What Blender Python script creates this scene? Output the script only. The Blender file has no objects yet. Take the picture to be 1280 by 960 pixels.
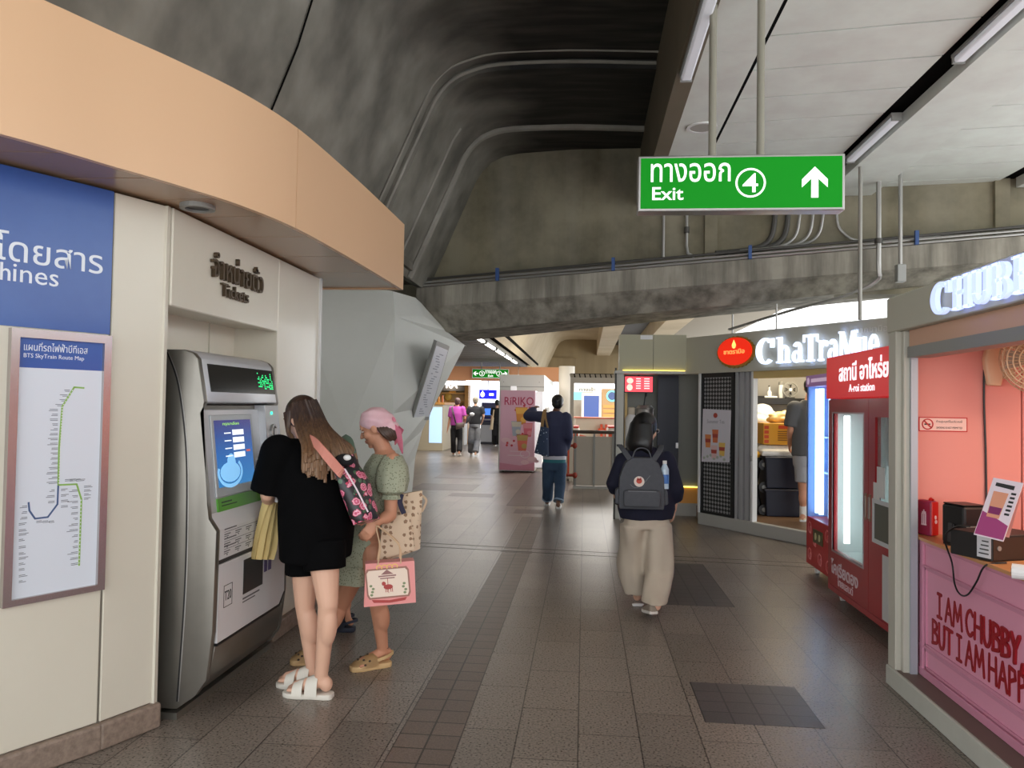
import bpy, bmesh, math, random
from mathutils import Vector as V, Matrix, Euler
random.seed(7)
sc = bpy.context.scene
col = sc.collection
# ---------------------------------------------------------------- camera, sky, exposure
FPX, YAW, PITCH, ROLL, EYE = 970.0, math.radians(5.36), math.radians(1.62), math.radians(0.9), 1.62
cF = V((-math.sin(YAW)*math.cos(PITCH), math.cos(YAW)*math.cos(PITCH), math.sin(PITCH)))
_r0 = V((math.cos(YAW), math.sin(YAW), 0)); _u0 = _r0.cross(cF)
cR = _r0*math.cos(ROLL) + _u0*math.sin(ROLL); cU = -_r0*math.sin(ROLL) + _u0*math.cos(ROLL)
cam = bpy.data.cameras.new('camera'); cam.sensor_width = 36; cam.lens = FPX/1280*36
cam.clip_start = .05; cam.clip_end = 400
co = bpy.data.objects.new('camera', cam); col.objects.link(co); sc.camera = co
m = Matrix((cR, cU, -cF)).transposed().to_4x4(); m.translation = V((0, 0, EYE)); co.matrix_world = m
vs = sc.view_settings
vs.view_transform = 'Standard'; vs.look = 'None'; vs.gamma = 1; vs.use_curve_mapping = False
vs.exposure = 0.9
w = bpy.data.worlds.new('sky'); sc.world = w; w.use_nodes = True
bg = w.node_tree.nodes['Background']; bg.inputs[0].default_value = (.95, .98, 1, 1); bg.inputs[1].default_value = 1.6
sc.cycles.use_denoising = True
sc.cycles.max_bounces = 8; sc.cycles.diffuse_bounces = 5; sc.cycles.sample_clamp_indirect = 6
TUBE = .1       # strength of the fluorescent tubes

# where a photographed point lies in the place, on a plane Y=.., X=.. or Z=..
def _ray(x, y): return cF + cR*((x-640)/FPX) - cU*((y-480)/FPX)
def at(x, y, Y): d = _ray(x, y); return V((0, 0, EYE)) + d*(Y/d.y)
def atX(x, y, X): d = _ray(x, y); return V((0, 0, EYE)) + d*(X/d.x)
def atZ(x, y, Z=0.0): d = _ray(x, y); return V((0, 0, EYE)) + d*((Z-EYE)/d.z)

# ---------------------------------------------------------------- materials
def lin(c):
    return tuple(((v/255)/12.92 if v/255 <= .04045 else ((v/255+.055)/1.055)**2.4) for v in c[:3]) + (1,)
MATS = {}
def mat(name, rgb, rough=.55, metal=0.0, emit=0.0, noise=None, alpha=1.0, bump=0, streak=None, emitrgb=None, coat=0, spec=None, trans=0):
    """plain material; noise=(scale, amount, second colour) mottles it; streak=(scale, amount, colour) adds long vertical stains"""
    if name in MATS: return MATS[name]
    m = bpy.data.materials.new(name); MATS[name] = m; m.use_nodes = True
    nt = m.node_tree; N = nt.nodes; L = nt.links; b = N['Principled BSDF']
    b.inputs['Roughness'].default_value = rough; b.inputs['Metallic'].default_value = metal
    b.inputs['Base Color'].default_value = lin(rgb); b.inputs['Alpha'].default_value = alpha
    if spec is not None: b.inputs['Specular IOR Level'].default_value = spec
    if coat: b.inputs['Coat Weight'].default_value = coat; b.inputs['Coat Roughness'].default_value = .12
    if trans: b.inputs['Transmission Weight'].default_value = trans; b.inputs['IOR'].default_value = 1.1
    if emit:
        b.inputs['Emission Color'].default_value = lin(emitrgb or rgb); b.inputs['Emission Strength'].default_value = emit
    tc = None
    def tex(scale, sx=1, sy=1, sz=1, detail=6, rough=.6):
        nonlocal tc
        if tc is None: tc = N.new('ShaderNodeTexCoord')
        mp = N.new('ShaderNodeMapping'); mp.inputs['Scale'].default_value = (sx, sy, sz); L.new(tc.outputs['Object'], mp.inputs[0])
        t = N.new('ShaderNodeTexNoise'); t.inputs['Scale'].default_value = scale; t.inputs['Detail'].default_value = detail
        t.inputs['Roughness'].default_value = rough; L.new(mp.outputs[0], t.inputs['Vector']); return t
    def ramp(src, lo, hi):
        r = N.new('ShaderNodeMapRange'); r.inputs[1].default_value = lo; r.inputs[2].default_value = hi; r.clamp = True
        L.new(src, r.inputs[0]); return r.outputs[0]
    cur = None
    for spec_, stretch in ((noise, (1, 1, 1)), (streak, (1, 1, .06))):
        if not spec_: continue
        t = tex(spec_[0], *stretch)
        f = ramp(t.outputs['Fac'], .38, .66)
        mul = N.new('ShaderNodeMath'); mul.operation = 'MULTIPLY'; mul.inputs[1].default_value = spec_[1]; L.new(f, mul.inputs[0])
        mx = N.new('ShaderNodeMix'); mx.data_type = 'RGBA'; L.new(mul.outputs[0], mx.inputs[0])
        if cur is None: mx.inputs[6].default_value = lin(rgb)
        else: L.new(cur, mx.inputs[6])
        mx.inputs[7].default_value = lin(spec_[2]); cur = mx.outputs[2]
    if cur is not None: L.new(cur, b.inputs['Base Color'])
    if bump:
        t = tex(bump if bump > 1 else 40); bp = N.new('ShaderNodeBump'); bp.inputs['Strength'].default_value = .25; bp.inputs['Distance'].default_value = .01
        L.new(t.outputs['Fac'], bp.inputs['Height']); L.new(bp.outputs[0], b.inputs['Normal'])
    return m

def node_mat(name, build, rough=.6):
    if name in MATS: return MATS[name]
    m = bpy.data.materials.new(name); MATS[name] = m; m.use_nodes = True
    b = m.node_tree.nodes['Principled BSDF']; b.inputs['Roughness'].default_value = rough
    build(m.node_tree.nodes, m.node_tree.links, b); return m

# ---------------------------------------------------------------- mesh building
class Fr:
    """a frame on a surface: O lower left, u to the right, v up, n towards whoever looks at it"""
    def __init__(s, O, u, v=(0, 0, 1)):
        s.O = V(O); s.u = V(u).normalized(); s.v = V(v).normalized(); s.n = s.u.cross(s.v).normalized()
    def p(s, a, b, c=0): return s.O + s.u*a + s.v*b + s.n*c
    def ab(s, q): d = V(q)-s.O; return d.dot(s.u), d.dot(s.v)
    def hit(s, x, y):
        d = _ray(x, y); c = V((0, 0, EYE)); t = (s.O-c).dot(s.n)/d.dot(s.n); return s.ab(c+d*t)
WORLD = Fr((0, 0, 0), (1, 0, 0), (0, 1, 0))
def B(): return bmesh.new()
def fbox(bm, fr, a0, a1, b0, b1, c0, c1):
    vs_ = [bm.verts.new(fr.p(a, b, c)) for c in (c0, c1) for b in (b0, b1) for a in (a0, a1)]
    for q in ((0, 2, 3, 1), (4, 5, 7, 6), (0, 1, 5, 4), (1, 3, 7, 5), (3, 2, 6, 7), (2, 0, 4, 6)):
        bm.faces.new([vs_[i] for i in q])
    return bm
def box(bm, x0, x1, y0, y1, z0, z1): return fbox(bm, WORLD, x0, x1, y0, y1, z0, z1)
def prism(bm, fr, poly, c0, c1, tri=False):
    lo = [bm.verts.new(fr.p(a, b, c0)) for a, b in poly]; hi = [bm.verts.new(fr.p(a, b, c1)) for a, b in poly]
    n = len(poly)
    for i in range(n): bm.faces.new((lo[i], lo[(i+1) % n], hi[(i+1) % n], hi[i]))
    fs = [bm.faces.new(lo[::-1]), bm.faces.new(hi)]
    if n > 4: bmesh.ops.triangulate(bm, faces=fs)
    return bm
def arcstrip(bm, fr, cx, cy, rx, ry, tx, ty, a0, a1, c0, c1, seg=28):
    """part of a ring, angles in degrees"""
    for i in range(seg):
        t0 = math.radians(a0+(a1-a0)*i/seg); t1 = math.radians(a0+(a1-a0)*(i+1)/seg)
        q = [(cx+rx*math.cos(t0), cy+ry*math.sin(t0)), (cx+rx*math.cos(t1), cy+ry*math.sin(t1)),
             (cx+(rx-tx)*math.cos(t1), cy+(ry-ty)*math.sin(t1)), (cx+(rx-tx)*math.cos(t0), cy+(ry-ty)*math.sin(t0))]
        prism(bm, fr, q, c0, c1)
    return bm
def disc(bm, fr, cx, cy, rx, ry, c0, c1, seg=28):
    return prism(bm, fr, [(cx+rx*math.cos(2*math.pi*i/seg), cy+ry*math.sin(2*math.pi*i/seg)) for i in range(seg)], c0, c1)
def rring(d):
    d = V(d).normalized(); a = V((0, 0, 1)) if abs(d.z) < .9 else V((1, 0, 0))
    x = d.cross(a).normalized(); return x, d.cross(x).normalized()
def loft(bm, rings, closed=True, cap=True):
    """rings: lists of points of equal length"""
    vr = [[bm.verts.new(p) for p in r] for r in rings]; n = len(vr[0])
    for i in range(len(vr)-1):
        for j in range(n if closed else n-1):
            bm.faces.new((vr[i][j], vr[i][(j+1) % n], vr[i+1][(j+1) % n], vr[i+1][j]))
    if cap and closed:
        for r, s in ((vr[0], -1), (vr[-1], 1)):
            bm.faces.new(r[::-1] if s < 0 else r)
    return vr
def ell(c, rx, ry, n=20, X=V((1, 0, 0)), Y=V((0, 1, 0)), f=None):
    o = []
    for i in range(n):
        t = 2*math.pi*i/n; k = f(t) if f else 1
        o.append(V(c) + X*(rx*k*math.cos(t)) + Y*(ry*k*math.sin(t)))
    return o
def cyl(bm, p0, p1, r0, r1=None, n=16):
    p0, p1 = V(p0), V(p1); x, y = rring(p1-p0); r1 = r0 if r1 is None else r1
    loft(bm, [ell(p0, r0, r0, n, x, y), ell(p1, r1, r1, n, x, y)]); return bm
def tube(bm, pts, r, n=8):
    pts = [V(p) for p in pts]; rings = []; ref = None
    rr = r if isinstance(r, (list, tuple)) else [r]*len(pts)
    for i, p in enumerate(pts):
        d = (pts[min(i+1, len(pts)-1)]-pts[max(i-1, 0)]).normalized()
        if ref is None: x, y = rring(d)
        else:
            x = (ref - d*ref.dot(d)).normalized(); y = d.cross(x)
        ref = x; rings.append(ell(p, rr[i], rr[i], n, x, y))
    loft(bm, rings); return bm
def smooth_path(pts, n=6):
    pts = [V(p) for p in pts]; o = []
    for i in range(len(pts)-1):
        a, b, c, d = pts[max(i-1, 0)], pts[i], pts[i+1], pts[min(i+2, len(pts)-1)]
        for k in range(n):
            t = k/n; o.append(.5*((2*b)+(c-a)*t+(2*a-5*b+4*c-d)*t*t+(3*b-a-3*c+d)*t**3))
    o.append(pts[-1]); return o
def ribbon(bm, pts, wdir, w, th):
    """flat strap along pts; wdir = direction of its width"""
    pts = [V(p) for p in pts]; rings = []; wd = V(wdir).normalized()
    for i, p in enumerate(pts):
        d = (pts[min(i+1, len(pts)-1)]-pts[max(i-1, 0)]).normalized()
        W = (wd-d*wd.dot(d)).normalized(); Nn = d.cross(W)
        rings.append([p+W*w/2+Nn*th/2, p-W*w/2+Nn*th/2, p-W*w/2-Nn*th/2, p+W*w/2-Nn*th/2])
    loft(bm, rings); return bm
def ball(bm, c, r, seg=16, rings=10, rot=None):
    r = (r, r, r) if not isinstance(r, (tuple, list)) else r
    mt = Matrix.Translation(V(c)) @ (rot.to_4x4() if rot else Matrix.Identity(4)) @ Matrix.Diagonal((*r, 1))
    bmesh.ops.create_uvsphere(bm, u_segments=seg, v_segments=rings, radius=1, matrix=mt); return bm
def bev(bm, w, seg=2, angle=40):
    bmesh.ops.remove_doubles(bm, verts=bm.verts, dist=1e-5)
    bm.normal_update()
    es = [e for e in bm.edges if len(e.link_faces) == 2 and e.calc_face_angle(0) > math.radians(angle)]
    bmesh.ops.bevel(bm, geom=es, offset=w, segments=seg, affect='EDGES', profile=.5, clamp_overlap=True); return bm
def remesh(bm, voxel, it=6, fac=.5):
    me = bpy.data.meshes.new('tmp'); bm.to_mesh(me); bm.free()
    o = bpy.data.objects.new('tmp', me); col.objects.link(o)
    r = o.modifiers.new('r', 'REMESH'); r.mode = 'VOXEL'; r.voxel_size = voxel
    if it:
        s = o.modifiers.new('s', 'SMOOTH'); s.iterations = it; s.factor = fac
    dg = bpy.context.evaluated_depsgraph_get(); dg.update()
    me2 = bpy.data.meshes.new_from_object(o.evaluated_get(dg))
    nb = bmesh.new(); nb.from_mesh(me2)
    bpy.data.objects.remove(o); bpy.data.meshes.remove(me); bpy.data.meshes.remove(me2); return nb

# ---------------------------------------------------------------- objects
def wloc(o):
    p = V(o.location)
    while o.parent: o = o.parent; p = p + V(o.location)
    return p
def obj(name, bm, m, parent=None, local=False, smooth=False, label=None, mats=None):
    """link bm as one mesh object; its points are given in the place, or in the parent's own space when local"""
    bmesh.ops.recalc_face_normals(bm, faces=bm.faces)
    me = bpy.data.meshes.new(name)
    if parent and not local: off = wloc(parent); bmesh.ops.translate(bm, verts=bm.verts, vec=-off)
    o = bpy.data.objects.new(name, me)
    if not parent and not local:
        xs = [v.co for v in bm.verts]
        c = V(((min(v.x for v in xs)+max(v.x for v in xs))/2, (min(v.y for v in xs)+max(v.y for v in xs))/2, min(v.z for v in xs)))
        bmesh.ops.translate(bm, verts=bm.verts, vec=-c); o.location = c
    if smooth:
        for f in bm.faces: f.smooth = True
    bm.to_mesh(me); bm.free()
    if smooth == 'auto' or smooth is True:
        try: me.set_sharp_from_angle(angle=math.radians(50 if smooth is True else 30))
        except Exception: pass
    for mm in (mats or [m]): me.materials.append(mm)
    col.objects.link(o)
    if parent: o.parent = parent
    if label: o['label'] = label
    return o
def tag(o, label, cat, group=None):
    o['label'] = label; o['category'] = cat
    if group: o['group'] = group
    return o
def thing(name, label, cat, loc=(0, 0, 0), group=None, rz=0):
    o = bpy.data.objects.new(name, None); o.empty_display_size = .1; col.objects.link(o); o.location = loc
    o.rotation_euler = (0, 0, rz); return tag(o, label, cat, group)
def struct(name, bm, m, label=None, smooth=False):
    o = obj(name, bm, m, smooth=smooth); o['kind'] = 'structure'
    if label: o['label'] = label
    return o
def dup(root, loc, label=None, rz=None):
    r = root.copy(); col.objects.link(r); r.location = loc
    if rz is not None: r.rotation_euler = (0, 0, rz)
    if label: r['label'] = label
    for ch in list(root.children):
        c = ch.copy(); col.objects.link(c); c.parent = r
        for g in ch.children:
            d = g.copy(); col.objects.link(d); d.parent = c
    return r
def text_bm(s, fr, a, b, w=None, h=None, c=.002, th=.002, bold=0.0, bm=None):
    """lettering s on a frame: its box starts at (a, b) and is w wide and h high"""
    cu = bpy.data.curves.new('t', 'FONT'); cu.body = s; cu.offset = bold; cu.extrude = .1; cu.resolution_u = 3
    o = bpy.data.objects.new('t', cu); col.objects.link(o)
    dg = bpy.context.evaluated_depsgraph_get(); dg.update()
    me = bpy.data.meshes.new_from_object(o.evaluated_get(dg)); bpy.data.objects.remove(o); bpy.data.curves.remove(cu)
    xs = [v.co.x for v in me.vertices]; ys = [v.co.y for v in me.vertices]
    x0, x1, y0, y1 = min(xs), max(xs), min(ys), max(ys)
    sx = w/(x1-x0) if w else None; sy = h/(y1-y0) if h else None
    sx = sx or sy; sy = sy or sx
    nb = bm or bmesh.new(); k = len(nb.verts); nb.from_mesh(me); bpy.data.meshes.remove(me)
    nb.verts.ensure_lookup_table()
    for v in nb.verts[k:]:
        v.co = fr.p(a+(v.co.x-x0)*sx, b+(v.co.y-y0)*sy, c+(v.co.z+.1)/.2*th)
    return nb
# ================================================================ the setting
concrete = mat('concrete', (136, 131, 120), .8, noise=(1.1, .7, (92, 88, 78)), streak=(3.0, .45, (60, 57, 50)), bump=9)
concrete_wet = mat('concrete_sooty', (92, 88, 78), .62, noise=(1.6, .85, (40, 38, 34)), streak=(2.2, .35, (122, 116, 104)), bump=7)
concrete_top = mat('concrete_void_shade', (26, 25, 23), .55, noise=(2.0, .5, (52, 50, 46)), bump=7)
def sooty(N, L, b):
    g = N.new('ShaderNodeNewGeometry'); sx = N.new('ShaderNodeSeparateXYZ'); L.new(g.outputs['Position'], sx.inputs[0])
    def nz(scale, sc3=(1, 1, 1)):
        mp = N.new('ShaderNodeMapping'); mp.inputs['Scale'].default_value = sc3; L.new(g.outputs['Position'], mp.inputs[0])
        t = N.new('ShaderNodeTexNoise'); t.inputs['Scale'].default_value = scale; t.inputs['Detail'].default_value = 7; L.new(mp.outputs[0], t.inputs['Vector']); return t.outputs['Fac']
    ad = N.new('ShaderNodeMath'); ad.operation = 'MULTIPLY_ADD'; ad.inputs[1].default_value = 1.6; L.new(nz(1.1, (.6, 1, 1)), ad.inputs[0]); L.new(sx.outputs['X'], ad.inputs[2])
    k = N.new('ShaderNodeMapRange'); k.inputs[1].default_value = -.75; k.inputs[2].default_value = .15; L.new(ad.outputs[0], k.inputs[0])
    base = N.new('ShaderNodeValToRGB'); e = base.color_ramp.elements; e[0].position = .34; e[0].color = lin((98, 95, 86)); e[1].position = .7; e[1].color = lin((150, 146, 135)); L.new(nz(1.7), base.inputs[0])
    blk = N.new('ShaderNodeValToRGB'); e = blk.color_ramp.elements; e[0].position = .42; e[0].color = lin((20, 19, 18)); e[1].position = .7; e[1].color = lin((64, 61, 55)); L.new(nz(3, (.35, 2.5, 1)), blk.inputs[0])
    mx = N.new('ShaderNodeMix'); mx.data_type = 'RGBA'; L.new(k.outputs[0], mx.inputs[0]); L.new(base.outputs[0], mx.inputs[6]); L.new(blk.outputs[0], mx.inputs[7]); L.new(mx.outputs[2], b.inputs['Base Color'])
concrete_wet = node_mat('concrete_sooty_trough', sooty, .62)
concrete_lit_bay = mat('concrete_lit_bay', (196, 180, 150), .8, noise=(.5, .6, (168, 150, 120)))  # far bay concrete, its brighter light put into the paler colour
plank_m = mat('ceiling_paint', (226, 231, 223), .7, noise=(2.2, .5, (206, 204, 198)))
dark_gap = mat('dark_void', (12, 12, 11), .95, spec=.05)
beam_m = mat('beam_brown', (118, 108, 90), .7, noise=(.8, .5, (92, 84, 68)))
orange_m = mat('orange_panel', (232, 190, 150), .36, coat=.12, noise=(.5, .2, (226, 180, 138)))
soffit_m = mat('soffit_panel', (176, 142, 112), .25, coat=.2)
wallp = mat('beige_panel', (222, 216, 200), .33, noise=(.9, .35, (206, 198, 180)), coat=.2)
wall_dark = mat('panel_gap', (120, 115, 104), .6)
granite = mat('granite_plinth', (150, 132, 118), .5, noise=(38, .6, (104, 90, 80)))
steel = mat('brushed_steel', (190, 188, 186), .3, .9, noise=(6, .3, (160, 158, 156)))
grey_alu = mat('grey_aluminium', (150, 150, 146), .45, .3)
white_p = mat('white_paint', (228, 228, 226), .45)
black_p = mat('black_plastic', (22, 22, 24), .4)

# floor ----------------------------------------------------------
def floor_nodes(N, L, b):
    geo = N.new('ShaderNodeTexCoord')
    mp = N.new('ShaderNodeMapping'); mp.inputs['Rotation'].default_value = (0, 0, math.pi/2); mp.inputs['Location'].default_value = (.11, .01, 0)
    L.new(geo.outputs['Object'], mp.inputs[0])
    br = N.new('ShaderNodeTexBrick'); br.offset = .5; br.inputs['Scale'].default_value = 1
    br.inputs['Brick Width'].default_value = .6; br.inputs['Row Height'].default_value = .3
    br.inputs['Mortar Size'].default_value = .0035; br.inputs['Mortar Smooth'].default_value = .2
    br.inputs['Color1'].default_value = lin((138, 127, 117)); br.inputs['Color2'].default_value = lin((122, 112, 103)); br.inputs['Mortar'].default_value = lin((62, 54, 48))
    L.new(mp.outputs[0], br.inputs['Vector'])
    sp = N.new('ShaderNodeTexNoise'); sp.inputs['Scale'].default_value = 85; sp.inputs['Detail'].default_value = 3; L.new(geo.outputs['Object'], sp.inputs['Vector'])
    big = N.new('ShaderNodeTexNoise'); big.inputs['Scale'].default_value = .8; big.inputs['Detail'].default_value = 4; L.new(geo.outputs['Object'], big.inputs['Vector'])
    def mr(src, a, c, lo, hi):
        r = N.new('ShaderNodeMapRange'); r.inputs[1].default_value = a; r.inputs[2].default_value = c; r.inputs[3].default_value = lo; r.inputs[4].default_value = hi; L.new(src, r.inputs[0]); return r.outputs[0]
    mu = N.new('ShaderNodeMath'); mu.operation = 'MULTIPLY'; L.new(mr(sp.outputs['Fac'], .32, .68, .5, 1.42), mu.inputs[0]); L.new(mr(big.outputs['Fac'], .3, .7, .82, 1.12), mu.inputs[1])
    vm = N.new('ShaderNodeVectorMath'); vm.operation = 'SCALE'; L.new(br.outputs['Color'], vm.inputs[0]); L.new(mu.outputs[0], vm.inputs['Scale'])
    L.new(vm.outputs[0], b.inputs['Base Color'])
    L.new(mr(sp.outputs['Fac'], .3, .7, .24, .42), b.inputs['Roughness'])
    bp = N.new('ShaderNodeBump'); bp.inputs['Strength'].default_value = .12; bp.inputs['Distance'].default_value = .002
    L.new(sp.outputs['Fac'], bp.inputs['Height']); L.new(bp.outputs[0], b.inputs['Normal'])
floor_m = node_mat('floor_granite', floor_nodes)
def tile_mat(name, c1, c2, gap, size, off=0.0):
    def bld(N, L, b):
        geo = N.new('ShaderNodeTexCoord')
        mp = N.new('ShaderNodeMapping'); mp.inputs['Location'].default_value = (off, off, 0); L.new(geo.outputs['Generated' if False else 'Object'], mp.inputs[0])
        br = N.new('ShaderNodeTexBrick'); br.offset = 0; br.inputs['Scale'].default_value = 1
        br.inputs['Brick Width'].default_value = size; br.inputs['Row Height'].default_value = size
        br.inputs['Mortar Size'].default_value = .005; br.inputs['Mortar Smooth'].default_value = .1
        br.inputs['Color1'].default_value = lin(c1); br.inputs['Color2'].default_value = lin(c2); br.inputs['Mortar'].default_value = lin(gap)
        L.new(mp.outputs[0], br.inputs['Vector'])
        sp = N.new('ShaderNodeTexNoise'); sp.inputs['Scale'].default_value = 120; sp.inputs['Detail'].default_value = 3; L.new(geo.outputs['Object'], sp.inputs['Vector'])
        r = N.new('ShaderNodeMapRange'); r.inputs[1].default_value = .3; r.inputs[2].default_value = .7; r.inputs[3].default_value = .7; r.inputs[4].default_value = 1.25; L.new(sp.outputs['Fac'], r.inputs[0])
        vm = N.new('ShaderNodeVectorMath'); vm.operation = 'SCALE'; L.new(br.outputs['Color'], vm.inputs[0]); L.new(r.outputs[0], vm.inputs['Scale'])
        L.new(vm.outputs[0], b.inputs['Base Color'])
    return node_mat(name, bld, .4)
struct('floor', box(B(), -9, 6.6, -5, 48, -.2, 0), floor_m, 'brown speckled granite tile floor')
guide_m = tile_mat('guide_tile', (116, 100, 89), (108, 93, 83), (54, 45, 39), .1535)
dark_tile = tile_mat('dark_tile', (84, 78, 78), (76, 72, 72), (46, 42, 42), .15)
red_tile = tile_mat('brown_tile', (92, 76, 72), (84, 69, 66), (60, 50, 46), .3)
def strip(x0, x1, y0, y1, mm, name='floor_strip', sk=0):
    bm = B(); prism(bm, WORLD, [(x0, y0), (x1, y0+sk*(x1-x0)), (x1, y1+sk*(x1-x0)), (x0, y1)], 0, .0015)
    # keep the tile joints in step with the edge of the band
    struct(name, bm, mm)
strip(-.885, -.578, 1.2, 8.55, guide_m); strip(-.885, -.578, 8.8, 11.4, guide_m)
strip(-.90, -.56, 8.6, 8.74, red_tile, sk=-.1)
strip(-1.25, -.62, 12.6, 19.2, red_tile); strip(-.62, -.3, 15, 19.2, red_tile)
strip(-1.05, -.6, 11.75, 12.2, red_tile)
strip(-3.3, -2.1, 14.6, 15.8, red_tile); strip(-2.4, -1.6, 13.7, 14.2, red_tile); strip(-3.3, -2.2, 17.0, 17.9, red_tile); strip(-2.6, -1.7, 18.6, 19.2, red_tile)
strip(.642, 1.245, 4.14, 4.73, dark_tile); strip(.64, 1.25, 6.55, 8.3, dark_tile)
joint_m = mat('expansion_joint', (52, 46, 42), .7)
for y in (8.56, 8.78): strip(-2.05, 2.6, y-.13*-2.05*0+.24, y+.255, joint_m, sk=-.11)
# the ticket office on the left ------------------------------------
FA = Fr((-2.10, 3.73, 0), (1, 0, 0))
pts = [(-2.10, 3.73), (-2.223, 3.446), (-2.46, 3.0), (-2.82, 2.55), (-3.35, 2.1), (-4.2, 1.75)]
for i in range(len(pts)-1):
    a, c = V((*pts[i], 0)), V((*pts[i+1], 0)); d = (a-c); fr = Fr(c, d); Lw = d.length
    bm = B(); fbox(bm, fr, .006, Lw-.006, .125, 2.6, -.12, 0); bev(bm, .004, 1); struct('wall_left', bm, wallp, 'beige wall panel of the ticket office')
    bm = B(); fbox(bm, fr, 0, Lw, .12, 2.6, -.1, -.008); struct('trim_1', bm, wall_dark)
    bm = B(); fbox(bm, fr, -.004, Lw+.004, 0, .122, -.14, .03); bev(bm, .012, 2); struct('baseboard_left', bm, granite, 'granite plinth under the beige wall')
struct('wall_back_of_office', box(B(), -6, -2.46, 3.6, 5.95, 0, 2.62), wallp)
# end of the panel, recess of the machine, header and far pier of the wall
bm = B(); box(bm, -2.42, -2.10, 3.70, 3.728, 0, 2.6); struct('wall_left', bm, wallp)
bm = B(); box(bm, -2.16, -2.09, 3.735, 5.105, 2.1, 2.6); bev(bm, .006, 1); struct('wall_left', bm, wallp, 'beige header panel carrying the raised ticket lettering')
bm = B(); box(bm, -2.42, -2.16, 3.735, 5.105, 2.12, 2.2); struct('wall_left', bm, wallp)
bm = B(); box(bm, -2.45, -2.40, 3.735, 4.75, 0, 2.15); struct('wall_left', bm, wallp)
bm = B(); box(bm, -2.45, -2.395, 4.76, 5.11, 0, 2.15); struct('wall_left', bm, wallp)
bm = B(); box(bm, -2.6, -2.09, 5.112, 5.93, .12, 2.6); bev(bm, .006, 1); struct('wall_left', bm, wallp, 'beige wall panel beyond the ticket machine')
bm = B(); box(bm, -2.6, -2.06, 5.1, 5.95, 0, .12); bev(bm, .01, 2); struct('baseboard_left', bm, granite)
bm = B(); box(bm, -2.092, -2.075, 5.91, 5.945, .12, 2.6); struct('trim_2', bm, white_p)
# curved orange canopy ---------------------------------------------
cz0, cz1 = 2.6, 3.165
cv = [(-1.562, 6.52), (-1.572, 5.7), (-1.590, 4.94), (-1.628, 4.2), (-1.72, 3.71), (-1.86, 3.33), (-1.99, 3.05), (-2.14, 2.72), (-2.36, 2.38), (-2.75, 1.9), (-3.3, 1.45), (-4.2, 1.0)]
cvs = smooth_path([(x, y, 0) for x, y in cv], 5)
# the joint of the two panels lies near y = 4.2
k4 = min(range(len(cvs)), key=lambda i: abs(cvs[i].y-4.17))
canopy = thing('ticket_canopy', 'curved orange panel canopy over the ticket office wall', 'canopy', (-2.2, 4.2, 2.6))
for nm, seg in (('fascia_panel', cvs[:k4+1]), ('fascia_panel', cvs[k4:])):
    bm = B(); rings = []
    seg = list(seg)
    d0 = (seg[1]-seg[0]).normalized()*.003; seg[0] = seg[0]+d0; seg[-1] = seg[-1]-(seg[-1]-seg[-2]).normalized()*.003
    for i, p in enumerate(seg):
        d = (seg[min(i+1, len(seg)-1)]-seg[max(i-1, 0)]).normalized(); n = V((-d.y, d.x, 0))
        if n.x > 0: n = -n
        n = n*.03
        rings.append([p+V((0, 0, cz0)), p+V((0, 0, cz1)), p+n+V((0, 0, cz1)), p+n+V((0, 0, cz0))])
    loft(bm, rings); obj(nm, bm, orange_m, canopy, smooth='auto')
# end face of the canopy
bm = B(); box(bm, -2.6, -1.595, 6.49, 6.52, cz0, cz1); obj('end_panel', bm, orange_m, canopy)
# soffit panels between the curve and the wall
wl = smooth_path([(-2.5, 6.52, 0), (-2.5, 5.7, 0), (-2.5, 4.94, 0), (-2.5, 4.2, 0), (-2.5, 3.71, 0), (-2.6, 3.33, 0), (-2.7, 3.0, 0), (-2.9, 2.6, 0), (-3.1, 2.3, 0), (-3.5, 1.95, 0), (-4.0, 1.7, 0), (-4.6, 1.4, 0)], 5)
cuts = [0, 5, 9, 13, 17, 21, 26, 32, 38, 46, 55]
for a, c in zip(cuts, cuts[1:]):
    bm = B(); q = cvs[a:c+1]; r = wl[a:c+1]; rings = []
    for i, (p, o) in enumerate(zip(q, r)):
        s = .005 if i == 0 else (-.005 if i == len(q)-1 else 0)
        dd = (q[1]-q[0]).normalized()*s
        p2 = p+(o-p).normalized()*.03+dd; o2 = o+dd
        rings.append([V((p2.x, p2.y, cz0+.012)), V((o2.x, o2.y, cz0+.012)), V((o2.x, o2.y, cz0+.03)), V((p2.x, p2.y, cz0+.03))])
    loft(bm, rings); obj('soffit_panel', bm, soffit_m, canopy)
# roof of the office behind the fascia
bm = B(); prism(bm, WORLD, [(p.x-.03, p.y) for p in cvs[::3]]+[(-6, 1.0), (-6, 6.5)], cz0+.05, cz0+.09); struct('ceiling_office', bm, dark_gap)

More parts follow.
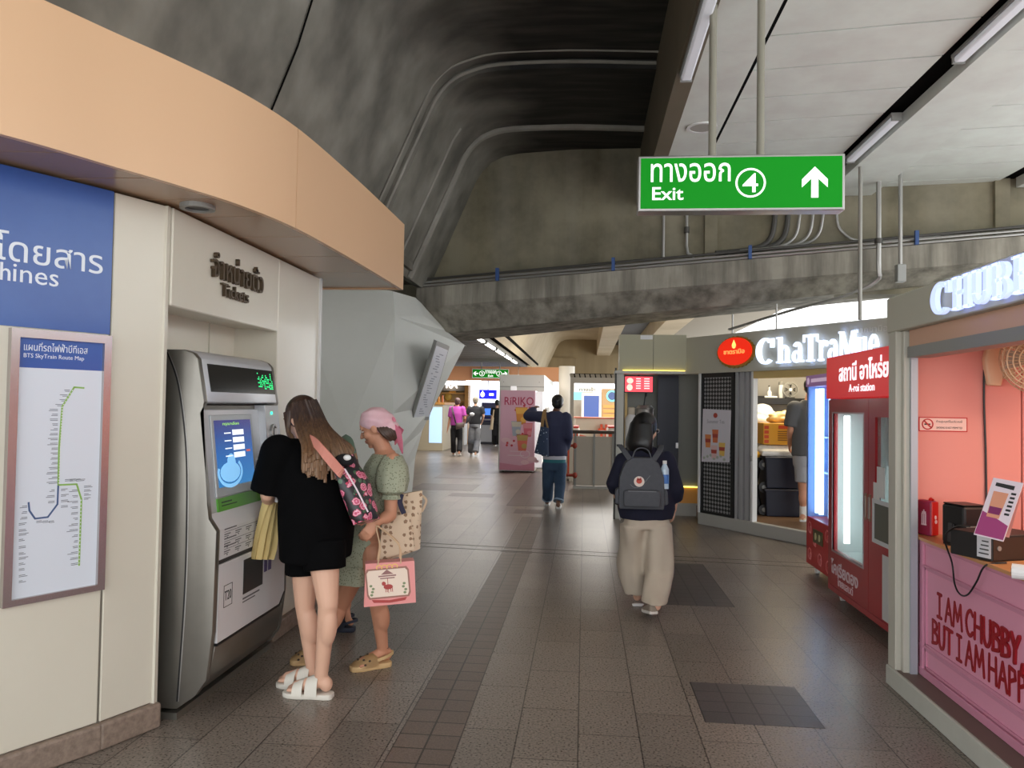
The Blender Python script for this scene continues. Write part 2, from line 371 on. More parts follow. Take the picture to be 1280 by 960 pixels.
# concrete trough under the deck ------------------------------------
def wallY(x): return 10.64-.14*x
prof = [(.72, 5.14), (-.2, 5.18), (-.95, 5.17), (-1.18, 5.14), (-1.36, 5.06), (-1.49, 4.94), (-1.58, 4.80), (-1.68, 4.58), (-2.2, 3.4), (-2.27, 3.24)]
def shell(y0, y1, off, m_top, m_web, name, skew0=False, skew1=False, lab=None):
    """trough of the given profile pushed outward by off; the top slab and the sloping web are separate"""
    P = [V((x, 0, z)) for x, z in prof]; Q = []
    for i, p in enumerate(P):
        d = (P[min(i+1, len(P)-1)]-P[max(i-1, 0)]).normalized(); n = V((-d.z, 0, d.x)); n = n if n.z > 0 or n.x < 0 else -n
        if n.z < -.01: n = -n
        Q.append((p, n))
    for nm, mm, a, c in ((name, m_web, 0, len(P)),):
        bm = B()
        for (y, sk) in ((y0, skew0), (y1, skew1)): pass
        rings = []
        for p, n in Q[a:c]:
            A = p+n*off; O = p+n*(off+.25); ya = (lambda q, y, sk: wallY(q.x) if sk else y)
            rings.append([V((A.x, ya(A, y0, skew0), A.z)), V((A.x, ya(A, y1, skew1), A.z)), V((O.x, ya(A, y1, skew1), O.z)), V((O.x, ya(A, y0, skew0), O.z))])
        loft(bm, rings); struct(nm, bm, mm, lab, smooth=True)
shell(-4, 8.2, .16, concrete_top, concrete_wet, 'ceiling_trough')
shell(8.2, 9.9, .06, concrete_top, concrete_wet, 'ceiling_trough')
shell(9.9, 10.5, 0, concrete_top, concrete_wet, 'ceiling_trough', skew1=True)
# the raised ridges left by the formwork
ridge = mat('ridge_concrete', (150, 146, 136), .7, noise=(2, .6, (110, 106, 98)))
for (yy, off, rr) in ((8.2, .125, .02), (8.0, .155, .013), (9.9, .045, .05)):
    bm = B(); P = [V((x, yy, z)) for x, z in prof]
    pp = smooth_path([p+V((-.7, 0, .7)).normalized()*off*(0 if i == 0 else 1) if i > 2 else p+V((0, 0, off)) for i, p in enumerate(P)], 3)
    tube(bm, pp, rr, 8); struct('trim_3', bm, ridge)
bm = B(); P = [V((x, 9.2, z)) for x, z in prof[5:]]; tube(bm, [p+V((-.045, 0, .03)) for p in P], .018, 6); struct('trim_3', bm, ridge)
wn = V((1.18, 0, -.52)).normalized(); wa = V((-1.68, 0, 4.58))-wn*.148
def onweb(x, y): d = _ray(x, y); o = V((0, 0, EYE)); return o+d*((wa-o).dot(wn)/d.dot(wn))
bm = B(); tube(bm, [onweb(330, 160), onweb(350, 112), onweb(372, 58), onweb(394, -12)], .007, 5); struct('trim_3', bm, dark_gap)
# diaphragm wall closing the trough, and the wall beyond the ceiling
wallm = mat('diaphragm_concrete', (138, 130, 106), .78, noise=(1.4, .85, (88, 82, 62)), streak=(1.6, .22, (176, 172, 160)), bump=6)
def skewwall(x0, x1, z0, z1, t0, t1, mm, name, lab=None):
    bm = B(); loft(bm, [[V((x, wallY(x)+t0, z0)), V((x, wallY(x)+t1, z0)), V((x, wallY(x)+t1, z1)), V((x, wallY(x)+t0, z1))] for x in (x0, x1)])
    struct(name, bm, mm, lab)
skewwall(-3.6, 9, 3.1, 6.2, 0, .4, wallm, 'wall_far', 'stained concrete diaphragm wall above the cable ledge')
for x in (1.55, 4.95): skewwall(x, x+.16, 3.4, 5, -.06, 0, wallm, 'wall_far')
# cross beam with the ledge: rises to the right
def ledge(x): return 3.27+.062*(x+1.9)
beam = B(); xs = [-2.35, -2.2, -1.9, 0, 1.5, 3, 5, 9]; rings = []
for x in xs:
    zt = ledge(x); y = wallY(x); b0 = .0 if x > -2.0 else .12*(-1.9-x)/.45
    dep = max(.12, .62-.05*(x+1.9)) if x < 7 else .2
    if x < -1.95: dep = .45+ (x+2.35)*.4
    rings.append([V((x, y+.02, zt)), V((x, y-.38, zt)), V((x, y-.40, zt-.28)), V((x, y-.05, zt-.28-dep*.55)), V((x, y+.9, zt-.28-dep*.62)), V((x, y+.9, zt))])
loft(beam, rings); struct('trim_4', beam, mat('beam_concrete', (168, 162, 148), .75, noise=(1.3, .6, (120, 114, 102)), streak=(5, .7, (70, 66, 58)), bump=8), 'concrete crossbeam with the conduit ledge')
# edge beam between the trough and the planks
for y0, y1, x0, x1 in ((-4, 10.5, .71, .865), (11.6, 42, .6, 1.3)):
    bm = B(); box(bm, x0, x1, y0, y1, 4.34, 5.4); struct('trim_5', bm, beam_m if y0 < 0 else concrete_lit_bay)
# plank ceiling -----------------------------------------------------
CZ = 4.46
def planks(x0, x1, y0, y1, z, mm, name='ceiling', pitch=.61, ph=5.97):
    bm = B(); y = ph-math.ceil((ph-y0)/pitch)*pitch; xm = x0
    while y < y1:
        a, c = y+.011, y+pitch-.011
        f = lambda x, yy: yy-.14*(x-1.4)
        e = [(x0, f(x0, a)), (x1, f(x1, a)), (x1, min(f(x1, c), wallY(x1) if y1 < 11 else 99)), (x0, min(f(x0, c), wallY(x0) if y1 < 11 else 99))]
        if e[2][1] > e[1][1] and e[3][1] > e[0][1]: prism(bm, WORLD, e, z, z+.08)
        y += pitch
    struct(name, bm, mm, 'pale ceiling planks with dark joints')
planks(1.365, 2.80, -3.5, 10.6, CZ, plank_m)
planks(3.645, 5.0, -3.5, 10.4, CZ, plank_m)
planks(5.85, 9, -3.5, 10.2, CZ, plank_m)
def band(x0, x1, y0, y1, z0, z1, mm): 
    bm = B(); box(bm, x0, x1, y0, y1, z0, z1); struct('ceiling', bm, mm)
for k in range(9):
    y0 = -3.5+k*1.6; band(.872, 1.315, y0+.002, min(y0+1.598, 10.44), CZ-.05, CZ+.03, plank_m)
    band(2.99, 3.585, y0+.002, min(y0+1.598, 10.15), CZ-.10, CZ+.03, plank_m)
    band(5.17, 5.8, y0+.002, min(y0+1.598, 9.85), CZ-.10, CZ+.03, plank_m)
band(2.80, 2.99, -3.5, 10.2, CZ+.02, CZ+.1, dark_gap); band(5.0, 5.17, -3.5, 9.9, CZ+.02, CZ+.1, dark_gap)
band(.9, 9, -3.5, 10.2, CZ+.12, CZ+.2, dark_gap)
for x0_, x1_, y1_ in ((1.316, 1.364, 10.4), (3.586, 3.644, 10.1), (5.801, 5.849, 9.8)): band(x0_, x1_, -3.5, y1_, CZ-.004, CZ+.05, dark_gap)
for x0_, x1_, y1_ in ((1.37, 2.795, 10.2), (3.65, 4.995, 9.9), (5.855, 8.9, 9.2)): band(x0_, x1_, -3.5, y1_, CZ+.010, CZ+.016, dark_gap)
# far bay beyond the beam -------------------------------------------
bm = B(); rings = []
P = [V((x+.1, 0, z)) for x, z in prof]
for p in P:
    n = V((-.5, 0, .8)).normalized()*.25; rings.append([V((p.x, 11.6, p.z)), V((p.x, 42, p.z)), V((p.x+n.x, 42, p.z+n.z)), V((p.x+n.x, 11.6, p.z+n.z))])
loft(bm, rings); struct('ceiling_trough', bm, concrete_lit_bay, smooth=True)
bm = B(); box(bm, -3.5, 3.4, 41, 41.4, 2.9, 5.6); struct('wall_far', bm, mat('far_wall_concrete', (164, 146, 112), .8, streak=(1.5, .4, (120, 104, 78))))
bm = B(); box(bm, 2.45, 3.2, 11.6, 42, 4.3, 5.2); struct('trim_5', bm, concrete_lit_bay)
bm = B(); box(bm, 1.3, 2.45, 11.6, 42, 4.9, 5.1); struct('ceiling', bm, concrete_top); bm = B(); box(bm, 3.2, 6, 15.5, 42, 4.7, 4.9); struct('ceiling', bm, mat('far_deck', (140, 130, 112), .8))  # dark strip between the far beams paints the shade of the void
bm = B(); box(bm, .93, 5.2, 15.2, 15.5, 3.95, 5.2); struct('wall_far', bm, concrete_lit_bay)
bm = B(); box(bm, 5.2, 6.0, 11.4, 15.5, 4.3, 5.2); struct('wall_far', bm, concrete)
# louvred ceiling with lamp line on the far left
louv = mat('louvre_grey', (92, 90, 86), .6)
bm = B()
for k in range(35): box(bm, -6.0, -2.62, 12.2+k*.62, 12.7+k*.62, 3.22, 3.27)
struct('ceiling_louvre', bm, louv)
bm = B(); box(bm, -6, -2.6, 11.8, 34.2, 3.27, 3.5); box(bm, -2.6, -2.05, 11.8, 34.2, 3.42, 3.5); struct('ceiling_louvre', bm, dark_gap)
for x in (-2.58, -2.5, -2.42): 
    bm = B(); box(bm, x, x+.03, 11.6, 33, 3.22, 3.30); struct('trim_6', bm, grey_alu)
struct('ceiling_sky_block', box(B(), -8.5, -2.24, 6.53, 11.5, 3.35, 3.5), concrete)  # unseen roof added to keep leaking sky light off the pier
struct('ceiling_sky_block', box(B(), -8.5, -6, 11.5, 36, 3.35, 3.5), concrete)
# far left wall of the hall
struct('wall_left_far', box(B(), -8.7, -8.5, 3, 36, 0, 3.4), mat('far_left_wall', (196, 192, 184), .6))
# ================================================================ lamps, exit sign, conduits
tube_m = mat('lamp_tube', (222, 224, 230), .4, emit=TUBE)
tube_far = mat('lamp_tube_far', (250, 246, 236), .4, emit=4)
def lamp(x, y, z, L, label, group, w=.105, em=tube_m):
    t = thing('fluorescent_lamp', label, 'light', (x, y, z), group)
    bm = B(); box(bm, x-w/2, x+w/2, y-L/2, y+L/2, z, z+.025); obj('housing', bm, grey_alu, t)
    bm = B(); box(bm, x-w*.4, x+w*.4, y-L/2+.02, y+L/2-.02, z-.045, z); bev(bm, .015, 2); obj('diffuser', bm, em, t)
    for s in (-1, 1):
        bm = B(); box(bm, x-w*.45, x+w*.45, y+s*(L/2-.01)-.01, y+s*(L/2-.01)+.01, z-.05, z); obj('end_cap', bm, grey_alu, t)
    return t
for (x, y, z, L, lab) in ((.785, 5.58, 4.315, 1.5, 'fluorescent lamp under the brown edge beam, left of the exit sign poles'),
                       (.785, 9.25, 4.315, 1.2, 'fluorescent lamp under the brown beam by the top left corner of the green sign'),
                       (2.90, 5.6, 4.42, 1.5, 'long fluorescent lamp on the wide ceiling strip at top right'),
                       (2.90, 8.2, 4.42, 1.3, 'fluorescent lamp end showing right of the green exit sign'),
                       (5.10, 8.3, 4.42, 1.3, 'fluorescent lamp at the right picture edge near the far concrete wall')):
    lamp(x, y, z, L, lab, 'fluorescent lamps under the plank ceiling')
for k in range(7):
    lamp(-2.48, 13.2+k*2.3, 3.195, 1.9, ('nearest', 'second', 'third', 'fourth', 'fifth', 'sixth', 'farthest')[k]+' slim lamp in the lamp line along the far left ceiling', 'lamp line by the louvred ceiling', em=tube_far)
# round ceiling speaker
t = thing('ceiling_speaker', 'round ceiling speaker above the left end of the green exit sign', 'speaker', (1.12, 7.75, CZ-.06))
q = Fr((1.12, 7.75, CZ-.05), (1, 0, 0), (0, -1, 0))
obj('grille', disc(B(), q, 0, 0, .115, .115, -.0, .008), mat('speaker_grille', (170, 166, 158), .7), t)
obj('rim', arcstrip(B(), q, 0, 0, .15, .15, .035, .035, 0, 360, -.0, .012), white_p, t)
# recessed downlight in the canopy soffit
c = atZ(247, 257, 2.61)
t = thing('downlight', 'dark round downlight in the soffit above the ticket machine', 'light', (c.x, c.y, 2.57))
q = Fr((c.x, c.y, 2.612), (1, 0, 0), (0, -1, 0))
obj('rim', arcstrip(B(), q, 0, 0, .085, .085, .025, .025, 0, 360, 0, .022), grey_alu, t)
obj('lens', disc(B(), q, 0, 0, .06, .06, 0, .012), black_p, t)

sign_green = mat('sign_green', (0, 140, 20), .5, emit=.16, spec=.2)
sign_white = mat('sign_white', (245, 248, 245), .45, emit=.45)
def arrow(bm, fr, cx, cy, s, ang=90, c0=.001, c1=.003, th=.19):
    R = math.radians(ang-90); ca, sa = math.cos(R), math.sin(R)
    rot = lambda L: [(cx+s*(x*ca-y*sa), cy+s*(x*sa+y*ca)) for x, y in L]
    prism(bm, fr, rot([(-.11, -.5), (.11, -.5), (.11, .3), (-.11, .3)]), c0, c1)
    prism(bm, fr, rot([(0, .5), (0, .22), (-.40, -.17), (-.40, .09)]), c0, c1); prism(bm, fr, rot([(0, .22), (0, .5), (.40, .09), (.40, -.17)]), c0, c1)
fr = Fr(at(797, 263, 5.2), (1, 0, 0)); fr.O.z = 2.93; SW, SH = 1.338, .375
t = thing('exit_sign', 'green hanging exit sign with arrow and number four in a circle', 'sign', fr.p(SW/2, 0, -.06))
bm = B(); fbox(bm, fr, 0, SW, 0, SH, -.12, 0); bev(bm, .008, 2); obj('housing', bm, steel, t)
bm = B(); fbox(bm, fr, .018, SW-.018, .018, SH-.018, 0, .002); obj('face', bm, sign_green, t)
bm = text_bm('ทางออก', fr, .085, .195, .52, .125, .002, .002, .006); obj('thai_lettering', bm, sign_white, t)
bm = text_bm('Exit', fr, .095, .075, .205, .087, .002, .002, .012); obj('exit_lettering', bm, sign_white, t)
bm = B(); arcstrip(bm, fr, .735, .185, .098, .098, .013, .013, 0, 360, .002, .004); text_bm('4', fr, .683, .122, .1, .126, .002, .002, .002, bm); obj('number_badge', bm, sign_white, t)
bm = B(); arrow(bm, fr, 1.145, .185, .205, 90, .002, .004); obj('arrow', bm, sign_white, t)
for a in (.495, .81):
    bm = B(); cyl(bm, fr.p(a, SH, -.06), (fr.p(a, 0, -.06).x, fr.p(a, 0, -.06).y, CZ+.16), .026); obj('hanging_pole', bm, mat('pole_paint', (150, 146, 132), .4, .2), t)
# second sign poles that come down from the ceiling further back
hp = mat('hanger_paint', (160, 158, 150), .45, .3)
for (px, y0, y1, Y, lab) in ((1075, 236, 404, 8.95, 'thin hanger rod reaching down to the tea kiosk fascia'),):
    a = at(px, y1, Y); b_ = at(px-1, y0, Y); a.z = 2.64
    bm = B(); cyl(bm, a, (a.x, a.y, CZ), .022); tag(obj('hanger_rod', bm, hp), lab, 'pole')

# conduits -----------------------------------------------------------
pipe_m = mat('galvanised_pipe', (178, 176, 172), .35, .7)
pipe_dk = mat('dark_pipe', (84, 82, 78), .5, .3)
clip_m = mat('blue_clip', (52, 84, 140), .5)
def wp(x, z, out=.05): return V((x, wallY(x)-out, z))
def lp(x, k, out=.3): return V((x, wallY(x)-out, ledge(x)+k))
labs = ['lowest of the long steel conduits along the beam ledge', 'middle one of the long steel conduits along the beam ledge', 'uppermost of the long steel conduits along the beam ledge']
for k in range(3):
    p = [lp(x, .025+.05*k, .36-.03*k) for x in (-2.3, -1, 0, 1, 2, 3, 4, 5, 6, 8.5)]
    bm = B(); tube(bm, p, .017, 8); tag(obj('conduit', bm, pipe_m if k < 2 else pipe_dk), labs[k], 'pipe', 'long conduits on the ledge')
for i, x in enumerate((-1.2, .35, 2.05, 3.95, 5.4)):
    bm = B(); fbox(bm, Fr(lp(x, 0, .40), (1, -.14, 0)), -.02, .02, 0, .17, -.03, .03); 
    tag(obj('pipe_clip', bm, clip_m), 'blue clip on the long conduits, '+('leftmost, near the pier', 'second from the left', 'below the left part of the exit sign', 'right of the drop conduits', 'at the right above the pink kiosk sign')[i], 'clip', 'blue clips along the ledge')
# upright conduits that come down the wall and bend into the ledge run
up = [(1.02, 0, 0, pipe_m, 'leftmost upright conduit on the wall under the sign'), (1.32, .08, 1, pipe_m, 'upright conduit with round box, second from left under the sign')]
for (x, bx, kind, mm, lab) in up:
    zb = ledge(x)+.16
    bm = B(); p = [wp(x, 5.0), wp(x, zb+.15)] + ([wp(x+.02, zb+.05), wp(x+.1, zb)] if kind else [wp(x, zb)]); tube(bm, p, .02, 8)
    t = tag(obj('conduit', bm, mm), lab, 'pipe', 'upright conduits on the wall')
    bm = B(); cyl(bm, wp(x, zb+(.32 if kind else .95)), wp(x, zb+(.40 if kind else 1.0)), .034); obj('coupling', bm, pipe_dk, t)
for i, (x, dk) in enumerate(((2.42, 1), (2.58, 1), (2.72, 0), (2.88, 0), (3.0, 0))):
    zb = ledge(x)+.13
    p = smooth_path([wp(x, 4.9), wp(x, zb+.75), wp(x, zb+.42), wp(x-.06, zb+.16), wp(x-.28, zb+.03, .1), wp(x-.75, zb-.02, .16)], 4)
    bm = B(); tube(bm, p, .034 if dk else .02, 8)
    tag(obj('conduit', bm, pipe_dk if dk else pipe_m), ['thick dark conduit bending into the ledge, left of the pair', 'thick dark conduit bending into the ledge, right of the pair',
        'thin conduit right beside the two thick dark ones', 'second thin conduit right of the thick dark pair', 'third thin conduit right of the thick dark pair'][i], 'pipe', 'bent conduits under the exit sign')
p = smooth_path([wp(3.16, 4.9), wp(3.16, ledge(3.2)+.55), wp(3.24, ledge(3.2)+.3), wp(3.5, ledge(3.5)+.15, .1), wp(4.4, ledge(4.4)+.14, .14), wp(6.5, ledge(6.5)+.2, .14)], 4)
bm = B(); tube(bm, p, .018, 8); tag(obj('conduit', bm, pipe_m), 'conduit that sweeps down and runs right above the ledge', 'pipe', 'bent conduits under the exit sign')
# two drop conduits right of the sign and the run towards the tea kiosk
x = 3.62
p = smooth_path([V((x-.16, 9.55, CZ)), V((x-.16, 9.55, 3.4)), V((x-.17, 9.6, 3.18)), V((x-.5, 9.8, 3.02)), V((x-1.0, 10.2, 2.9)), V((x-1.65, 10.9, 2.72))], 4)
bm = B(); tube(bm, p, [.03]*10+[.018]*(len(p)-10), 8); t = tag(obj('conduit', bm, pipe_m), 'conduit dropping past the ledge end and running left behind the tea kiosk', 'pipe')
for zz in (3.62,):
    bm = B(); cyl(bm, (x-.16, 9.55, zz), (x-.16, 9.55, zz+.06), .045); obj('coupling', bm, pipe_dk, t)
bm = B(); cyl(bm, (x+.07, 9.5, 3.35), (x+.07, 9.5, CZ), .024); t = tag(obj('conduit', bm, pipe_m), 'straight drop conduit ending in a small grey box below the ledge', 'pipe')
bm = B(); box(bm, x+.02, x+.12, 9.45, 9.55, 3.15, 3.36); bev(bm, .01, 2); obj('junction_box', bm, grey_alu, t)
for i, (a, b_) in enumerate(((2.02, 10.92), (2.45, 10.25))):
    bm = B(); cyl(bm, (a, b_, 2.645), (a, b_, 2.93+i*.06), .012); tag(obj('hanger_rod', bm, pipe_m), ['short rod on the tea kiosk roof, left one', 'short rod on the tea kiosk roof, right one'][i], 'pole', 'short rods on the kiosk roof')

# ================================================================ ticket office wall
fr2 = Fr((-2.46, 3.0, 0), (.474, .881, 0)); W2 = .5065
blue_m = mat('sign_blue', (44, 84, 158), .28, noise=(1.2, .4, (78, 118, 186)), coat=.3)
lett = mat('sign_letter', (232, 238, 246), .4)
t = thing('wall_sign', 'blue wall sign with white lettering above the route map', 'sign', fr2.p(W2/2, 1.925, 0))
bm = B(); fbox(bm, fr2, .0, W2-.008, 1.925, 2.6, 0, .006); obj('panel', bm, blue_m, t)
bm = text_bm('โดยสาร', fr2, -.0, 2.20, .455, .125, .006, .002, .003); obj('thai_lettering', bm, lett, t)
bm = text_bm('ines', fr2, .075, 2.115, .185, .075, .006, .002, .0); obj('english_lettering', bm, lett, t)
bm = text_bm('h', fr2, .025, 2.115, .04, .075, .006, .002, .006); obj('english_lettering', bm, lett, t)
fr3 = Fr((-2.82, 2.55, 0), (.36, .45, 0))
t = thing('wall_sign', 'darker blue wall sign at the left picture edge', 'sign', fr3.p(.28, 1.925, 0))
bm = B(); fbox(bm, fr3, .0, .57, 1.925, 2.6, 0, .006); obj('panel', bm, mat('sign_blue_dark', (26, 66, 128), .3), t)
bm = text_bm('จำหน่ายบัตร', fr3, -.2, 2.22, .72, .16, .006, .002, .01); obj('thai_lettering', bm, lett, t)
# route map
t = thing('route_map', 'tall framed route map with blue header on the beige wall', 'sign', fr2.p(.28, .74, 0))
bm = B()
a0, a1, b0, b1 = .068, .498, .742, 1.917; fw = .034
for q in ((a0, a0+fw, b0, b1), (a1-fw, a1, b0, b1), (a0+fw, a1-fw, b0, b0+fw*.8), (a0+fw, a1-fw, b1-fw*1.1, b1)): fbox(bm, fr2, q[0], q[1], q[2], q[3], 0, .03)
obj('frame', bm, mat('map_frame', (186, 178, 176), .25, .85), t)
bm = B(); fbox(bm, fr2, a0+fw, a1-fw, b0+.02, 1.752, .002, .012); obj('map_sheet', bm, mat('map_paper', (222, 228, 238), .3, coat=.3), t)
bm = B(); fbox(bm, fr2, a0+fw, a1-fw, 1.752, b1-.03, .002, .012); obj('header', bm, mat('map_header', (46, 88, 168), .3, coat=.3), t)
bm = text_bm('แผนที่รถไฟฟ้าบีทีเอส', fr2, .125, 1.826, .27, .038, .012, .001, .0); obj('header_lettering', bm, lett, t)
bm = text_bm('BTS SkyTrain Route Map', fr2, .125, 1.790, .255, .024, .012, .001, .0); obj('header_lettering', bm, lett, t)
green_l = mat('map_green', (142, 186, 92), .5); navy_l = mat('map_navy', (70, 96, 140), .5); ink = mat('map_ink', (112, 116, 124), .6)
mu = lambda x, y: fr2.hit(x, y)
def mline(pxs, w, mm, nm):
    bm = B(); P = [fr2.p(*mu(*p), .0125) for p in pxs]; ribbon(bm, P, fr2.n.cross((P[1]-P[0]).normalized()), w, .001)
    obj(nm, bm, mm, t)
def mline2(pxs, w, mm, nm):
    bm = B(); ab = [mu(*p) for p in pxs]
    for (xa, ya), (xb, yb) in zip(ab, ab[1:]):
        d = math.hypot(xb-xa, yb-ya); nx, ny = -(yb-ya)/d*w/2, (xb-xa)/d*w/2; ex, ey = (xb-xa)/d*w*.3, (yb-ya)/d*w*.3
        prism(bm, fr2, [(xa+nx-ex, ya+ny-ey), (xa-nx-ex, ya-ny-ey), (xb-nx+ex, yb-ny+ey), (xb+nx+ex, yb+ny+ey)], .012, .0132)
    obj(nm, bm, mm, t)
mline2([(103, 485), (91, 484), (76, 508), (72, 560), (71, 606), (94, 605), (100, 624), (99, 650), (97, 706)], .0075, green_l, 'green_line')
mline2([(71, 606), (70, 630), (58, 646), (42, 648), (35, 638), (34, 628)], .0075, navy_l, 'navy_line')
bm = B(); rnd = random.Random(3)
def dash(x, y, side, n=1):
    a, b_ = mu(x, y); L = rnd.uniform(.025, .05)
    for k in range(2):
        l = L*rnd.uniform(.5, 1); aa = a-.012-l if side < 0 else a+.012
        fbox(bm, fr2, aa, aa+l, b_-k*.006, b_-k*.006+.0026, .012, .0128)
for y in range(488, 606, 6): dash(91-(y-484)*.5 if y < 510 else 74, y, -1)
for y in range(612, 706, 7): dash(99, y, -1)
for y in range(608, 625, 5): dash(100, y, 1)
for y in range(612, 640, 7): dash(71, y, 1); 
for y in range(612, 630, 7): dash(70, y, -1)
for x_ in (40, 48, 56): dash(x_, 652, 1)
for y in range(632, 650, 7): dash(36, y, -1)
for y in (655, 663, 668, 675, 684, 692, 698, 705, 712, 720, 727): dash(18, y, 1)
for x_ in (76, 82, 90): dash(x_, 600, 1)
obj('station_names', bm, ink, t)
bm = B()
for i in range(34):
    y = 488+i*3.5; a, b_ = mu(76-(y-508)*.045 if y > 508 else 91-(y-484)*.62, y); disc(bm, fr2, a, b_, .0026, .0026, .0132, .014, 8)
for i in range(18):
    a, b_ = mu(99.5-(i*.15), 625+i*4.6); disc(bm, fr2, a, b_, .0026, .0026, .0132, .014, 8)
obj('station_dots', bm, white_p, t)
# the neighbour frame cut by the picture edge
t = thing('wall_poster', 'sliver of a steel poster frame at the left picture edge', 'sign', fr3.p(.3, .74, 0))
bm = B(); fbox(bm, fr3, -.1, .568, .742, .79, 0, .03); fbox(bm, fr3, -.1, .568, 1.86, 1.91, 0, .03); fbox(bm, fr3, .53, .568, .79, 1.86, 0, .03); obj('frame', bm, MATS['map_frame'], t)
bm = B(); fbox(bm, fr3, -.1, .53, .79, 1.86, .0, .01); obj('sheet', bm, mat('poster_sheet', (236, 216, 204), .4), t)
# raised ticket lettering on the header panel
frH = Fr((-2.09, 3.735, 2.1), (0, 1, 0)); k_ = lambda x, y: frH.hit(x, y)
dkmet = mat('bronze_letter', (104, 90, 74), .35, .7); 
t = thing('raised_lettering', 'raised metal lettering for tickets above the ticket machine', 'sign', frH.p(.7, .1))
a0, b1 = k_(262, 322); a1, b0 = k_(320, 360)
bm = text_bm('จำหน่ายตั๋ว', frH, a0, .215, a1-a0+.06, .155, .004, .022, .003); obj('thai_lettering', bm, dkmet, t)
a0, _ = k_(274, 362); a1, _ = k_(305, 378)
bm = text_bm('Tickets', frH, a0, .125, a1-a0+.02, .075, .004, .02, .003); obj('english_lettering', bm, dkmet, t)

# ================================================================ ticket machine
Y0, Y1 = 3.82, 4.80
steel_d = mat('machine_steel', (138, 134, 126), .34, .75, noise=(3, .3, (110, 106, 100)))
steel_l = mat('machine_face', (214, 216, 220), .32, .35)
panel_w = mat('machine_panel', (224, 222, 222), .35)
tm = thing('ticket_machine', 'stainless steel ticket vending machine set into the beige wall', 'ticket machine', (-2.1, 4.3, 0))
FX = Fr((0, 0, 0), (-1, 0, 0), (0, 0, 1))        # profile plane: a = -X, b = Z ; n = (0,-1,0)... towards the viewer
def mprof(pts, y0, y1, mm, nm, bw=.006, par=tm):
    bm = B(); fr = Fr((0, 0, 0), (1, 0, 0)); prism(bm, fr, pts, -y1, -y0); bev(bm, bw, 2, 25); return obj(nm, bm, mm, par, smooth='auto')
side = [(-2.42, .05), (-2.05, .05), (-1.95, .12), (-1.895, .2), (-1.868, .44), (-1.860, .955), (-1.905, 1.02), (-1.97, 1.56), (-1.944, 1.615), (-1.985, 1.84), (-2.01, 1.868), (-2.06, 1.885), (-2.42, 1.885)]
mprof(side, Y0, Y0+.045, steel_d, 'side_panel')
s2 = [(-2.42, .05), (-2.05, .05), (-1.95, .12), (-1.895, .2), (-1.868, .44), (-1.860, .955), (-1.925, 1.02), (-1.965, 1.30), (-1.98, 1.56), (-2.0, 1.885), (-2.42, 1.885)]
mprof(side, Y1-.035, Y1, steel_d, 'side_panel')
mprof([(-2.42, .06), (-2.06, .06), (-1.96, .125), (-1.90, .2), (-1.872, .36), (-2.0, .36), (-2.0, 1.6), (-2.42, 1.6)], Y0+.045, Y1-.035, steel_d, 'body')
mprof([(-2.42, 1.60), (-2.05, 1.60), (-1.944, 1.615), (-1.985, 1.84), (-2.01, 1.868), (-2.06, 1.885), (-2.42, 1.885)], Y0+.045, Y1-.035, steel_l, 'head')
# display on the head
hv = V((-.041, 0, .225)).normalized(); frD = Fr((-1.944, Y0, 1.615), (0, 1, 0), hv)
bm = B(); fbox(bm, frD, .09, .935, .055, .205, -.01, .003); obj('message_display', bm, mat('display_black', (8, 9, 10), .12, coat=.4), tm)
led = mat('led_green', (30, 200, 110), .5, emit=1.0); rnd = random.Random(5)
bm = B()
for r in range(9):
    for c in range(15):
        if rnd.random() < (.62 if r < 6 else (.35 if c % 4 < 2 else 0)): fbox(bm, frD, .70+c*.0145, .709+c*.0145, .085+r*.0115, .092+r*.0115, .003, .0045)
obj('led_text', bm, led, tm)
# sloping touch panel set back under the head
sv = V((-.06, 0, .53)).normalized(); frS = Fr((-1.915, Y0+.045, 1.035), (0, 1, 0), sv)
bm = B(); fbox(bm, frS, 0, .71, -.01, .545, -.1, -.005); bev(bm, .004, 1); obj('screen_surround', bm, steel_l, tm)
def sb(x, y): return frS.hit(x, y)
bm = B(); fbox(bm, frS, .075, .585, .075, .515, -.005, .004); bev(bm, .003, 1); obj('screen_bezel', bm, mat('bezel_grey', (192, 198, 200), .35, .3), tm)
x0, y0 = .105, .125; x1, y1 = .555, .485
def grad(N, L, b):
    tc = N.new('ShaderNodeTexCoord'); sx = N.new('ShaderNodeSeparateXYZ'); L.new(tc.outputs['Generated'], sx.inputs[0])
    cr = N.new('ShaderNodeValToRGB'); L.new(sx.outputs['Z'], cr.inputs[0])
    e = cr.color_ramp.elements; e[0].color = lin((60, 140, 205)); e[1].color = lin((70, 72, 138)); k = e.new(.45); k.color = lin((52, 118, 196))
    b.inputs['Base Color'].default_value = (0, 0, 0, 1); L.new(cr.outputs[0], b.inputs['Emission Color']); b.inputs['Emission Strength'].default_value = .42
scr = node_mat('screen_picture', grad, .2)
bm = B(); fbox(bm, frS, x0, x1, y0, y1, .004, .006); sc_ = obj('touch_screen', bm, scr, tm)
lit = mat('screen_white', (226, 232, 240), .4, emit=.55)
bm = B()
for k in range(4): fbox(bm, frS, .31, .45, .40-k*.042, .43-k*.042, .006, .0072)
obj('menu_buttons', bm, lit, sc_)
bm = text_bm('กรุณาเลือก', frS, .2, .452, .2, .022, .006, .001); obj('menu_title', bm, mat('screen_green', (150, 210, 90), .4, emit=.5), sc_)
bm = B()
for k in range(4): fbox(bm, frS, .21, .29, .41-k*.042, .416-k*.042, .006, .0072)
obj('menu_captions', bm, lit, sc_)
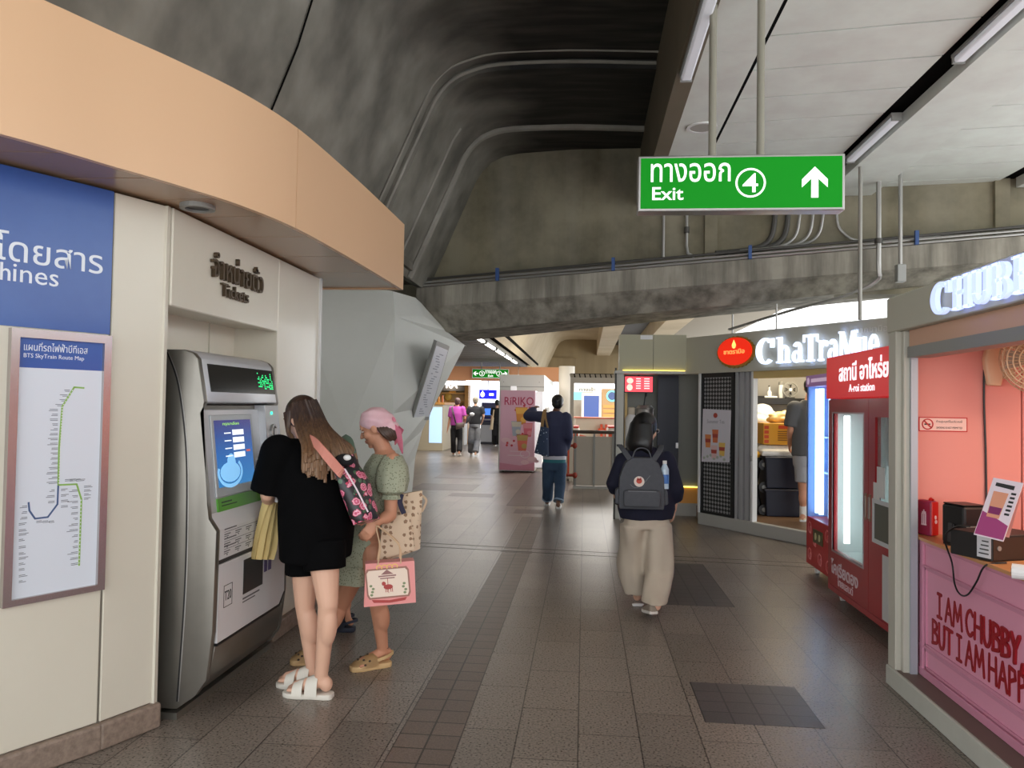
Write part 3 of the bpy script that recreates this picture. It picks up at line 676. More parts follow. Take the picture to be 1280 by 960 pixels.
bm = B(); disc(bm, frS, .25, .2, .12, .055, .006, .0068, 20); arcstrip(bm, frS, .25, .2, .15, .085, .02, .02, 160, 400, .006, .0068); disc(bm, frS, .27, .25, .05, .05, .006, .007, 16); 
obj('screen_splash', bm, mat('screen_cyan', (120, 180, 225), .4, emit=.5), sc_)
bm = B(); fbox(bm, frS, .47, .52, .3, .312, .006, .007); obj('screen_tag', bm, mat('screen_red', (205, 90, 80), .4, emit=.4), sc_)
bm = B(); fbox(bm, frS, .08, .70, .0, .07, -.005, .004); gs = obj('green_label', bm, mat('label_green', (92, 164, 58), .4), tm)
bm = B(); fbox(bm, frS, .12, .24, .042, .05, .004, .005); fbox(bm, frS, .12, .3, .025, .031, .004, .005); obj('label_text', bm, mat('label_ink', (40, 70, 40), .5), gs)
# coin column at the right, flush with the head
cp = [(-2.05, .96), (-1.862, .96), (-1.90, 1.03), (-1.935, 1.60), (-2.05, 1.60)]
mprof(cp, Y1-.24, Y1-.035, steel_l, 'coin_column', .004)
cv_ = V((-.035, 0, .57)).normalized(); frC = Fr((-1.90, Y1-.24, 1.03), (0, 1, 0), cv_)
bm = B(); fbox(bm, frC, .085, .105, .515, .532, 0, .004); obj('status_light', bm, mat('status_green', (40, 220, 170), .4, emit=1.5), tm)
bm = B(); disc(bm, frC, .11, .40, .04, .05, 0, .006); arcstrip(bm, frC, .11, .40, .045, .055, .012, .012, 40, 300, .004, .014); obj('coin_slot', bm, steel, tm)
bm = B(); fbox(bm, frC, .108, .116, .37, .43, .006, .008); obj('coin_slit', bm, black_p, tm)
bm = B(); fbox(bm, frC, .07, .15, .31, .318, 0, .001); fbox(bm, frC, .08, .14, .285, .29, 0, .001); fbox(bm, frC, .07, .15, .15, .2, 0, .001); obj('coin_captions', bm, mat('grey_ink', (130, 130, 134), .6), tm)
# lower front: instruction panel and ticket panel
frL = Fr((-1.864, Y0, 0), (0, 1, 0)); lb = lambda x, y: frL.hit(x, y)
bm = B(); fbox(bm, frL, .05, .94, .80, .955, -.06, -.001); 
obj('instruction_panel', bm, panel_w, tm)
bm = B(); prism(bm, Fr((0, 0, 0), (1, 0, 0)), [(-1.9, .955), (-1.862, .955), (-1.915, 1.035), (-1.97, 1.035)], -(Y1-.035), -(Y0+.045)); obj('knee_panel', bm, panel_w, tm)
bm = B()
for r, (b_, n) in enumerate(((.935, 5), (.885, 5), (.845, 4))):
    fbox(bm, frL, .1, .24, b_+.012, b_+.018, -.001, .0005); fbox(bm, frL, .1, .62, b_, b_+.002, -.001, .0005)
    for k in range(n): fbox(bm, frL, .1+k*.13, .17+k*.13, b_-.014, b_-.009, -.001, .0005); fbox(bm, frL, .1+k*.13, .15+k*.13, b_-.024, b_-.02, -.001, .0005); fbox(bm, frL, .13+k*.13, .14+k*.13, b_-.034, b_-.028, -.001, .0005)
obj('instruction_print', bm, mat('print_ink', (104, 102, 104), .6), tm)
bm = B(); prism(bm, frL, [(.05, .375), (.86, .375), (.94, .44), (.94, .775), (.05, .775)], -.06, -.001); obj('ticket_panel', bm, panel_w, tm)
bm = B(); prism(bm, frL, [(.05, .36), (.87, .36), (.945, .425), (.945, .435), (.865, .37), (.05, .37)], -.06, .0); obj('panel_edge', bm, black_p, tm)
bm = B(); fbox(bm, frL, .045, .94, .778, .797, -.06, -.008); obj('panel_seam', bm, mat('seam_dark', (60, 58, 58), .6), tm)
bm = B(); fbox(bm, frL, .34, .60, .555, .745, -.002, .002); bev(bm, .006, 2); hb = obj('ticket_outlet', bm, mat('outlet_dark', (42, 42, 44), .3, coat=.3), tm)
bm = B(); fbox(bm, frL, .34, .56, .527, .535, -.001, .0006); fbox(bm, frL, .34, .5, .51, .516, -.001, .0006); obj('outlet_caption', bm, MATS['print_ink'], tm)
bm = B(); fbox(bm, frL, .62, .66, .62, .69, -.001, .002); fbox(bm, frL, .68, .72, .62, .69, -.001, .002); obj('note_slots', bm, mat('slot_violet', (92, 78, 130), .4), tm)
bm = text_bm('T20', frL, .121, .574, .076, .05, -.001, .0014, .0); 
for q in ((.11, .208, .54, .543), (.11, .208, .652, .655), (.11, .113, .54, .655), (.205, .208, .54, .655)): fbox(bm, frL, *q, -.001, .0006)
obj('machine_number', bm, mat('ink_black', (40, 40, 42), .6), tm)
bm = B(); box(bm, -2.42, -2.04, Y0-.01, Y1+.2, .0, .035); obj('base_plate', bm, steel_d, tm)
# seam on the side panel
frs = Fr((0, Y0, 0), (1, 0, 0))
bm = B(); ppts = smooth_path([frs.p(-2.15, 1.87, .001), frs.p(-2.085, 1.7, .001), frs.p(-2.035, 1.38, .001), frs.p(-2.02, 1.0, .001), frs.p(-2.022, .6, .001), frs.p(-2.045, .09, .001)], 6)
ribbon(bm, ppts, (1, 0, 0), .007, .002); obj('side_seam', bm, black_p, tm)
bm = B(); ribbon(bm, [p+V((.008, 0, 0)) for p in ppts], (1, 0, 0), .004, .002); obj('seam_highlight', bm, steel, tm)

# ================================================================ flared concrete pier
pier_m = mat('pier_paint', (222, 223, 216), .6, noise=(1.2, .4, (208, 209, 200)))
Yf, Yb = 9.5, 11.2
A0 = V((-2.39, Yf, 0)); A1 = V((-2.375, Yf, 2.72))
fb = at(513, 612, Yb); fb.z = 0; fbm = at(519, 572, Yb); fm = at(543, 506, Yb); ft = at(581, 432, Yb)
fm2 = at(528, 538, Yb)
cap1 = at(491, 364, Yf); cap2 = at(519, 372, 10.1); cap3 = at(530, 395, 10.2); cap4 = at(558, 414, 10.9)
bm = B()
def face(bm, *P): bm.faces.new([bm.verts.new(p) for p in P])
Ls = at(400, 600, Yf); Lb = V((-3.7, Yf+.25, 0)); Lt = V((-3.7, Yf+.25, 2.9)); cr = at(432, 560, Yf); cr.y = Yf
crz = V((-2.95, Yf, 0)); crm = V((-2.95, Yf, 1.2))
face(bm, A0, A1, crm, crz); face(bm, A1, Lt, crm); face(bm, crm, Lt, Lb); face(bm, crm, Lb, crz)
ridgepts = [A0, V((-2.395, Yf, 1.0)), A1]; far = [fb, fbm, fm2, fm, ft]
near = [A0, V((-2.392, Yf, .55)), V((-2.388, Yf, .95)), V((-2.384, Yf, 1.5)), A1]
loft(bm, [[n, f] for n, f in zip(near, far)], closed=False, cap=False)
bk = [V((p.x-1.5, Yb+.6, p.z)) for p in far]; loft(bm, [[f, b_] for f, b_ in zip(far, bk)], closed=False, cap=False)
C5 = at(409, 362, Yf); C5.y = Yf+.2; LtT = V((-3.7, Yf+.25, 3.3))
face(bm, A1, cap1, LtT, Lt); face(bm, A1, cap3, cap2, cap1); face(bm, A1, ft, cap4, cap3); face(bm, cap1, cap2, V((-2.5, 11.5, 3.2)), LtT); face(bm, cap2, cap3, cap4, V((-2.3, 11.5, 3.0))); face(bm, ft, V((ft.x, ft.y+.2, ft.z)), cap4)
bmesh.ops.remove_doubles(bm, verts=bm.verts, dist=1e-4)
pier = obj('concrete_pier', bm, pier_m); tag(pier, 'pale grey flared concrete pier carrying the crossbeam', 'pillar')
# framed route map on the leaning side of the pier
n0 = near[3].lerp(near[4], .1)
u_ = (fm-near[3]); u_ = V((u_.x, u_.y, 0)).normalized()
def onpier(x, y):
    a, b_, c = near[2], far[2], ft
    P = [near[3], far[3], ft]; n = (P[1]-P[0]).cross(P[2]-P[0]).normalized(); d = _ray(x, y); o = V((0, 0, EYE)); tt = (P[0]-o).dot(n)/d.dot(n); return o+d*tt, n
cs = [onpier(*q) for q in ((511, 524), (532, 523), (558, 431), (542, 424))]
n = cs[0][1]; n = n if n.dot(V((0, -1, 0))) > 0 else -n
t = thing('route_map', 'small leaning framed map on the flared pier', 'sign', cs[0][0])
def quadbox(bm, Q, d0, d1): loft(bm, [[q+n*d0 for q in Q], [q+n*d1 for q in Q]])
Q = [c[0] for c in cs]; ctr = sum(Q, V())/4
bm = B(); quadbox(bm, Q, .005, .05); obj('frame', bm, grey_alu, t)
bm = B(); quadbox(bm, [ctr+(q-ctr)*.9 for q in Q], .05, .054); obj('map_sheet', bm, mat('pier_map', (232, 236, 244), .3), t)
bm = B(); rnd = random.Random(8)
for k in range(26):
    f = .1+.8*k/26; a = Q[0].lerp(Q[3], f); b_ = Q[1].lerp(Q[2], f); s = rnd.uniform(.2, .5); e = s+rnd.uniform(.1, .3)
    p0 = a.lerp(b_, s)+n*.056; p1 = a.lerp(b_, e)+n*.056; ribbon(bm, [p0, p1], Q[3]-Q[0], .012, .002)
obj('map_print', bm, mat('map_faint', (170, 174, 188), .6), t)
# ================================================================ serif letters for the lit shop signs
def serif(bm, fr, ch, a, b, w, h, c0=.02, c1=.05):
    S = lambda L: prism(bm, fr, [(a+x*w, b+y*h) for x, y in L], c0, c1)
    R = lambda x0, x1, y0, y1: S([(x0, y0), (x1, y0), (x1, y1), (x0, y1)])
    A = lambda cx, cy, rx, ry, tx, ty, d0, d1: arcstrip(bm, fr, a+cx*w, b+cy*h, rx*w, ry*h, tx*w, ty*h, d0, d1, c0, c1)
    foot = lambda x0, x1, y=0: R(x0, x1, y, y+.07)
    if ch == 'C': A(.52, .5, .5, .52, .27, .1, 48, 312); R(.78, .95, .62, .98); 
    elif ch == 'H':
        for x in (.06, .64): R(x+.04, x+.27, 0, 1); foot(x-.05, x+.36); foot(x-.05, x+.36, .93)
        R(.3, .7, .45, .56)
    elif ch == 'U':
        R(.1, .34, .32, 1); R(.7, .88, .32, 1); foot(0, .44, .93); foot(.6, .98, .93); A(.49, .34, .39, .36, .21, .12, 180, 360)
    elif ch == 'B':
        R(.1, .36, 0, 1); foot(0, .4); foot(0, .4, .93); R(.3, .6, .0, .08); R(.3, .6, .46, .55); R(.3, .55, .92, 1)
        A(.52, .74, .38, .26, .22, .08, -90, 90); A(.56, .26, .42, .285, .24, .08, -90, 90)
    elif ch == 'Y':
        S([(.0, 1), (.28, 1), (.6, .45), (.4, .45)]); S([(.76, 1), (.92, 1), (.6, .45), (.44, .45)]); R(.38, .62, 0, .5); foot(.26, .74); foot(-.04, .38, .94); foot(.66, 1.02, .94)
    elif ch == 'h':
        R(.12, .38, 0, 1); foot(0, .48); foot(0, .3, .93); R(.64, .88, 0, .48); foot(.55, .98); A(.52, .44, .36, .25, .22, .1, 0, 160)
    elif ch == 'a':
        R(.58, .82, .08, .48); A(.46, .46, .36, .25, .24, .08, 0, 155); A(.4, .2, .36, .22, .2, .08, 0, 360); foot(.6, 1.0)
    elif ch == 'T': R(.38, .64, 0, 1); foot(.24, .78); R(.02, 1.0, .9, 1); R(.02, .1, .72, .9); R(.92, 1.0, .72, .9)
    elif ch == 'r': R(.14, .42, 0, .7); foot(0, .56); foot(0, .3, .63); A(.62, .44, .32, .26, .2, .12, 40, 170); disc(bm, fr, a+.84*w, b+.58*h, .14*w, .1*h, c0, c1, 14)
    elif ch == 'M':
        R(.08, .18, 0, 1); R(.76, .96, 0, 1); foot(0, .28); foot(.66, 1.04); S([(.06, 1), (.28, 1), (.54, .3), (.47, .04)]); S([(.74, 1), (.84, 1), (.54, .04), (.46, .04)]); foot(0, .26, .93); foot(.76, 1.04, .93)
    elif ch == 'u':
        R(.12, .36, .2, .7); foot(0, .3, .63); R(.62, .86, 0, .7); foot(.52, .8, .63); foot(.7, 1.0); A(.46, .24, .34, .26, .22, .1, 180, 330)
    elif ch == 'e': A(.5, .35, .46, .37, .25, .09, 0, 325); R(.18, .94, .33, .41)
    return bm
glow = mat('sign_glow', (214, 228, 255), .4, emit=.8)
glow2 = mat('sign_glow_blue', (190, 206, 255), .4, emit=.55)
alu_d = mat('fascia_grey', (188, 185, 170), .5, noise=(.7, .3, (178, 175, 160)))
alu_l = mat('frame_grey', (190, 188, 178), .45)

# ================================================================ tea kiosk (skewed front)
fT = Fr((1.62, 11.18, 0), (.558, -.83, 0)); fL = Fr((0, 11.42, 0), (1, 0, 0))
hT = lambda x, y: fT.hit(x, y)
tk = thing('tea_kiosk', 'grey tea kiosk with lit white serif letters and red oval badge', 'kiosk', (2.3, 11.2, 0))
bm = B(); fbox(bm, fT, -.30, 3.6, 2.14, 2.645, -.4, 0); fbox(bm, fT, -.30, 3.6, 2.12, 2.16, -.4, .03); obj('fascia', bm, alu_d, tk)
bm = B(); fbox(bm, fL, .50, .985, 2.16, 2.69, -.4, 0); obj('fascia', bm, mat('fascia_olive', (172, 168, 142), .5), tk)
bm = B(); fbox(bm, fL, .99, 1.46, 2.16, 2.69, -.4, -.003); obj('fascia', bm, MATS['fascia_olive'], tk)
bm = B(); fbox(bm, fL, .44, 1.47, 2.12, 2.16, -.4, .04); obj('fascia_lip', bm, alu_l, tk)
bm = B(); fbox(bm, fL, .55, 1.44, 2.161, 2.17, .004, .03); obj('light_strip', bm, mat('strip_yellow', (238, 214, 90), .4, emit=1.6), tk)
bm = B(); fbox(bm, fL, .80, .975, 2.62, 2.68, 0, .004); obj('notice', bm, white_p, tk)
for ch, px0, px1, py0, py1 in (('C', 948, 975, 455, 422), ('h', 974, 994, 454, 421), ('a', 993, 1010, 453, 429), ('T', 1007, 1028, 452, 420), ('r', 1026, 1040, 451, 430), ('a', 1038, 1054, 450, 427), ('M', 1052, 1077, 450, 417), ('u', 1074, 1090, 448, 427), ('e', 1089, 1104, 446, 420)):
    a0, b0 = hT(px0, py0); a1, _ = hT(px1, py0); hh = hT((px0+px1)/2, py1)[1]-hT((px0+px1)/2, py0)[1]
    if ch in 'areu': hh = .245/.7 if ch != 'e' else .26/.7
    else: hh = .325
    o = obj('sign_letter', serif(B(), fT, ch, a0, 2.205, (a1-a0)*.88, hh*(1 if ch != 'e' else 1), .03, .06), glow, tk)
a0, _ = hT(899, 440); a1, _ = hT(944, 440); ca = (a0+a1)/2; ra = (a1-a0)/2
bm = B(); seg = 56; prism(bm, fT, [(ca+ra*(1.0+.05*(i % 2))*math.cos(2*math.pi*i/seg), 2.385+.205*(1+.06*(i % 2))*math.sin(2*math.pi*i/seg)) for i in range(seg)], 0, .03); obj('badge_rim', bm, mat('badge_gold', (168, 140, 60), .4, .4), tk)
bm = B(); disc(bm, fT, ca, 2.395, ra*.93, .185, .03, .05); bo = obj('badge', bm, mat('badge_red', (236, 40, 14), .4, emit=.4), tk)
bm = B(); disc(bm, fT, ca, 2.475, .035, .045, .05, .056, 10); prism(bm, fT, [(ca-.035, 2.48), (ca+.035, 2.48), (ca, 2.55)], .05, .056); obj('badge_flame', bm, mat('badge_yellow', (246, 200, 110), .4, emit=.7), bo)
bm = text_bm('ชาตรามือ', fT, ca-.19, 2.36, .38, .065, .05, .004, .02); obj('badge_lettering', bm, mat('badge_orange', (246, 150, 80), .4, emit=.7), bo)
bm = text_bm('จากชามือ', fT, hT(1070, 415)[0], 2.50, .40, .07, .004, .004, .01); obj('small_lettering', bm, mat('grey_letter', (206, 202, 190), .5), tk)
# frame, sill and uprights
bm = B(); fbox(bm, fT, -.02, 3.6, 0, .165, -.1, 0); bev(bm, .01, 2); obj('sill', bm, mat('sill_grey', (176, 174, 168), .5), tk)
bm = B(); fbox(bm, fT, -.012, .02, .165, 2.12, -.06, .012); obj('post', bm, white_p, tk)
bm = B(); fbox(bm, fT, .022, .64, .165, 2.12, -.05, -.03); 
def meshn(N, L, b):
    tc = N.new('ShaderNodeTexCoord'); mp = N.new('ShaderNodeMapping'); mp.inputs['Rotation'].default_value = (0, 0, 0); mp.inputs['Scale'].default_value = (9, 9, 9); L.new(tc.outputs['Object'], mp.inputs[0])
    sx = N.new('ShaderNodeSeparateXYZ'); L.new(mp.outputs[0], sx.inputs[0])
    def wave(src): 
        s = N.new('ShaderNodeMath'); s.operation = 'SINE'; m2 = N.new('ShaderNodeMath'); m2.operation = 'MULTIPLY'; m2.inputs[1].default_value = 6.283; L.new(src, m2.inputs[0]); L.new(m2.outputs[0], s.inputs[0]); return s.outputs[0]
    u = N.new('ShaderNodeMath'); u.operation = 'MULTIPLY'; u.inputs[1].default_value = 1.2; L.new(sx.outputs['Y'], u.inputs[0])
    pr = N.new('ShaderNodeMath'); pr.operation = 'ADD'; L.new(u.outputs[0], pr.inputs[0]); L.new(sx.outputs['Z'], pr.inputs[1])
    pm = N.new('ShaderNodeMath'); pm.operation = 'SUBTRACT'; L.new(u.outputs[0], pm.inputs[0]); L.new(sx.outputs['Z'], pm.inputs[1])
    k = N.new('ShaderNodeMath'); k.operation = 'MULTIPLY'; L.new(wave(pr.outputs[0]), k.inputs[0]); L.new(wave(pm.outputs[0]), k.inputs[1])
    r = N.new('ShaderNodeMapRange'); r.inputs[1].default_value = -.1; r.inputs[2].default_value = .35; L.new(k.outputs[0], r.inputs[0])
    mx = N.new('ShaderNodeMix'); mx.data_type = 'RGBA'; mx.inputs[6].default_value = lin((24, 24, 26)); mx.inputs[7].default_value = lin((150, 150, 150)); L.new(r.outputs[0], mx.inputs[0]); L.new(mx.outputs[2], b.inputs['Base Color'])
mesh_m = node_mat('metal_mesh', meshn, .5)
o = obj('mesh_panel', bm, mesh_m, tk)
bm = B()
for q in ((.02, .06, .165, 2.12), (.60, .65, .165, 2.12), (.06, .6, 2.06, 2.12), (.06, .6, .165, .2)): fbox(bm, fT, *q, -.06, -.01)
obj('mesh_frame', bm, black_p, tk)
bm = B()
for k in range(6): fbox(bm, fT, .66+k*.05, .705+k*.05, .165, 2.12, -.07-(k % 2)*.03, -.03-(k % 2)*.03)
obj('folding_door', bm, mat('door_grey', (168, 168, 170), .5), tk)
bm = B(); fbox(bm, fT, .955, .99, .165, 2.12, -.1, -.02); dp = obj('door_post', bm, white_p, tk)
bm = B(); fbox(bm, fT, .96, .985, .95, 1.02, -.02, .0); obj('door_lock', bm, grey_alu, dp)
bm = B(); fbox(bm, fT, .99, 3.6, 2.03, 2.12, -.12, -.02); obj('door_head', bm, mat('wood_yellow', (214, 184, 120), .5), tk)
# interior shell
def tin(a, d): p = fT.p(a, 0, -d); return (p.x, p.y)
bm = B(); prism(bm, WORLD, [tin(.0, .1), tin(3.6, .1), (6.2, 9.6), (6.2, 12.9), (1.7, 12.9)], .0, .16); struct('floor_kiosk', bm, mat('kiosk_floor', (124, 96, 72), .4), 'raised brown floor inside the tea kiosk')
back = mat('kiosk_back', (150, 148, 144), .6)
struct('wall_kiosk', box(B(), 1.75, 6.2, 12.3, 12.36, .16, 2.5), back); struct('wall_kiosk', box(B(), 6.15, 6.2, 8.5, 12.3, .16, 2.5), back)
bm = B(); prism(bm, WORLD, [tin(-.2, .4), tin(3.6, .4), (6.2, 9.6), (6.2, 12.9), (1.6, 12.9)], 2.5, 2.56); struct('ceiling_kiosk', bm, white_p)
struct('wall_kiosk', box(B(), 1.72, 1.78, 11.3, 12.3, .16, 2.5), back)
# left bay of the kiosk: post, panels, tv menu
X = lambda x, y, Y: at(x, y, Y).x
bm = B(); box(bm, .46, .57, 11.44, 11.7, 0, 2.12); bev(bm, .006, 1); obj('post', bm, alu_l, tk)
bm = B(); box(bm, .435, .462, 11.40, 11.44, .0, 2.2); obj('post_trim', bm, mat('trim_dark', (60, 58, 54), .5), tk)
bm = B(); box(bm, X(848.5, 500, 12), X(873, 500, 12)+.12, 12.0, 12.06, .45, 2.4); obj('grey_panel', bm, mat('panel_grey', (128, 128, 122), .5), tk)
bm = B(); box(bm, X(849, 610, 12), X(873, 610, 12)+.12, 11.99, 12.06, .19, .43); obj('orange_panel', bm, mat('panel_orange', (226, 160, 76), .45), tk)
bm = B(); box(bm, X(849, 608, 12), X(873, 608, 12)+.1, 11.97, 12.0, .43, .445); obj('light_line', bm, MATS['strip_yellow'], tk)
bm = B(); box(bm, .57, 1.75, 11.98, 12.06, 0, .19); obj('plinth', bm, MATS['sill_grey'], tk)
bm = B(); box(bm, X(822, 500, 12), X(848, 500, 12), 11.97, 12.05, .19, 2.4); nv = obj('navy_door', bm, mat('door_navy', (32, 36, 52), .45), tk)
bm = B(); box(bm, X(845, 500, 12), X(848, 500, 12), 11.955, 11.97, 1.02, 1.1); obj('door_handle', bm, steel, nv)
bm = B(); box(bm, .57, X(828, 500, 12), 12.25, 12.3, .19, 2.5); obj('back_panel', bm, MATS['panel_grey'], tk)
bm = B(); box(bm, X(781, 480, 12), X(784, 480, 12), 11.9, 11.96, 1.0, 2.1); obj('wood_post', bm, MATS['wood_yellow'], tk)
fTV = Fr((X(780, 480, 11.8), 11.8, 0), (1, 0, 0)); tw = X(817, 480, 11.8)-X(780, 480, 11.8); z0 = at(798, 491, 11.8).z; z1 = at(798, 469.5, 11.8).z
t = thing('menu_screen', 'red lit menu screen hanging at the left end of the tea kiosk', 'screen', fTV.p(tw/2, z0))
bm = B(); fbox(bm, fTV, 0, tw, z0, z1, -.06, 0); obj('housing', bm, black_p, t)
bm = B(); fbox(bm, fTV, .015, tw-.015, z0+.015, z1-.015, 0, .003); obj('display', bm, mat('menu_red', (232, 62, 74), .3, emit=.75), t)
bm = B(); 
for r in range(5): fbox(bm, fTV, .18, .25, z0+.06+r*.036, z0+.075+r*.036, .003, .005); fbox(bm, fTV, .30, .38, z0+.06+r*.036, z0+.075+r*.036, .003, .005)
obj('menu_lines', bm, mat('menu_white', (250, 220, 220), .4, emit=.6), t)
bm = B(); disc(bm, fTV, .085, z0+.08, .045, .05, .003, .005, 12); disc(bm, fTV, .09, z0+.18, .05, .045, .003, .005, 12); obj('menu_picture', bm, mat('menu_cream', (252, 206, 190), .4, emit=.6), t)
bm = B(); box(bm, fTV.O.x+tw/2-.02, fTV.O.x+tw/2+.02, 11.84, 11.86, z1-.02, 2.5); obj('bracket', bm, black_p, t)
# serving counter with urn and white canister in the left bay
bm = B(); box(bm, .6, X(821, 540, 11.9), 11.75, 11.965, .0, 1.0); bev(bm, .008, 1); tag(obj('counter', bm, mat('counter_dark', (58, 56, 56), .5)), 'dark serving counter behind the backpack walker', 'counter')
def lathe(bm, c, prof, n=18):
    loft(bm, [ell((c[0], c[1], c[2]+z), r, r, n) for r, z in prof]); return bm
p = at(806, 530, 11.9)
t = thing('tea_urn', 'steel tea urn with a black ladle on the dark counter', 'urn', (p.x, 11.95, 1.0))
obj('body', lathe(B(), (p.x, 11.95, 1.0), [(.11, 0), (.13, .02), (.13, .62), (.10, .66)]), steel, t, smooth=True)
obj('rim', lathe(B(), (p.x, 11.95, 1.6), [(.135, 0), (.14, .02), (.10, .03)]), steel, t, smooth=True)
bm = B(); cyl(bm, (p.x-.02, 11.95, 1.6), (p.x+.02, 11.95, 1.88), .012); ball(bm, (p.x+.02, 11.95, 1.84), (.02, .02, .05)); obj('ladle', bm, black_p, t)
p = at(789, 520, 11.9)
t = thing('canister', 'white canister beside the steel tea urn', 'container', (p.x, 11.9, 1.0))
obj('body', lathe(B(), (p.x, 11.9, 1.0), [(.08, 0), (.09, .02), (.09, .46), (.05, .52)]), white_p, t, smooth=True)
obj('cap', lathe(B(), (p.x, 11.9, 1.52), [(.05, 0), (.055, .01), (.055, .1), (.03, .11)]), mat('cap_cream', (222, 210, 190), .5), t, smooth=True)
bm = B(); loft(bm, [ell((p.x-.0, 11.68, z), rx, .04, 14, f=lambda t_: 1+.12*math.sin(5*t_)) for z, rx in ((.62, .1), (.8, .12), (1.0, .11), (1.08, .03))]); tag(obj('apron', bm, mat('apron_black', (30, 30, 33), .8)), 'black cloth hanging on the counter front below the white canister', 'cloth')
# poster taped on the mesh
pf = [hT(*q) for q in ((877, 577), (912, 578), (914, 513), (879, 511))]
t = thing('poster', 'white iced tea poster taped to the mesh panel', 'poster', fT.p(pf[0][0], pf[0][1]))
bm = B(); pp = [(x, y) for x, y in pf]; prism(bm, fT, pp, 0.0, .004); obj('sheet', bm, mat('poster_white', (216, 212, 220), .5), t)
pa0 = pf[0][0]; pw = pf[1][0]-pf[0][0]; pb0 = pf[0][1]; ph = pf[2][1]-pf[0][1]
bm = B(); disc(bm, fT, pa0+pw*.5, pb0+ph*.9, .04, .035, .004, .006, 14); obj('logo', bm, mat('poster_red', (176, 70, 56), .5), t)
bm = text_bm('Summer Tea', fT, pa0+pw*.2, pb0+ph*.75, pw*.62, .05, .004, .002, 0); obj('title', bm, mat('poster_ink', (170, 166, 176), .5), t)
for i, (fx, fy, c) in enumerate(((.24, .38, (222, 140, 80)), (.5, .48, (216, 120, 76)), (.74, .24, (230, 190, 96)), (.46, .18, (226, 190, 190)))):
    bm = B(); x, y = pa0+pw*fx, pb0+ph*fy; prism(bm, fT, [(x-.045, y-.07), (x+.045, y-.07), (x+.06, y+.11), (x-.06, y+.11)], .004, .006); g = obj('drink_picture', bm, mat('drink%d' % i, c, .5), t)
    bm = B(); prism(bm, fT, [(x-.05, y-.0), (x+.05, y-.0), (x+.055, y+.05), (x-.055, y+.05)], .006, .0075); obj('cup_band', bm, MATS['poster_red'], g)
bm = B()
for k in range(7): disc(bm, fT, pa0+pw*(.1+.12*k), pb0+ph*(.08+.03*(k % 3)), .025, .02, .004, .006, 8)
obj('leaf_print', bm, mat('leaf_print', (176, 184, 172), .5), t)
# shelf and the things on it
Ys = 12.2
sz = at(975, 506, Ys).z
bm = B(); box(bm, X(937, 500, Ys), X(1013, 500, Ys), 11.98, 12.3, sz, sz+.10); bev(bm, .008, 1); tag(obj('wall_shelf', bm, black_p), 'black wall shelf at the back of the tea kiosk', 'shelf')
sz += .10; Yq = 12.12
t = thing('router', 'black router with two aerials on the left of the shelf', 'router', (X(952, 495, Yq), Yq, sz))
bm = B(); x = X(952, 495, Yq); box(bm, x-.11, x+.11, Yq-.07, Yq+.07, sz, sz+.03); bev(bm, .006, 1); obj('body', bm, black_p, t)
for s in (-.1, .1): bm = B(); cyl(bm, (x+s, Yq, sz+.03), (x+s*1.1, Yq, sz+.19), .009); obj('antenna', bm, black_p, t)
x = X(961.5, 495, Yq); t = thing('spray_bottle', 'small white bottle on a tray on the shelf', 'bottle', (x, Yq, sz))
bm = B(); lathe(bm, (x, Yq, sz), [(.03, 0), (.034, .01), (.034, .09), (.014, .12)]); obj('body', bm, white_p, t, smooth=True)
bm = B(); cyl(bm, (x, Yq, sz+.12), (x, Yq, sz+.17), .016); obj('cap', bm, white_p, t)
bm = B(); box(bm, x-.09, x+.1, Yq-.1, Yq-.04, sz, sz+.03); bev(bm, .008, 1); tag(obj('tray', bm, white_p), 'low white tray lying in front of the small bottle on the shelf', 'tray')
x = X(976, 495, Yq); t = thing('water_bottle', 'tall white bottle between tray and little fan on the shelf', 'bottle', (x, Yq, sz))
bm = B(); lathe(bm, (x, Yq, sz), [(.03, 0), (.035, .01), (.035, .2)]); obj('body', bm, white_p, t, smooth=True)
bm = B(); lathe(bm, (x, Yq, sz+.2), [(.033, 0), (.036, .01), (.036, .045), (.02, .055)]); obj('cap', bm, grey_alu, t, smooth=True)
x = X(987, 495, Yq); t = thing('desk_fan', 'small black desk fan at the right end of the shelf', 'fan', (x, Yq, sz))
fq = Fr((x, Yq-.04, sz+.13), (1, 0, 0))
bm = B(); arcstrip(bm, fq, 0, 0, .115, .115, .012, .012, 0, 360, -.02, .02); arcstrip(bm, fq, 0, 0, .08, .08, .004, .004, 0, 360, .0, .01); 
for k in range(10): ribbon(bm, [fq.p(.02*math.cos(k*.628), .02*math.sin(k*.628), .012), fq.p(.112*math.cos(k*.628), .112*math.sin(k*.628), .012)], fq.n.cross(V((math.cos(k*.628), 0, math.sin(k*.628)))), .005, .004)
obj('guard', bm, grey_alu, t)
bm = B(); 
for k in range(4): prism(bm, fq, [(.01*math.cos(k*1.57), .01*math.sin(k*1.57)), (.09*math.cos(k*1.57-.4), .09*math.sin(k*1.57-.4)), (.09*math.cos(k*1.57+.4), .09*math.sin(k*1.57+.4))], -.01, -.005)
obj('blades', bm, black_p, t)
bm = B(); disc(bm, fq, 0, 0, .025, .025, .012, .022); obj('hub', bm, white_p, t)
bm = B(); box(bm, x-.06, x+.06, Yq-.07, Yq+.05, sz, sz+.015); cyl(bm, (x, Yq, sz), (x, Yq, sz+.04), .02); obj('stand', bm, black_p, t)
bm = B(); box(bm, X(1013, 500, 11.6), X(1042, 500, 11.6), 11.46, 11.56, .16, 2.5); bev(bm, .006, 1); tag(obj('wooden_post', bm, MATS['wood_yellow']), 'yellow wooden upright behind the man in the tea kiosk', 'post')
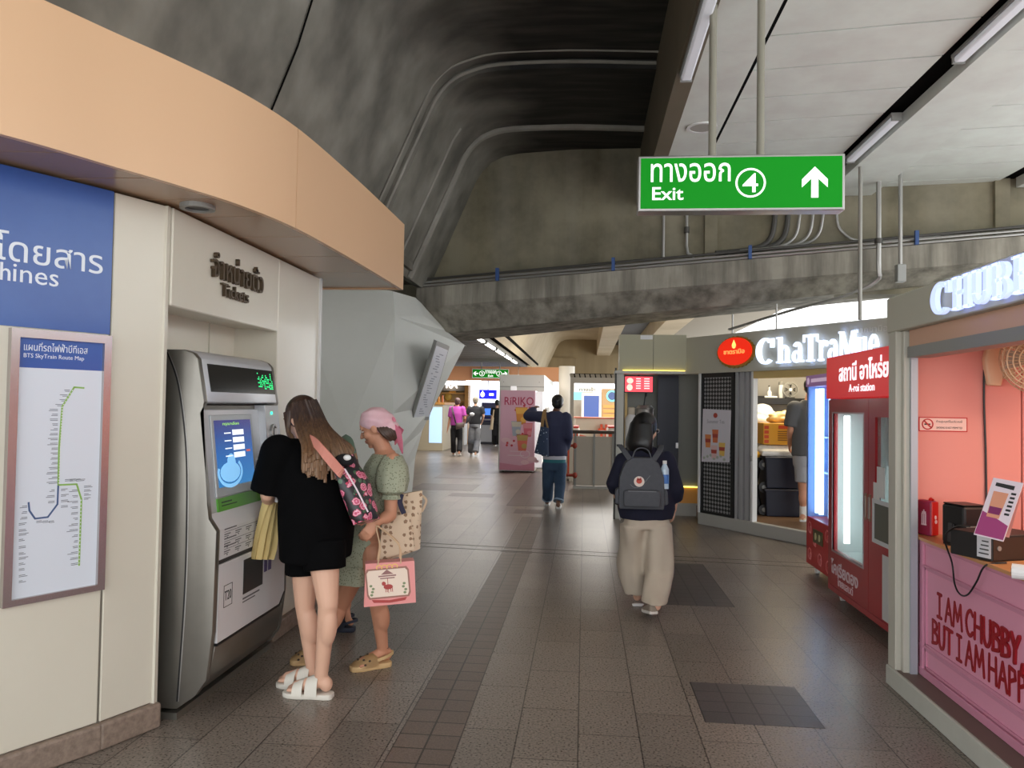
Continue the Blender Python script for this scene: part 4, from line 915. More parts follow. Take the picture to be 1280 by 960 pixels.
# white counter at the back, bins, carton, bags, trolley
bm = B(); box(bm, X(936, 560, 11.9), 4.6, 11.6, 12.28, .16, at(950, 558, 11.6).z); bev(bm, .008, 1); bc = tag(obj('counter', bm, mat('counter_white', (206, 198, 186), .5)), 'white counter along the back of the tea kiosk', 'counter')
cz = at(950, 558, 11.6).z
for i, (px, hh, c, lab) in enumerate(((940, .30, (40, 34, 32), 'dark bottle at the left end of the back counter'), (944.5, .27, (52, 44, 40), 'dark bottle standing second from the left on the back counter'), (950, .32, (214, 206, 196), 'white bottle next to the yellow carton on the back counter'))):
    p = at(px, 550, 11.75); t = thing('syrup_bottle', lab, 'bottle', (p.x, 11.75, cz), 'bottles on the back counter')
    bm = B(); lathe(bm, (p.x, 11.75, cz), [(.038, 0), (.042, .01), (.042, hh*.65), (.015, hh*.85)], 12); obj('body', bm, mat('bottle%d' % i, c, .25), t, smooth=True)
    bm = B(); lathe(bm, (p.x, 11.75, cz+hh*.85), [(.017, 0), (.017, hh*.15)], 12); obj('cap', bm, white_p if i != 1 else black_p, t, smooth=True)
navy = mat('bin_navy', (24, 28, 48), .5)
Yb_ = 10.95
x0, x1 = X(957, 610, Yb_), X(1003, 610, Yb_); zt = at(975, 571, Yb_).z; zm = at(975, 611, Yb_).z
for i, (za, zb) in enumerate(((.16, zm-.005), (zm, zt))):
    t = thing('storage_bin', ['dark navy storage bin on the kiosk floor, lower of the two', 'dark navy storage bin stacked on another, under the wrapped tray'][i], 'bin', ((x0+x1)/2, Yb_+.25, za), 'navy storage bins')
    bm = B(); loft(bm, [[V((x0+.02, Yb_+.02, za)), V((x1-.02, Yb_+.02, za)), V((x1-.02, Yb_+.5, za)), V((x0+.02, Yb_+.5, za))], [V((x0, Yb_, zb)), V((x1, Yb_, zb)), V((x1, Yb_+.52, zb)), V((x0, Yb_+.52, zb))]]); bev(bm, .015, 2); obj('body', bm, navy, t)
    bm = B(); box(bm, x0-.012, x1+.012, Yb_-.012, Yb_+.53, zb-.03, zb-.004); bev(bm, .005, 1); obj('rim', bm, navy, t)
# bagged cups on the bins
def lump(c, r, f, vox=.02, it=3, n=14, seed=1):
    rnd = random.Random(seed); bm = B(); ball(bm, c, r)
    for k in range(n):
        d = V((rnd.uniform(-1, 1), rnd.uniform(-1, 1), rnd.uniform(-.6, 1))).normalized(); ball(bm, V(c)+V((d.x*r[0], d.y*r[1], d.z*r[2]))*f, tuple(q*rnd.uniform(.3, .55) for q in r))
    return remesh(bm, vox, it)
film = mat('plastic_film', (224, 222, 218), .25, spec=.7, noise=(14, .5, (190, 188, 184)))
bm = B(); zc = zt
for k in range(9): cyl(bm, (x0-.02+k*(x1-x0-.1)/8, Yb_+.12, zc+.085), (x0+.05+k*(x1-x0-.1)/8, Yb_+.5, zc+.085), .07, .075, 12)
box(bm, x0-.05, x1-.05, Yb_+.02, Yb_+.5, zc+.002, zc+.08)
tag(obj('wrapped_tray', remesh(bm, .016, 2), film, smooth=True), 'clear plastic wrapped pack of cups on top of the navy bins', 'package')
cb = zc+.16
cx0, cx1 = X(954, 545, Yb_+.1), X(992, 545, Yb_+.1); czt = at(972, 529, Yb_+.1).z
t = thing('carton', 'yellow carton with red print on the wrapped pack', 'box', ((cx0+cx1)/2, Yb_+.28, cb))
bm = B(); box(bm, cx0, cx1, Yb_+.1, Yb_+.46, cb, czt); bev(bm, .006, 1); obj('box', bm, mat('carton_yellow', (214, 156, 46), .6), t)
fq = Fr((cx0, Yb_+.1, cb), (1, 0, 0)); cw, chh = cx1-cx0, czt-cb
bm = B()
for k in range(4): fbox(bm, fq, .015, .075, .02+k*.065, .065+k*.065, 0, .003)
fbox(bm, fq, cw*.5, cw*.85, chh*.74, chh*.9, 0, .003); obj('red_print', bm, mat('carton_red', (196, 70, 34), .6), t)
bm = B()
for k in range(5): fbox(bm, fq, cw*.48, cw*.88, chh*(.2+.1*k), chh*(.235+.1*k), 0, .003)
obj('dark_print', bm, mat('carton_ink', (104, 70, 30), .6), t)
pc = at(955, 523, Yb_+.42)
tag(obj('plastic_bag', lump(V((pc.x+.0, Yb_+.75, czt+.02)), (.30, .2, .22), .8, .016, 1, 26, 5), film, smooth=True), 'big crumpled white plastic bag behind the yellow carton', 'bag')
pc = at(976, 524, Yb_+.3)
tag(obj('plastic_bag', lump(V((pc.x, Yb_+.3, czt+.075)), (.17, .13, .09), .8, .012, 1, 20, 9), mat('bag_warm', (236, 206, 140), .3, spec=.6), smooth=True), 'smaller warm-tinted plastic bag lying on the yellow carton', 'bag')
# trolley with castors beside the bins
tx = X(947, 600, Yb_+.1); t = thing('trolley', 'black trolley with castors standing left of the navy bins', 'trolley', (tx, Yb_+.2, .16))
bm = B(); loft(bm, [ell((tx+.02*math.sin(z*9), Yb_+.2, z), .055+.02*math.sin(z*7), .07, 12) for z in (.24, .4, .6, .8, .95)]); obj('frame', bm, black_p, t)
bm = B(); ball(bm, (tx-.02, Yb_+.15, 1.0), (.07, .06, .05)); obj('yellow_cap', bm, mat('cap_yellow', (226, 170, 40), .5), t)
for k, z in enumerate((.24, .55, .86)):
    bm = B(); cyl(bm, (tx+.09, Yb_+.1, z), (tx+.09, Yb_+.14, z), .075); w_ = obj('wheel', bm, black_p, t); bm = B(); cyl(bm, (tx+.09, Yb_+.09, z), (tx+.09, Yb_+.145, z), .03); obj('hub', bm, grey_alu, w_)
for s in (-1, 1): bm = B(); cyl(bm, (tx+s*.05-.02, Yb_+.2, .16), (tx+s*.05-.02, Yb_+.2, .26), .02); obj('foot', bm, black_p, t)
# kiosk interior light
ld = bpy.data.lights.new('kiosk_lamp', 'AREA'); ld.energy = 30; ld.size = 1.2; ld.color = (1, .86, .62)
lo = bpy.data.objects.new('kiosk_lamp', ld); lo.location = (3.2, 11.2, 2.45); col.objects.link(lo)

# ================================================================ red and blue vending machines
red_m = mat('vending_red', (168, 24, 34), .3, coat=.3); red_d = mat('vending_maroon', (112, 36, 42), .4); red_s = mat('crown_red', (226, 44, 50), .35, emit=.2)
white_e = mat('crown_white', (250, 244, 250), .4, emit=.5)
def caster(par, x, y, z, mm=white_p):
    bm = B(); box(bm, x-.03, x+.03, y-.03, y+.03, z-.015, z); cyl(bm, (x, y, .05), (x, y, z), .016); ca = obj('caster', bm, grey_alu, par)
    bm = B(); cyl(bm, (x-.017, y, .036), (x+.017, y, .036), .036); obj('wheel', bm, mm, ca)
fv = Fr((2.15, 7.06, 0), (0, -1, 0)); hv_ = lambda x, y: fv.hit(x, y); VB = .075
t = thing('vending_machine', 'tall red vending machine with a red sign on top and a white lit window', 'vending machine', (2.5, 6.0, 0))
Wv = 1.95
bm = B(); fbox(bm, fv, 0, Wv, VB, .12, -.8, .01); obj('base', bm, red_m, t)
bm = B(); fbox(bm, fv, 0, .03, .12, 1.72, -.8, 0); fbox(bm, fv, Wv-.03, Wv, .12, 1.72, -.8, 0); fbox(bm, fv, .03, Wv-.03, .12, 1.72, -.8, -.76); fbox(bm, fv, .03, Wv-.03, 1.68, 1.72, -.76, 0); obj('cabinet', bm, red_m, t)
(wa0, wb1), (wa1, wb0) = hv_(1043, 518), hv_(1081, 705); wb0 = .43; wb1 = 1.60
def door(a0, a1, w0, w1, z0, z1, mm, nm='door'):
    bm = B()
    for q in ((a0, w0, .125, 1.715), (w1, a1, .125, 1.715), (w0, w1, .125, z0), (w0, w1, z1, 1.715)): fbox(bm, fv, q[0], q[1], q[2], q[3], -.03, .012)
    return obj(nm, bm, mm, t)
d1 = door(.004, .965, wa0, wa1, wb0, wb1, red_m); 
bm = B(); fbox(bm, fv, .0, 1.0, 1.60, 1.716, .012, .014); 
bm.free()
glass = mat('window_glass', (225, 240, 238), .05, alpha=.18, spec=.6)
bm = B(); fbox(bm, fv, wa0, wa1, wb0, wb1, -.012, -.006); obj('window_pane', bm, glass, d1)
bm = B()
for q in ((wa0-.012, wa0, wb0, wb1), (wa1, wa1+.012, wb0, wb1), (wa0-.012, wa1+.012, wb0-.014, wb0), (wa0-.012, wa1+.012, wb1, wb1+.012)): fbox(bm, fv, q[0], q[1], q[2], q[3], .0, .016)
obj('window_trim', bm, mat('trim_silver', (190, 170, 172), .3, .5), d1)
d2 = door(.972, Wv-.004, 1.10, 1.80, .95, 1.58, red_m)
bm = B(); fbox(bm, fv, 1.10, 1.80, .95, 1.58, -.012, -.006); obj('window_pane', bm, glass, d2)
cab_w = mat('cabinet_white', (222, 236, 234), .5)
bm = B(); fbox(bm, fv, .04, .96, .35, 1.66, -.5, -.48); fbox(bm, fv, .04, .96, .34, .40, -.48, -.03); fbox(bm, fv, .035, .05, .35, 1.66, -.5, -.03); obj('inner_back', bm, cab_w, t)
bm = B(); fbox(bm, fv, 1.0, 1.9, .8, 1.66, -.5, -.48); obj('inner_back', bm, mat('cabinet_grey', (170, 172, 164), .5), t)
bm = B(); fbox(bm, fv, wa0+.06, wa0+.10, .5, 1.58, -.10, -.06); obj('light_tube', bm, mat('tube_vend', (236, 250, 255), .4, emit=3), t)
bm = B(); fbox(bm, fv, wa0+.3, wa0+.33, .45, 1.62, -.45, -.43); fbox(bm, fv, wa0+.45, wa0+.47, .45, 1.62, -.45, -.43); obj('inner_rails', bm, grey_alu, t)
for k, (x, hh) in enumerate(((wa0+.28, .5), (wa0+.42, .42), (wa0+.52, .46))):
    bm = B(); tube(bm, [fv.p(x, 1.6, -.3), fv.p(x+.02, 1.6-hh*.5, -.29), fv.p(x+.01, 1.6-hh, -.3)], [.02, .045, .02], 8); obj('hanging_item', bm, mat('hang_clear', (196, 206, 206), .2), t)
for k in range(3):
    for j in range(3):
        bm = B(); c = fv.p(1.2+.2*k, .98+.22*j, -.2); ball(bm, c+V((0, 0, .06)), (.07, .07, .07)); obj('snack_pack', bm, mat('snack%d' % (j % 2), ((196, 188, 168), (120, 116, 100))[j % 2], .4), t)
for a in (.925, 1.01):
    bm = B(); fbox(bm, fv, a-.018, a+.018, .80, 1.0, .012, .02); hq = obj('door_handle', bm, mat('handle_brass', (150, 120, 100), .3, .7), t); bm = B(); fbox(bm, fv, a-.006, a+.006, .82, .98, .02, .03); obj('grip', bm, steel, hq)
bm = B(); fbox(bm, fv, -.005, Wv, 1.725, 2.085, -.8, .03); bev(bm, .006, 1); cr_ = obj('crown_sign', bm, red_s, t)
a0, _ = hv_(1055, 470); a1, b_ = hv_(1109, 465)
bm = text_bm('สถานี อาโหร่ย', fv, a0-.03, 1.865, 1.06, .165, .03, .003, .02); obj('thai_lettering', bm, white_e, cr_)
a0, _ = hv_(1066, 486); a1, _ = hv_(1096, 486)
bm = text_bm('A-roi station', fv, a0, 1.775, a1-a0+.04, .062, .03, .003, .008); obj('english_lettering', bm, white_e, cr_)
lw = mat('decal_white', (226, 206, 212), .5)
a0, b0 = hv_(1041, 742); a1, _ = hv_(1077, 742)
bm = text_bm('โคเรียดอง', fv, .09, .232, .66, .125, .012, .002, .025); obj('thai_decal', bm, lw, t)
bm = text_bm('ไทยแลนด์', fv, .26, .155, .38, .075, .012, .002, .008); obj('thai_decal', bm, lw, t)
bm = B()
for q in ((1.07, 1.10, .66, .98), (1.45, 1.48, .66, .98), (1.10, 1.45, .66, .69), (1.10, 1.45, .95, .98)): fbox(bm, fv, q[0], q[1], q[2], q[3], .012, .022)
obj('hatch_frame', bm, mat('hatch_white', (214, 216, 218), .4), t)
bm = B(); fbox(bm, fv, 1.10, 1.45, .69, .95, .012, .016); obj('hatch', bm, mat('hatch_olive', (96, 96, 84), .4), t)
for q in ((1.08, 1.20, .98, 1.10), (1.16, 1.30, 1.0, 1.22)): bm = B(); fbox(bm, fv, *q, .014, .017+.004*(q[0] > 1.1)); obj('paper_notice', bm, white_p, t)
bm = B(); fbox(bm, fv, 1.25, 1.75, .14, .60, .012, .015); obj('sticker', bm, mat('sticker_grey', (206, 206, 204), .5), t)
for y in (6.92, 5.3):
    for x in (2.22, 2.86): caster(t, x, y, .078)
# blue lit machine beyond
fb2 = Fr((2.25, 8.13, 0), (0, -1, 0)); Wb = .80; blue_e = mat('glass_blue_light', (150, 200, 255), .3, emit=.8)
t = thing('vending_machine', 'slim glass vending machine glowing blue, with a red patterned base', 'vending machine', (2.6, 7.7, 0))
redp = mat('pattern_red', (196, 40, 44), .35)
bm = B(); fbox(bm, fb2, 0, Wb, .09, .56, -.7, 0); bev(bm, .006, 1); obj('base', bm, redp, t)
pk = mat('line_pink', (236, 150, 150), .5); rnd = random.Random(4)
for (x, y, r) in ((.12, .46, .06), (.12, .2, .06), (.45, .2, .06), (.68, .46, .06), (.70, .18, .06), (.28, .34, .04)):
    bm = B(); arcstrip(bm, fb2, x, y, r, r, .008, .008, 0, 360, 0, .002, 7); arcstrip(bm, fb2, x+.03, y-.02, r*.5, r*.7, .008, .008, 0, 360, 0, .0024, 5); obj('line_motif', bm, pk, t)
bm = B(); fbox(bm, fb2, .26, .56, .34, .47, 0, .01); bev(bm, .004, 1); bp_ = obj('brass_plate', bm, mat('plate_olive', (112, 104, 70), .35, .5), t)
bm = B(); disc(bm, fb2, .35, .405, .03, .035, .01, .014, 8); disc(bm, fb2, .47, .405, .03, .035, .01, .014, 8); obj('coin_knob', bm, mat('knob_cream', (206, 200, 150), .4), bp_)
bm = B(); fbox(bm, fb2, 0, .05, .56, 1.95, -.7, 0); fbox(bm, fb2, Wb-.04, Wb, .56, 1.95, -.7, 0); fbox(bm, fb2, .05, Wb-.04, .56, 1.95, -.7, -.66); obj('cabinet', bm, mat('cab_blue', (120, 150, 205), .4), t)
bm = B(); fbox(bm, fb2, .0, Wb, 1.86, 1.97, -.7, .01); hb_ = obj('header', bm, mat('header_purple', (150, 110, 160), .4, emit=.15), t)
bm = B(); disc(bm, fb2, .08, 1.915, .035, .035, .01, .014, 12); fbox(bm, fb2, .18, .7, 1.9, 1.935, .01, .013); obj('header_print', bm, mat('header_pale', (226, 200, 226), .4, emit=.2), hb_)
bm = B(); fbox(bm, fb2, .05, Wb-.04, .60, 1.86, -.5, -.49); obj('back_light', bm, mat('back_blue', (96, 170, 236), .4, emit=.45), t)
for a in (.075, .2, .5): bm = B(); fbox(bm, fb2, a, a+.035, .6, 1.84, -.1, -.06); obj('light_tube', bm, mat('tube_blue', (190, 226, 255), .4, emit=2), t)
for k, z in enumerate((1.0, 1.35)): bm = B(); fbox(bm, fb2, .06, Wb-.05, z, z+.015, -.48, -.12); obj('glass_shelf', bm, mat('shelf_glass', (170, 206, 236), .2), t)
bm = B(); fbox(bm, fb2, .5, .74, .75, .95, -.4, -.2); fbox(bm, fb2, .1, .3, .7, .92, -.4, -.25); obj('product_box', bm, mat('product_blue', (70, 110, 190), .4), t)
bm = B(); fbox(bm, fb2, .05, Wb-.04, .57, 1.86, -.012, -.006); obj('window_pane', bm, glass, t)
for y in (8.03, 7.45): caster(t, 2.33, y, .095); caster(t, 2.85, y, .095)

# ================================================================ pink kiosk at the right
fk = Fr((1.82, 4.86, 0), (0, -1, 0)); hk = lambda x, y: fk.hit(x, y)
kw = mat('kiosk_frame', (192, 189, 176), .45, noise=(2, .3, (178, 174, 162)))
pink = mat('counter_pink', (222, 152, 176), .45); pinkw = mat('inner_pink', (230, 152, 142), .6); pinkd = mat('moulding_pink', (206, 138, 162), .45)
k = thing('snack_kiosk', 'pink snack kiosk with lit serif sign and painted red slogan', 'kiosk', (2.5, 3.3, 0))
LK = 3.6
bm = B(); fbox(bm, fk, -.03, LK, 2.095, 2.305, -1.5, .0); bev(bm, .006, 1); obj('fascia', bm, alu_d, k)
bm = B(); fbox(bm, fk, .0, .11, .115, 2.095, -.1, 0); fbox(bm, fk, .112, .15, .115, 2.095, -.1, -.03); bev(bm, .005, 1); obj('corner_post', bm, kw, k)
bm = B(); fbox(bm, fk, .152, .172, .115, 2.095, -.1, -.062); obj('post_channel', bm, mat('channel_pale', (176, 182, 190), .4, .4), k)
bm = B(); fbox(bm, fk, -.02, LK, .0, .115, -.14, .006); bev(bm, .006, 1); obj('sill', bm, mat('sill_pale', (190, 190, 180), .5, noise=(3, .3, (160, 158, 148))), k)
bm = B(); fbox(bm, fk, .02, LK, .115, .119, -.14, -.01); obj('sill_top', bm, mat('sill_brown', (112, 94, 84), .6), k)
bm = B(); fbox(bm, fk, .175, LK, 2.0, 2.094, -.16, -.05); obj('header_board', bm, mat('wood_tan', (206, 164, 138), .5), k)
bm = B(); fbox(bm, fk, .175, LK, 1.935, 1.998, -.16, -.04); obj('shutter_rail', bm, grey_alu, k)
glk = {}
for ch, p0, p1 in (('C', 1176, 1204), ('H', 1203, 1230), ('U', 1228, 1255), ('B', 1254, 1280)):
    a0 = hk(p0, 370)[0]; a1 = hk(p1, 350)[0]; obj('sign_letter', serif(B(), fk, ch, a0, 2.115, (a1-a0)*.90, .158, .03, .055), glow2, k)
a0 = hk(1281, 340)[0]
for ch in 'BY': obj('sign_letter', serif(B(), fk, ch, a0, 2.115, .17, .158, .03, .055), glow2, k); a0 += .18
# counter front with mouldings
fc = Fr((1.95, 4.86, 0), (0, -1, 0)); hc = lambda x, y: fc.hit(x, y)
bm = B(); fbox(bm, fc, .0, LK, .12, .885, -.05, 0); obj('counter_front', bm, pink, k)
bm = B(); fbox(bm, fc, .0, LK, .868, .888, 0, .014); fbox(bm, fc, 0, LK, .74, .752, 0, .014); fbox(bm, fc, 0, LK, .12, .165, 0, .018); fbox(bm, fc, 0, LK, .283, .298, 0, .014)
fbox(bm, fc, .16, .20, .12, .885, 0, .016); fbox(bm, fc, .0, .03, .12, .885, 0, .01); bev(bm, .003, 1); obj('moulding', bm, pinkd, k)
for z0, z1 in ((.17, .283), (.298, .74)):
    bm = B(); 
    for q in ((.21, LK, z1-.014, z1), (.21, LK, z0, z0+.012), (.21, .224, z0, z1)): fbox(bm, fc, q[0], q[1], q[2], q[3], 0, .008)
    obj('panel_edge', bm, pinkd, k)
wood_o = mat('counter_wood', (206, 150, 100), .4, noise=(5, .4, (186, 126, 80)))
bm = B(); box(bm, 1.925, 2.5, 1.3, 4.80, .888, .905); obj('counter_top', bm, wood_o, k)
redink = mat('slogan_red', (150, 14, 26), .5)
STROKES = {'I': (.55, [[(.05, 1), (.5, 1)], [(.28, 1), (.27, 0)], [(.02, 0), (.5, 0)]]), 'A': (.75, [[(.0, 0), (.36, 1), (.72, 0)], [(.16, .38), (.58, .38)]]),
    'M': (.95, [[(.0, 0), (.14, 1), (.46, .3), (.78, 1), (.92, 0)]]), 'C': (.72, [[(.68, .84), (.45, 1), (.16, .84), (.02, .5), (.14, .12), (.42, 0), (.68, .16)]]),
    'H': (.72, [[(.04, 1), (.0, 0)], [(.64, 1), (.66, 0)], [(.02, .5), (.65, .52)]]), 'U': (.72, [[(.02, 1), (.04, .3), (.2, .02), (.45, .02), (.62, .3), (.64, 1)]]),
    'B': (.66, [[(.04, 1), (.02, 0)], [(.04, 1), (.46, .94), (.5, .68), (.06, .54), (.54, .44), (.58, .12), (.02, 0)]]), 'Y': (.68, [[(.0, 1), (.32, .5)], [(.66, 1), (.32, .5), (.28, 0)]]),
    'P': (.62, [[(.03, 1), (.02, 0)], [(.03, 1), (.48, .94), (.52, .66), (.05, .48)]]), 'T': (.7, [[(.0, 1), (.66, .98)], [(.34, .98), (.32, 0)]]), ',': (.3, [[(.1, .08), (.02, -.2)]])}
def handletter(fr, txt, a, b, hgt, sx, wid, mm, par):
    x = a
    for word in txt.split(' '):
        bm = B(); lay = .0
        for ch in word:
            w_, strokes = STROKES[ch]
            for stp in strokes:
                pts_ = [(x+q[0]*hgt*sx, b+q[1]*hgt) for q in stp]
                if len(pts_) > 4 and ch != 'M': pts_ = [tuple(q)[:2] for q in smooth_path([(u, v, 0) for u, v in pts_], 4)]
                for (xa, ya), (xb, yb) in zip(pts_, pts_[1:]):
                    d = math.hypot(xb-xa, yb-ya) or 1; nx, ny = -(yb-ya)/d*wid/2, (xb-xa)/d*wid/2
                    prism(bm, fr, [(xa+nx, ya+ny), (xa-nx, ya-ny), (xb-nx, yb-ny), (xb+nx, yb+ny)], .001, .003+lay); lay += .00004
                for u, v in pts_: disc(bm, fr, u, v, wid/2, wid/2, .001, .003+lay, 10); lay += .00004
            x += (w_+.16)*hgt*sx
        obj('slogan_word', bm, mm, par); x += .26*hgt*sx
a0, b0 = hc(1172, 771)
handletter(fc, 'I AM CHUBBY,', .353, .50, .125, .80, .019, redink, k)
a0, b0 = hc(1166, 804)
handletter(fc, 'BUT I AM HAPPY', .294, .34, .125, .80, .019, redink, k)
# interior
bm = B(); box(bm, 1.93, 2.542, 4.80, 4.84, .12, 2.09); obj('end_wall', bm, pinkw, k)
bm = B(); box(bm, 2.548, 3.3, 4.79, 4.84, .12, 2.09); obj('end_wall', bm, pinkw, k)
bm = B(); box(bm, 3.25, 3.3, 1.3, 4.79, .12, 2.09); obj('back_wall', bm, pinkw, k)
bm = B(); box(bm, 1.96, 3.3, 1.3, 4.80, 2.06, 2.09); obj('inner_ceiling', bm, white_p, k)
ld = bpy.data.lights.new('snack_kiosk_lamp', 'AREA'); ld.energy = 8; ld.size = .5; ld.color = (1, .78, .56)
lo = bpy.data.objects.new('snack_kiosk_lamp', ld); lo.location = (2.75, 3.6, 2.03); col.objects.link(lo)
# no smoking sign
fe = Fr((0, 4.798, 0), (1, 0, 0)); he = lambda x, y: fe.hit(x, y)
a0, b0 = he(1148, 539); a1, b1 = he(1209, 522)
t = thing('no_smoking_sign', 'small red bordered no smoking notice on the pink wall', 'sign', fe.p((a0+a1)/2, b0))
bm = B(); fbox(bm, fe, a0, a1, b0, b1, 0, .003); obj('border', bm, mat('notice_red', (196, 40, 40), .5), t)
bm = B(); fbox(bm, fe, a0+.006, a1-.006, b0+.006, b1-.006, .003, .004); obj('plate', bm, mat('notice_pink', (244, 206, 196), .5), t)
bm = B(); h_ = b1-b0; arcstrip(bm, fe, a0+.05, b0+h_/2, .033, .033, .007, .007, 0, 360, .004, .006); prism(bm, fe, [(a0+.024, b0+h_/2+.02), (a0+.03, b0+h_/2+.026), (a0+.076, b0+h_/2-.02), (a0+.07, b0+h_/2-.026)], .004, .006); obj('ban_symbol', bm, MATS['notice_red'], t)
bm = B(); fbox(bm, fe, a0+.032, a0+.066, b0+h_/2-.004, b0+h_/2+.004, .004, .005); obj('cigarette', bm, black_p, t)
bm = text_bm('ห้ามสูบบุหรี่ในบริเวณนี้', fe, a0+.10, b0+h_*.58, a1-a0-.13, h_*.22, .004, .001); obj('notice_text', bm, mat('notice_ink', (80, 50, 46), .6), t)
bm = text_bm('SMOKING IS NOT PERMITTED', fe, a0+.10, b0+h_*.2, a1-a0-.13, h_*.14, .004, .001); obj('notice_text', bm, MATS['notice_ink'], t)
# wall fan
fan_c = mat('fan_cream', (226, 196, 160), .4)
t = thing('wall_fan', 'cream wall fan with wire guard mounted on the pink wall', 'fan', at(1240, 470, 4.78))
p = [he(*q) for q in ((1231, 482), (1247, 483), (1258, 430), (1232, 424), (1226, 450))]
bm = B(); prism(bm, fe, p, 0, .05); bev(bm, .012, 3); obj('wall_bracket', bm, fan_c, t, smooth='auto')
ctr = at(1300, 449, 4.42); axis = V((-.55, -.75, -.12)).normalized()
bm = B(); tube(bm, [at(1240, 428, 4.75), at(1255, 424, 4.65), ctr-axis*.12], .03, 10); obj('arm', bm, fan_c, t, smooth=True)
bm = B(); cyl(bm, ctr-axis*.16, ctr-axis*.03, .06, .075); obj('motor', bm, fan_c, t, smooth=True)
xa, ya = rring(axis); ff_ = Fr(ctr, xa, xa.cross(axis)*-1)
bm = B()
for r, d in ((.19, 0), (.17, .03), (.145, .05), (.115, .06), (.085, .066), (.05, .07)):
    for s in (1, -.7): tube(bm, [ctr+axis*d*s+(xa*math.cos(q*.2618)+ya*math.sin(q*.2618))*r for q in range(25)], .004, 5)
for q in range(36):
    a = q*math.pi/18; e = xa*math.cos(a)+ya*math.sin(a); tube(bm, [ctr+axis*.07+e*.04, ctr+axis*.05+e*.145, ctr+e*.19, ctr-axis*.035+e*.145, ctr-axis*.05+e*.05], .0025, 4)
obj('wire_guard', bm, fan_c, t)
bm = B()
for q in range(3):
    a = q*2.094; pts_ = []
    for r, da in ((.03, -.3), (.1, -.45), (.165, -.35), (.17, .3), (.1, .35), (.03, .3)): pts_.append(ctr+(xa*math.cos(a+da)+ya*math.sin(a+da))*r+axis*(.015*da))
    fs = [bm.verts.new(p_) for p_ in pts_]; bm.faces.new(fs)
bmesh.ops.solidify(bm, geom=bm.faces[:], thickness=.004); obj('blades', bm, mat('blade_clear', (206, 190, 170), .2), t)
bm = B(); cyl(bm, ctr+axis*.02, ctr+axis*.075, .04, .03); obj('hub', bm, fan_c, t)
bm = B(); fbox(bm, fe, he(1248, 466)[0], he(1262, 466)[0], he(1250, 474)[1], he(1250, 460)[1], .05, .056); obj('rating_label', bm, mat('label_beige', (206, 180, 140), .5), t)
bm = B(); tube(bm, smooth_path([at(1246, 426, 4.74), at(1236, 430, 4.77), at(1231, 450, 4.785), at(1230, 500, 4.788), at(1232, 560, 4.788), at(1233, 625, 4.788), at(1234, 660, 4.76)], 5), .006, 6); tag(obj('power_cord', bm, black_p), 'black power cord running down the pink wall from the fan', 'cord')
# things on the counter
CT = .905
def cbox(nm, lab, cat, c, wx, wy, h, mm, rz=0, bw=.004):
    t = thing(nm, lab, cat, (c[0], c[1], CT)); R = Matrix.Rotation(rz, 3, 'Z')
    bm = B(); box(bm, -wx/2, wx/2, -wy/2, wy/2, 0, h); bev(bm, bw, 2); t.rotation_euler = (0, 0, rz); return t, bm
c = atZ(1159, 669, CT)
t, bm = cbox('tin_box', 'red tin box with white lettering near the corner post on the counter', 'box', (c.x-.0, c.y), .05, .105, .205, red_m, .45, .012); obj('body', bm, mat('tin_plaid', (150, 34, 62), .35, noise=(9, .4, (120, 60, 110))), t, local=True)
bm = B(); box(bm, -.0265, .0265, -.056, -.048, .006, .199); bev(bm, .004, 1); obj('side_panel', bm, mat('tin_red', (196, 26, 24), .3), t, local=True)
bm = B(); cyl(bm, (.0, -.035, .205), (.0, -.02, .212), .012); obj('clasp', bm, MATS['tin_red'], t, local=True)
lf = Fr((-.0255, .0525, 0), (0, -1, 0)); bm = B(); 
for q in ((.034, .07, .06, .068), (.036, .044, .068, .13), (.06, .068, .068, .13), (.048, .056, .068, .15), (.04, .066, .125, .14)): fbox(bm, lf, *q, 0, .001)
obj('crest_print', bm, mat('tin_white', (232, 206, 216), .5), t, local=True)
lf2 = Fr((-.025, -.0565, 0), (1, 0, 0)); bm = B(); disc(bm, lf2, .025, .11, .008, .012, 0, .001, 10); disc(bm, lf2, .028, .085, .01, .012, 0, .001, 10); obj('side_print', bm, MATS['tin_white'], t, local=True)
c = atZ(1190, 682, CT); 
c = c+V((-.07, -.02, 0))
t = thing('card_reader', 'black card reader standing behind the red tin box', 'card reader', (c.x+.09, c.y+.05, CT))
bm = B(); prism(bm, Fr((c.x+.09, c.y+.05, CT), (1, 0, 0)), [(-.02, 0), (.02, 0), (.0, .115), (-.016, .12)], -.03, .03); bev(bm, .006, 2); obj('body', bm, black_p, t)
bm = B(); box(bm, c.x+.055, c.x+.12, c.y+.01, c.y+.09, CT, CT+.012); obj('base', bm, black_p, t)
c = atZ(1232, 690, CT)
pc = V((c.x+.0, c.y+.22, 0))
t, bm = cbox('receipt_printer', 'black receipt printer behind the long black box', 'printer', (pc.x, pc.y), .15, .17, .215, black_p, .25, .014); obj('body', bm, mat('printer_black', (28, 27, 28), .4), t, local=True)
bm = B(); box(bm, -.06, .06, -.0865, -.08, .10, .112); obj('paper_slot', bm, grey_alu, t, local=True)
bm = B(); box(bm, -.07, .07, -.08, .08, .215, .222); bev(bm, .003, 1); obj('lid', bm, black_p, t, local=True)
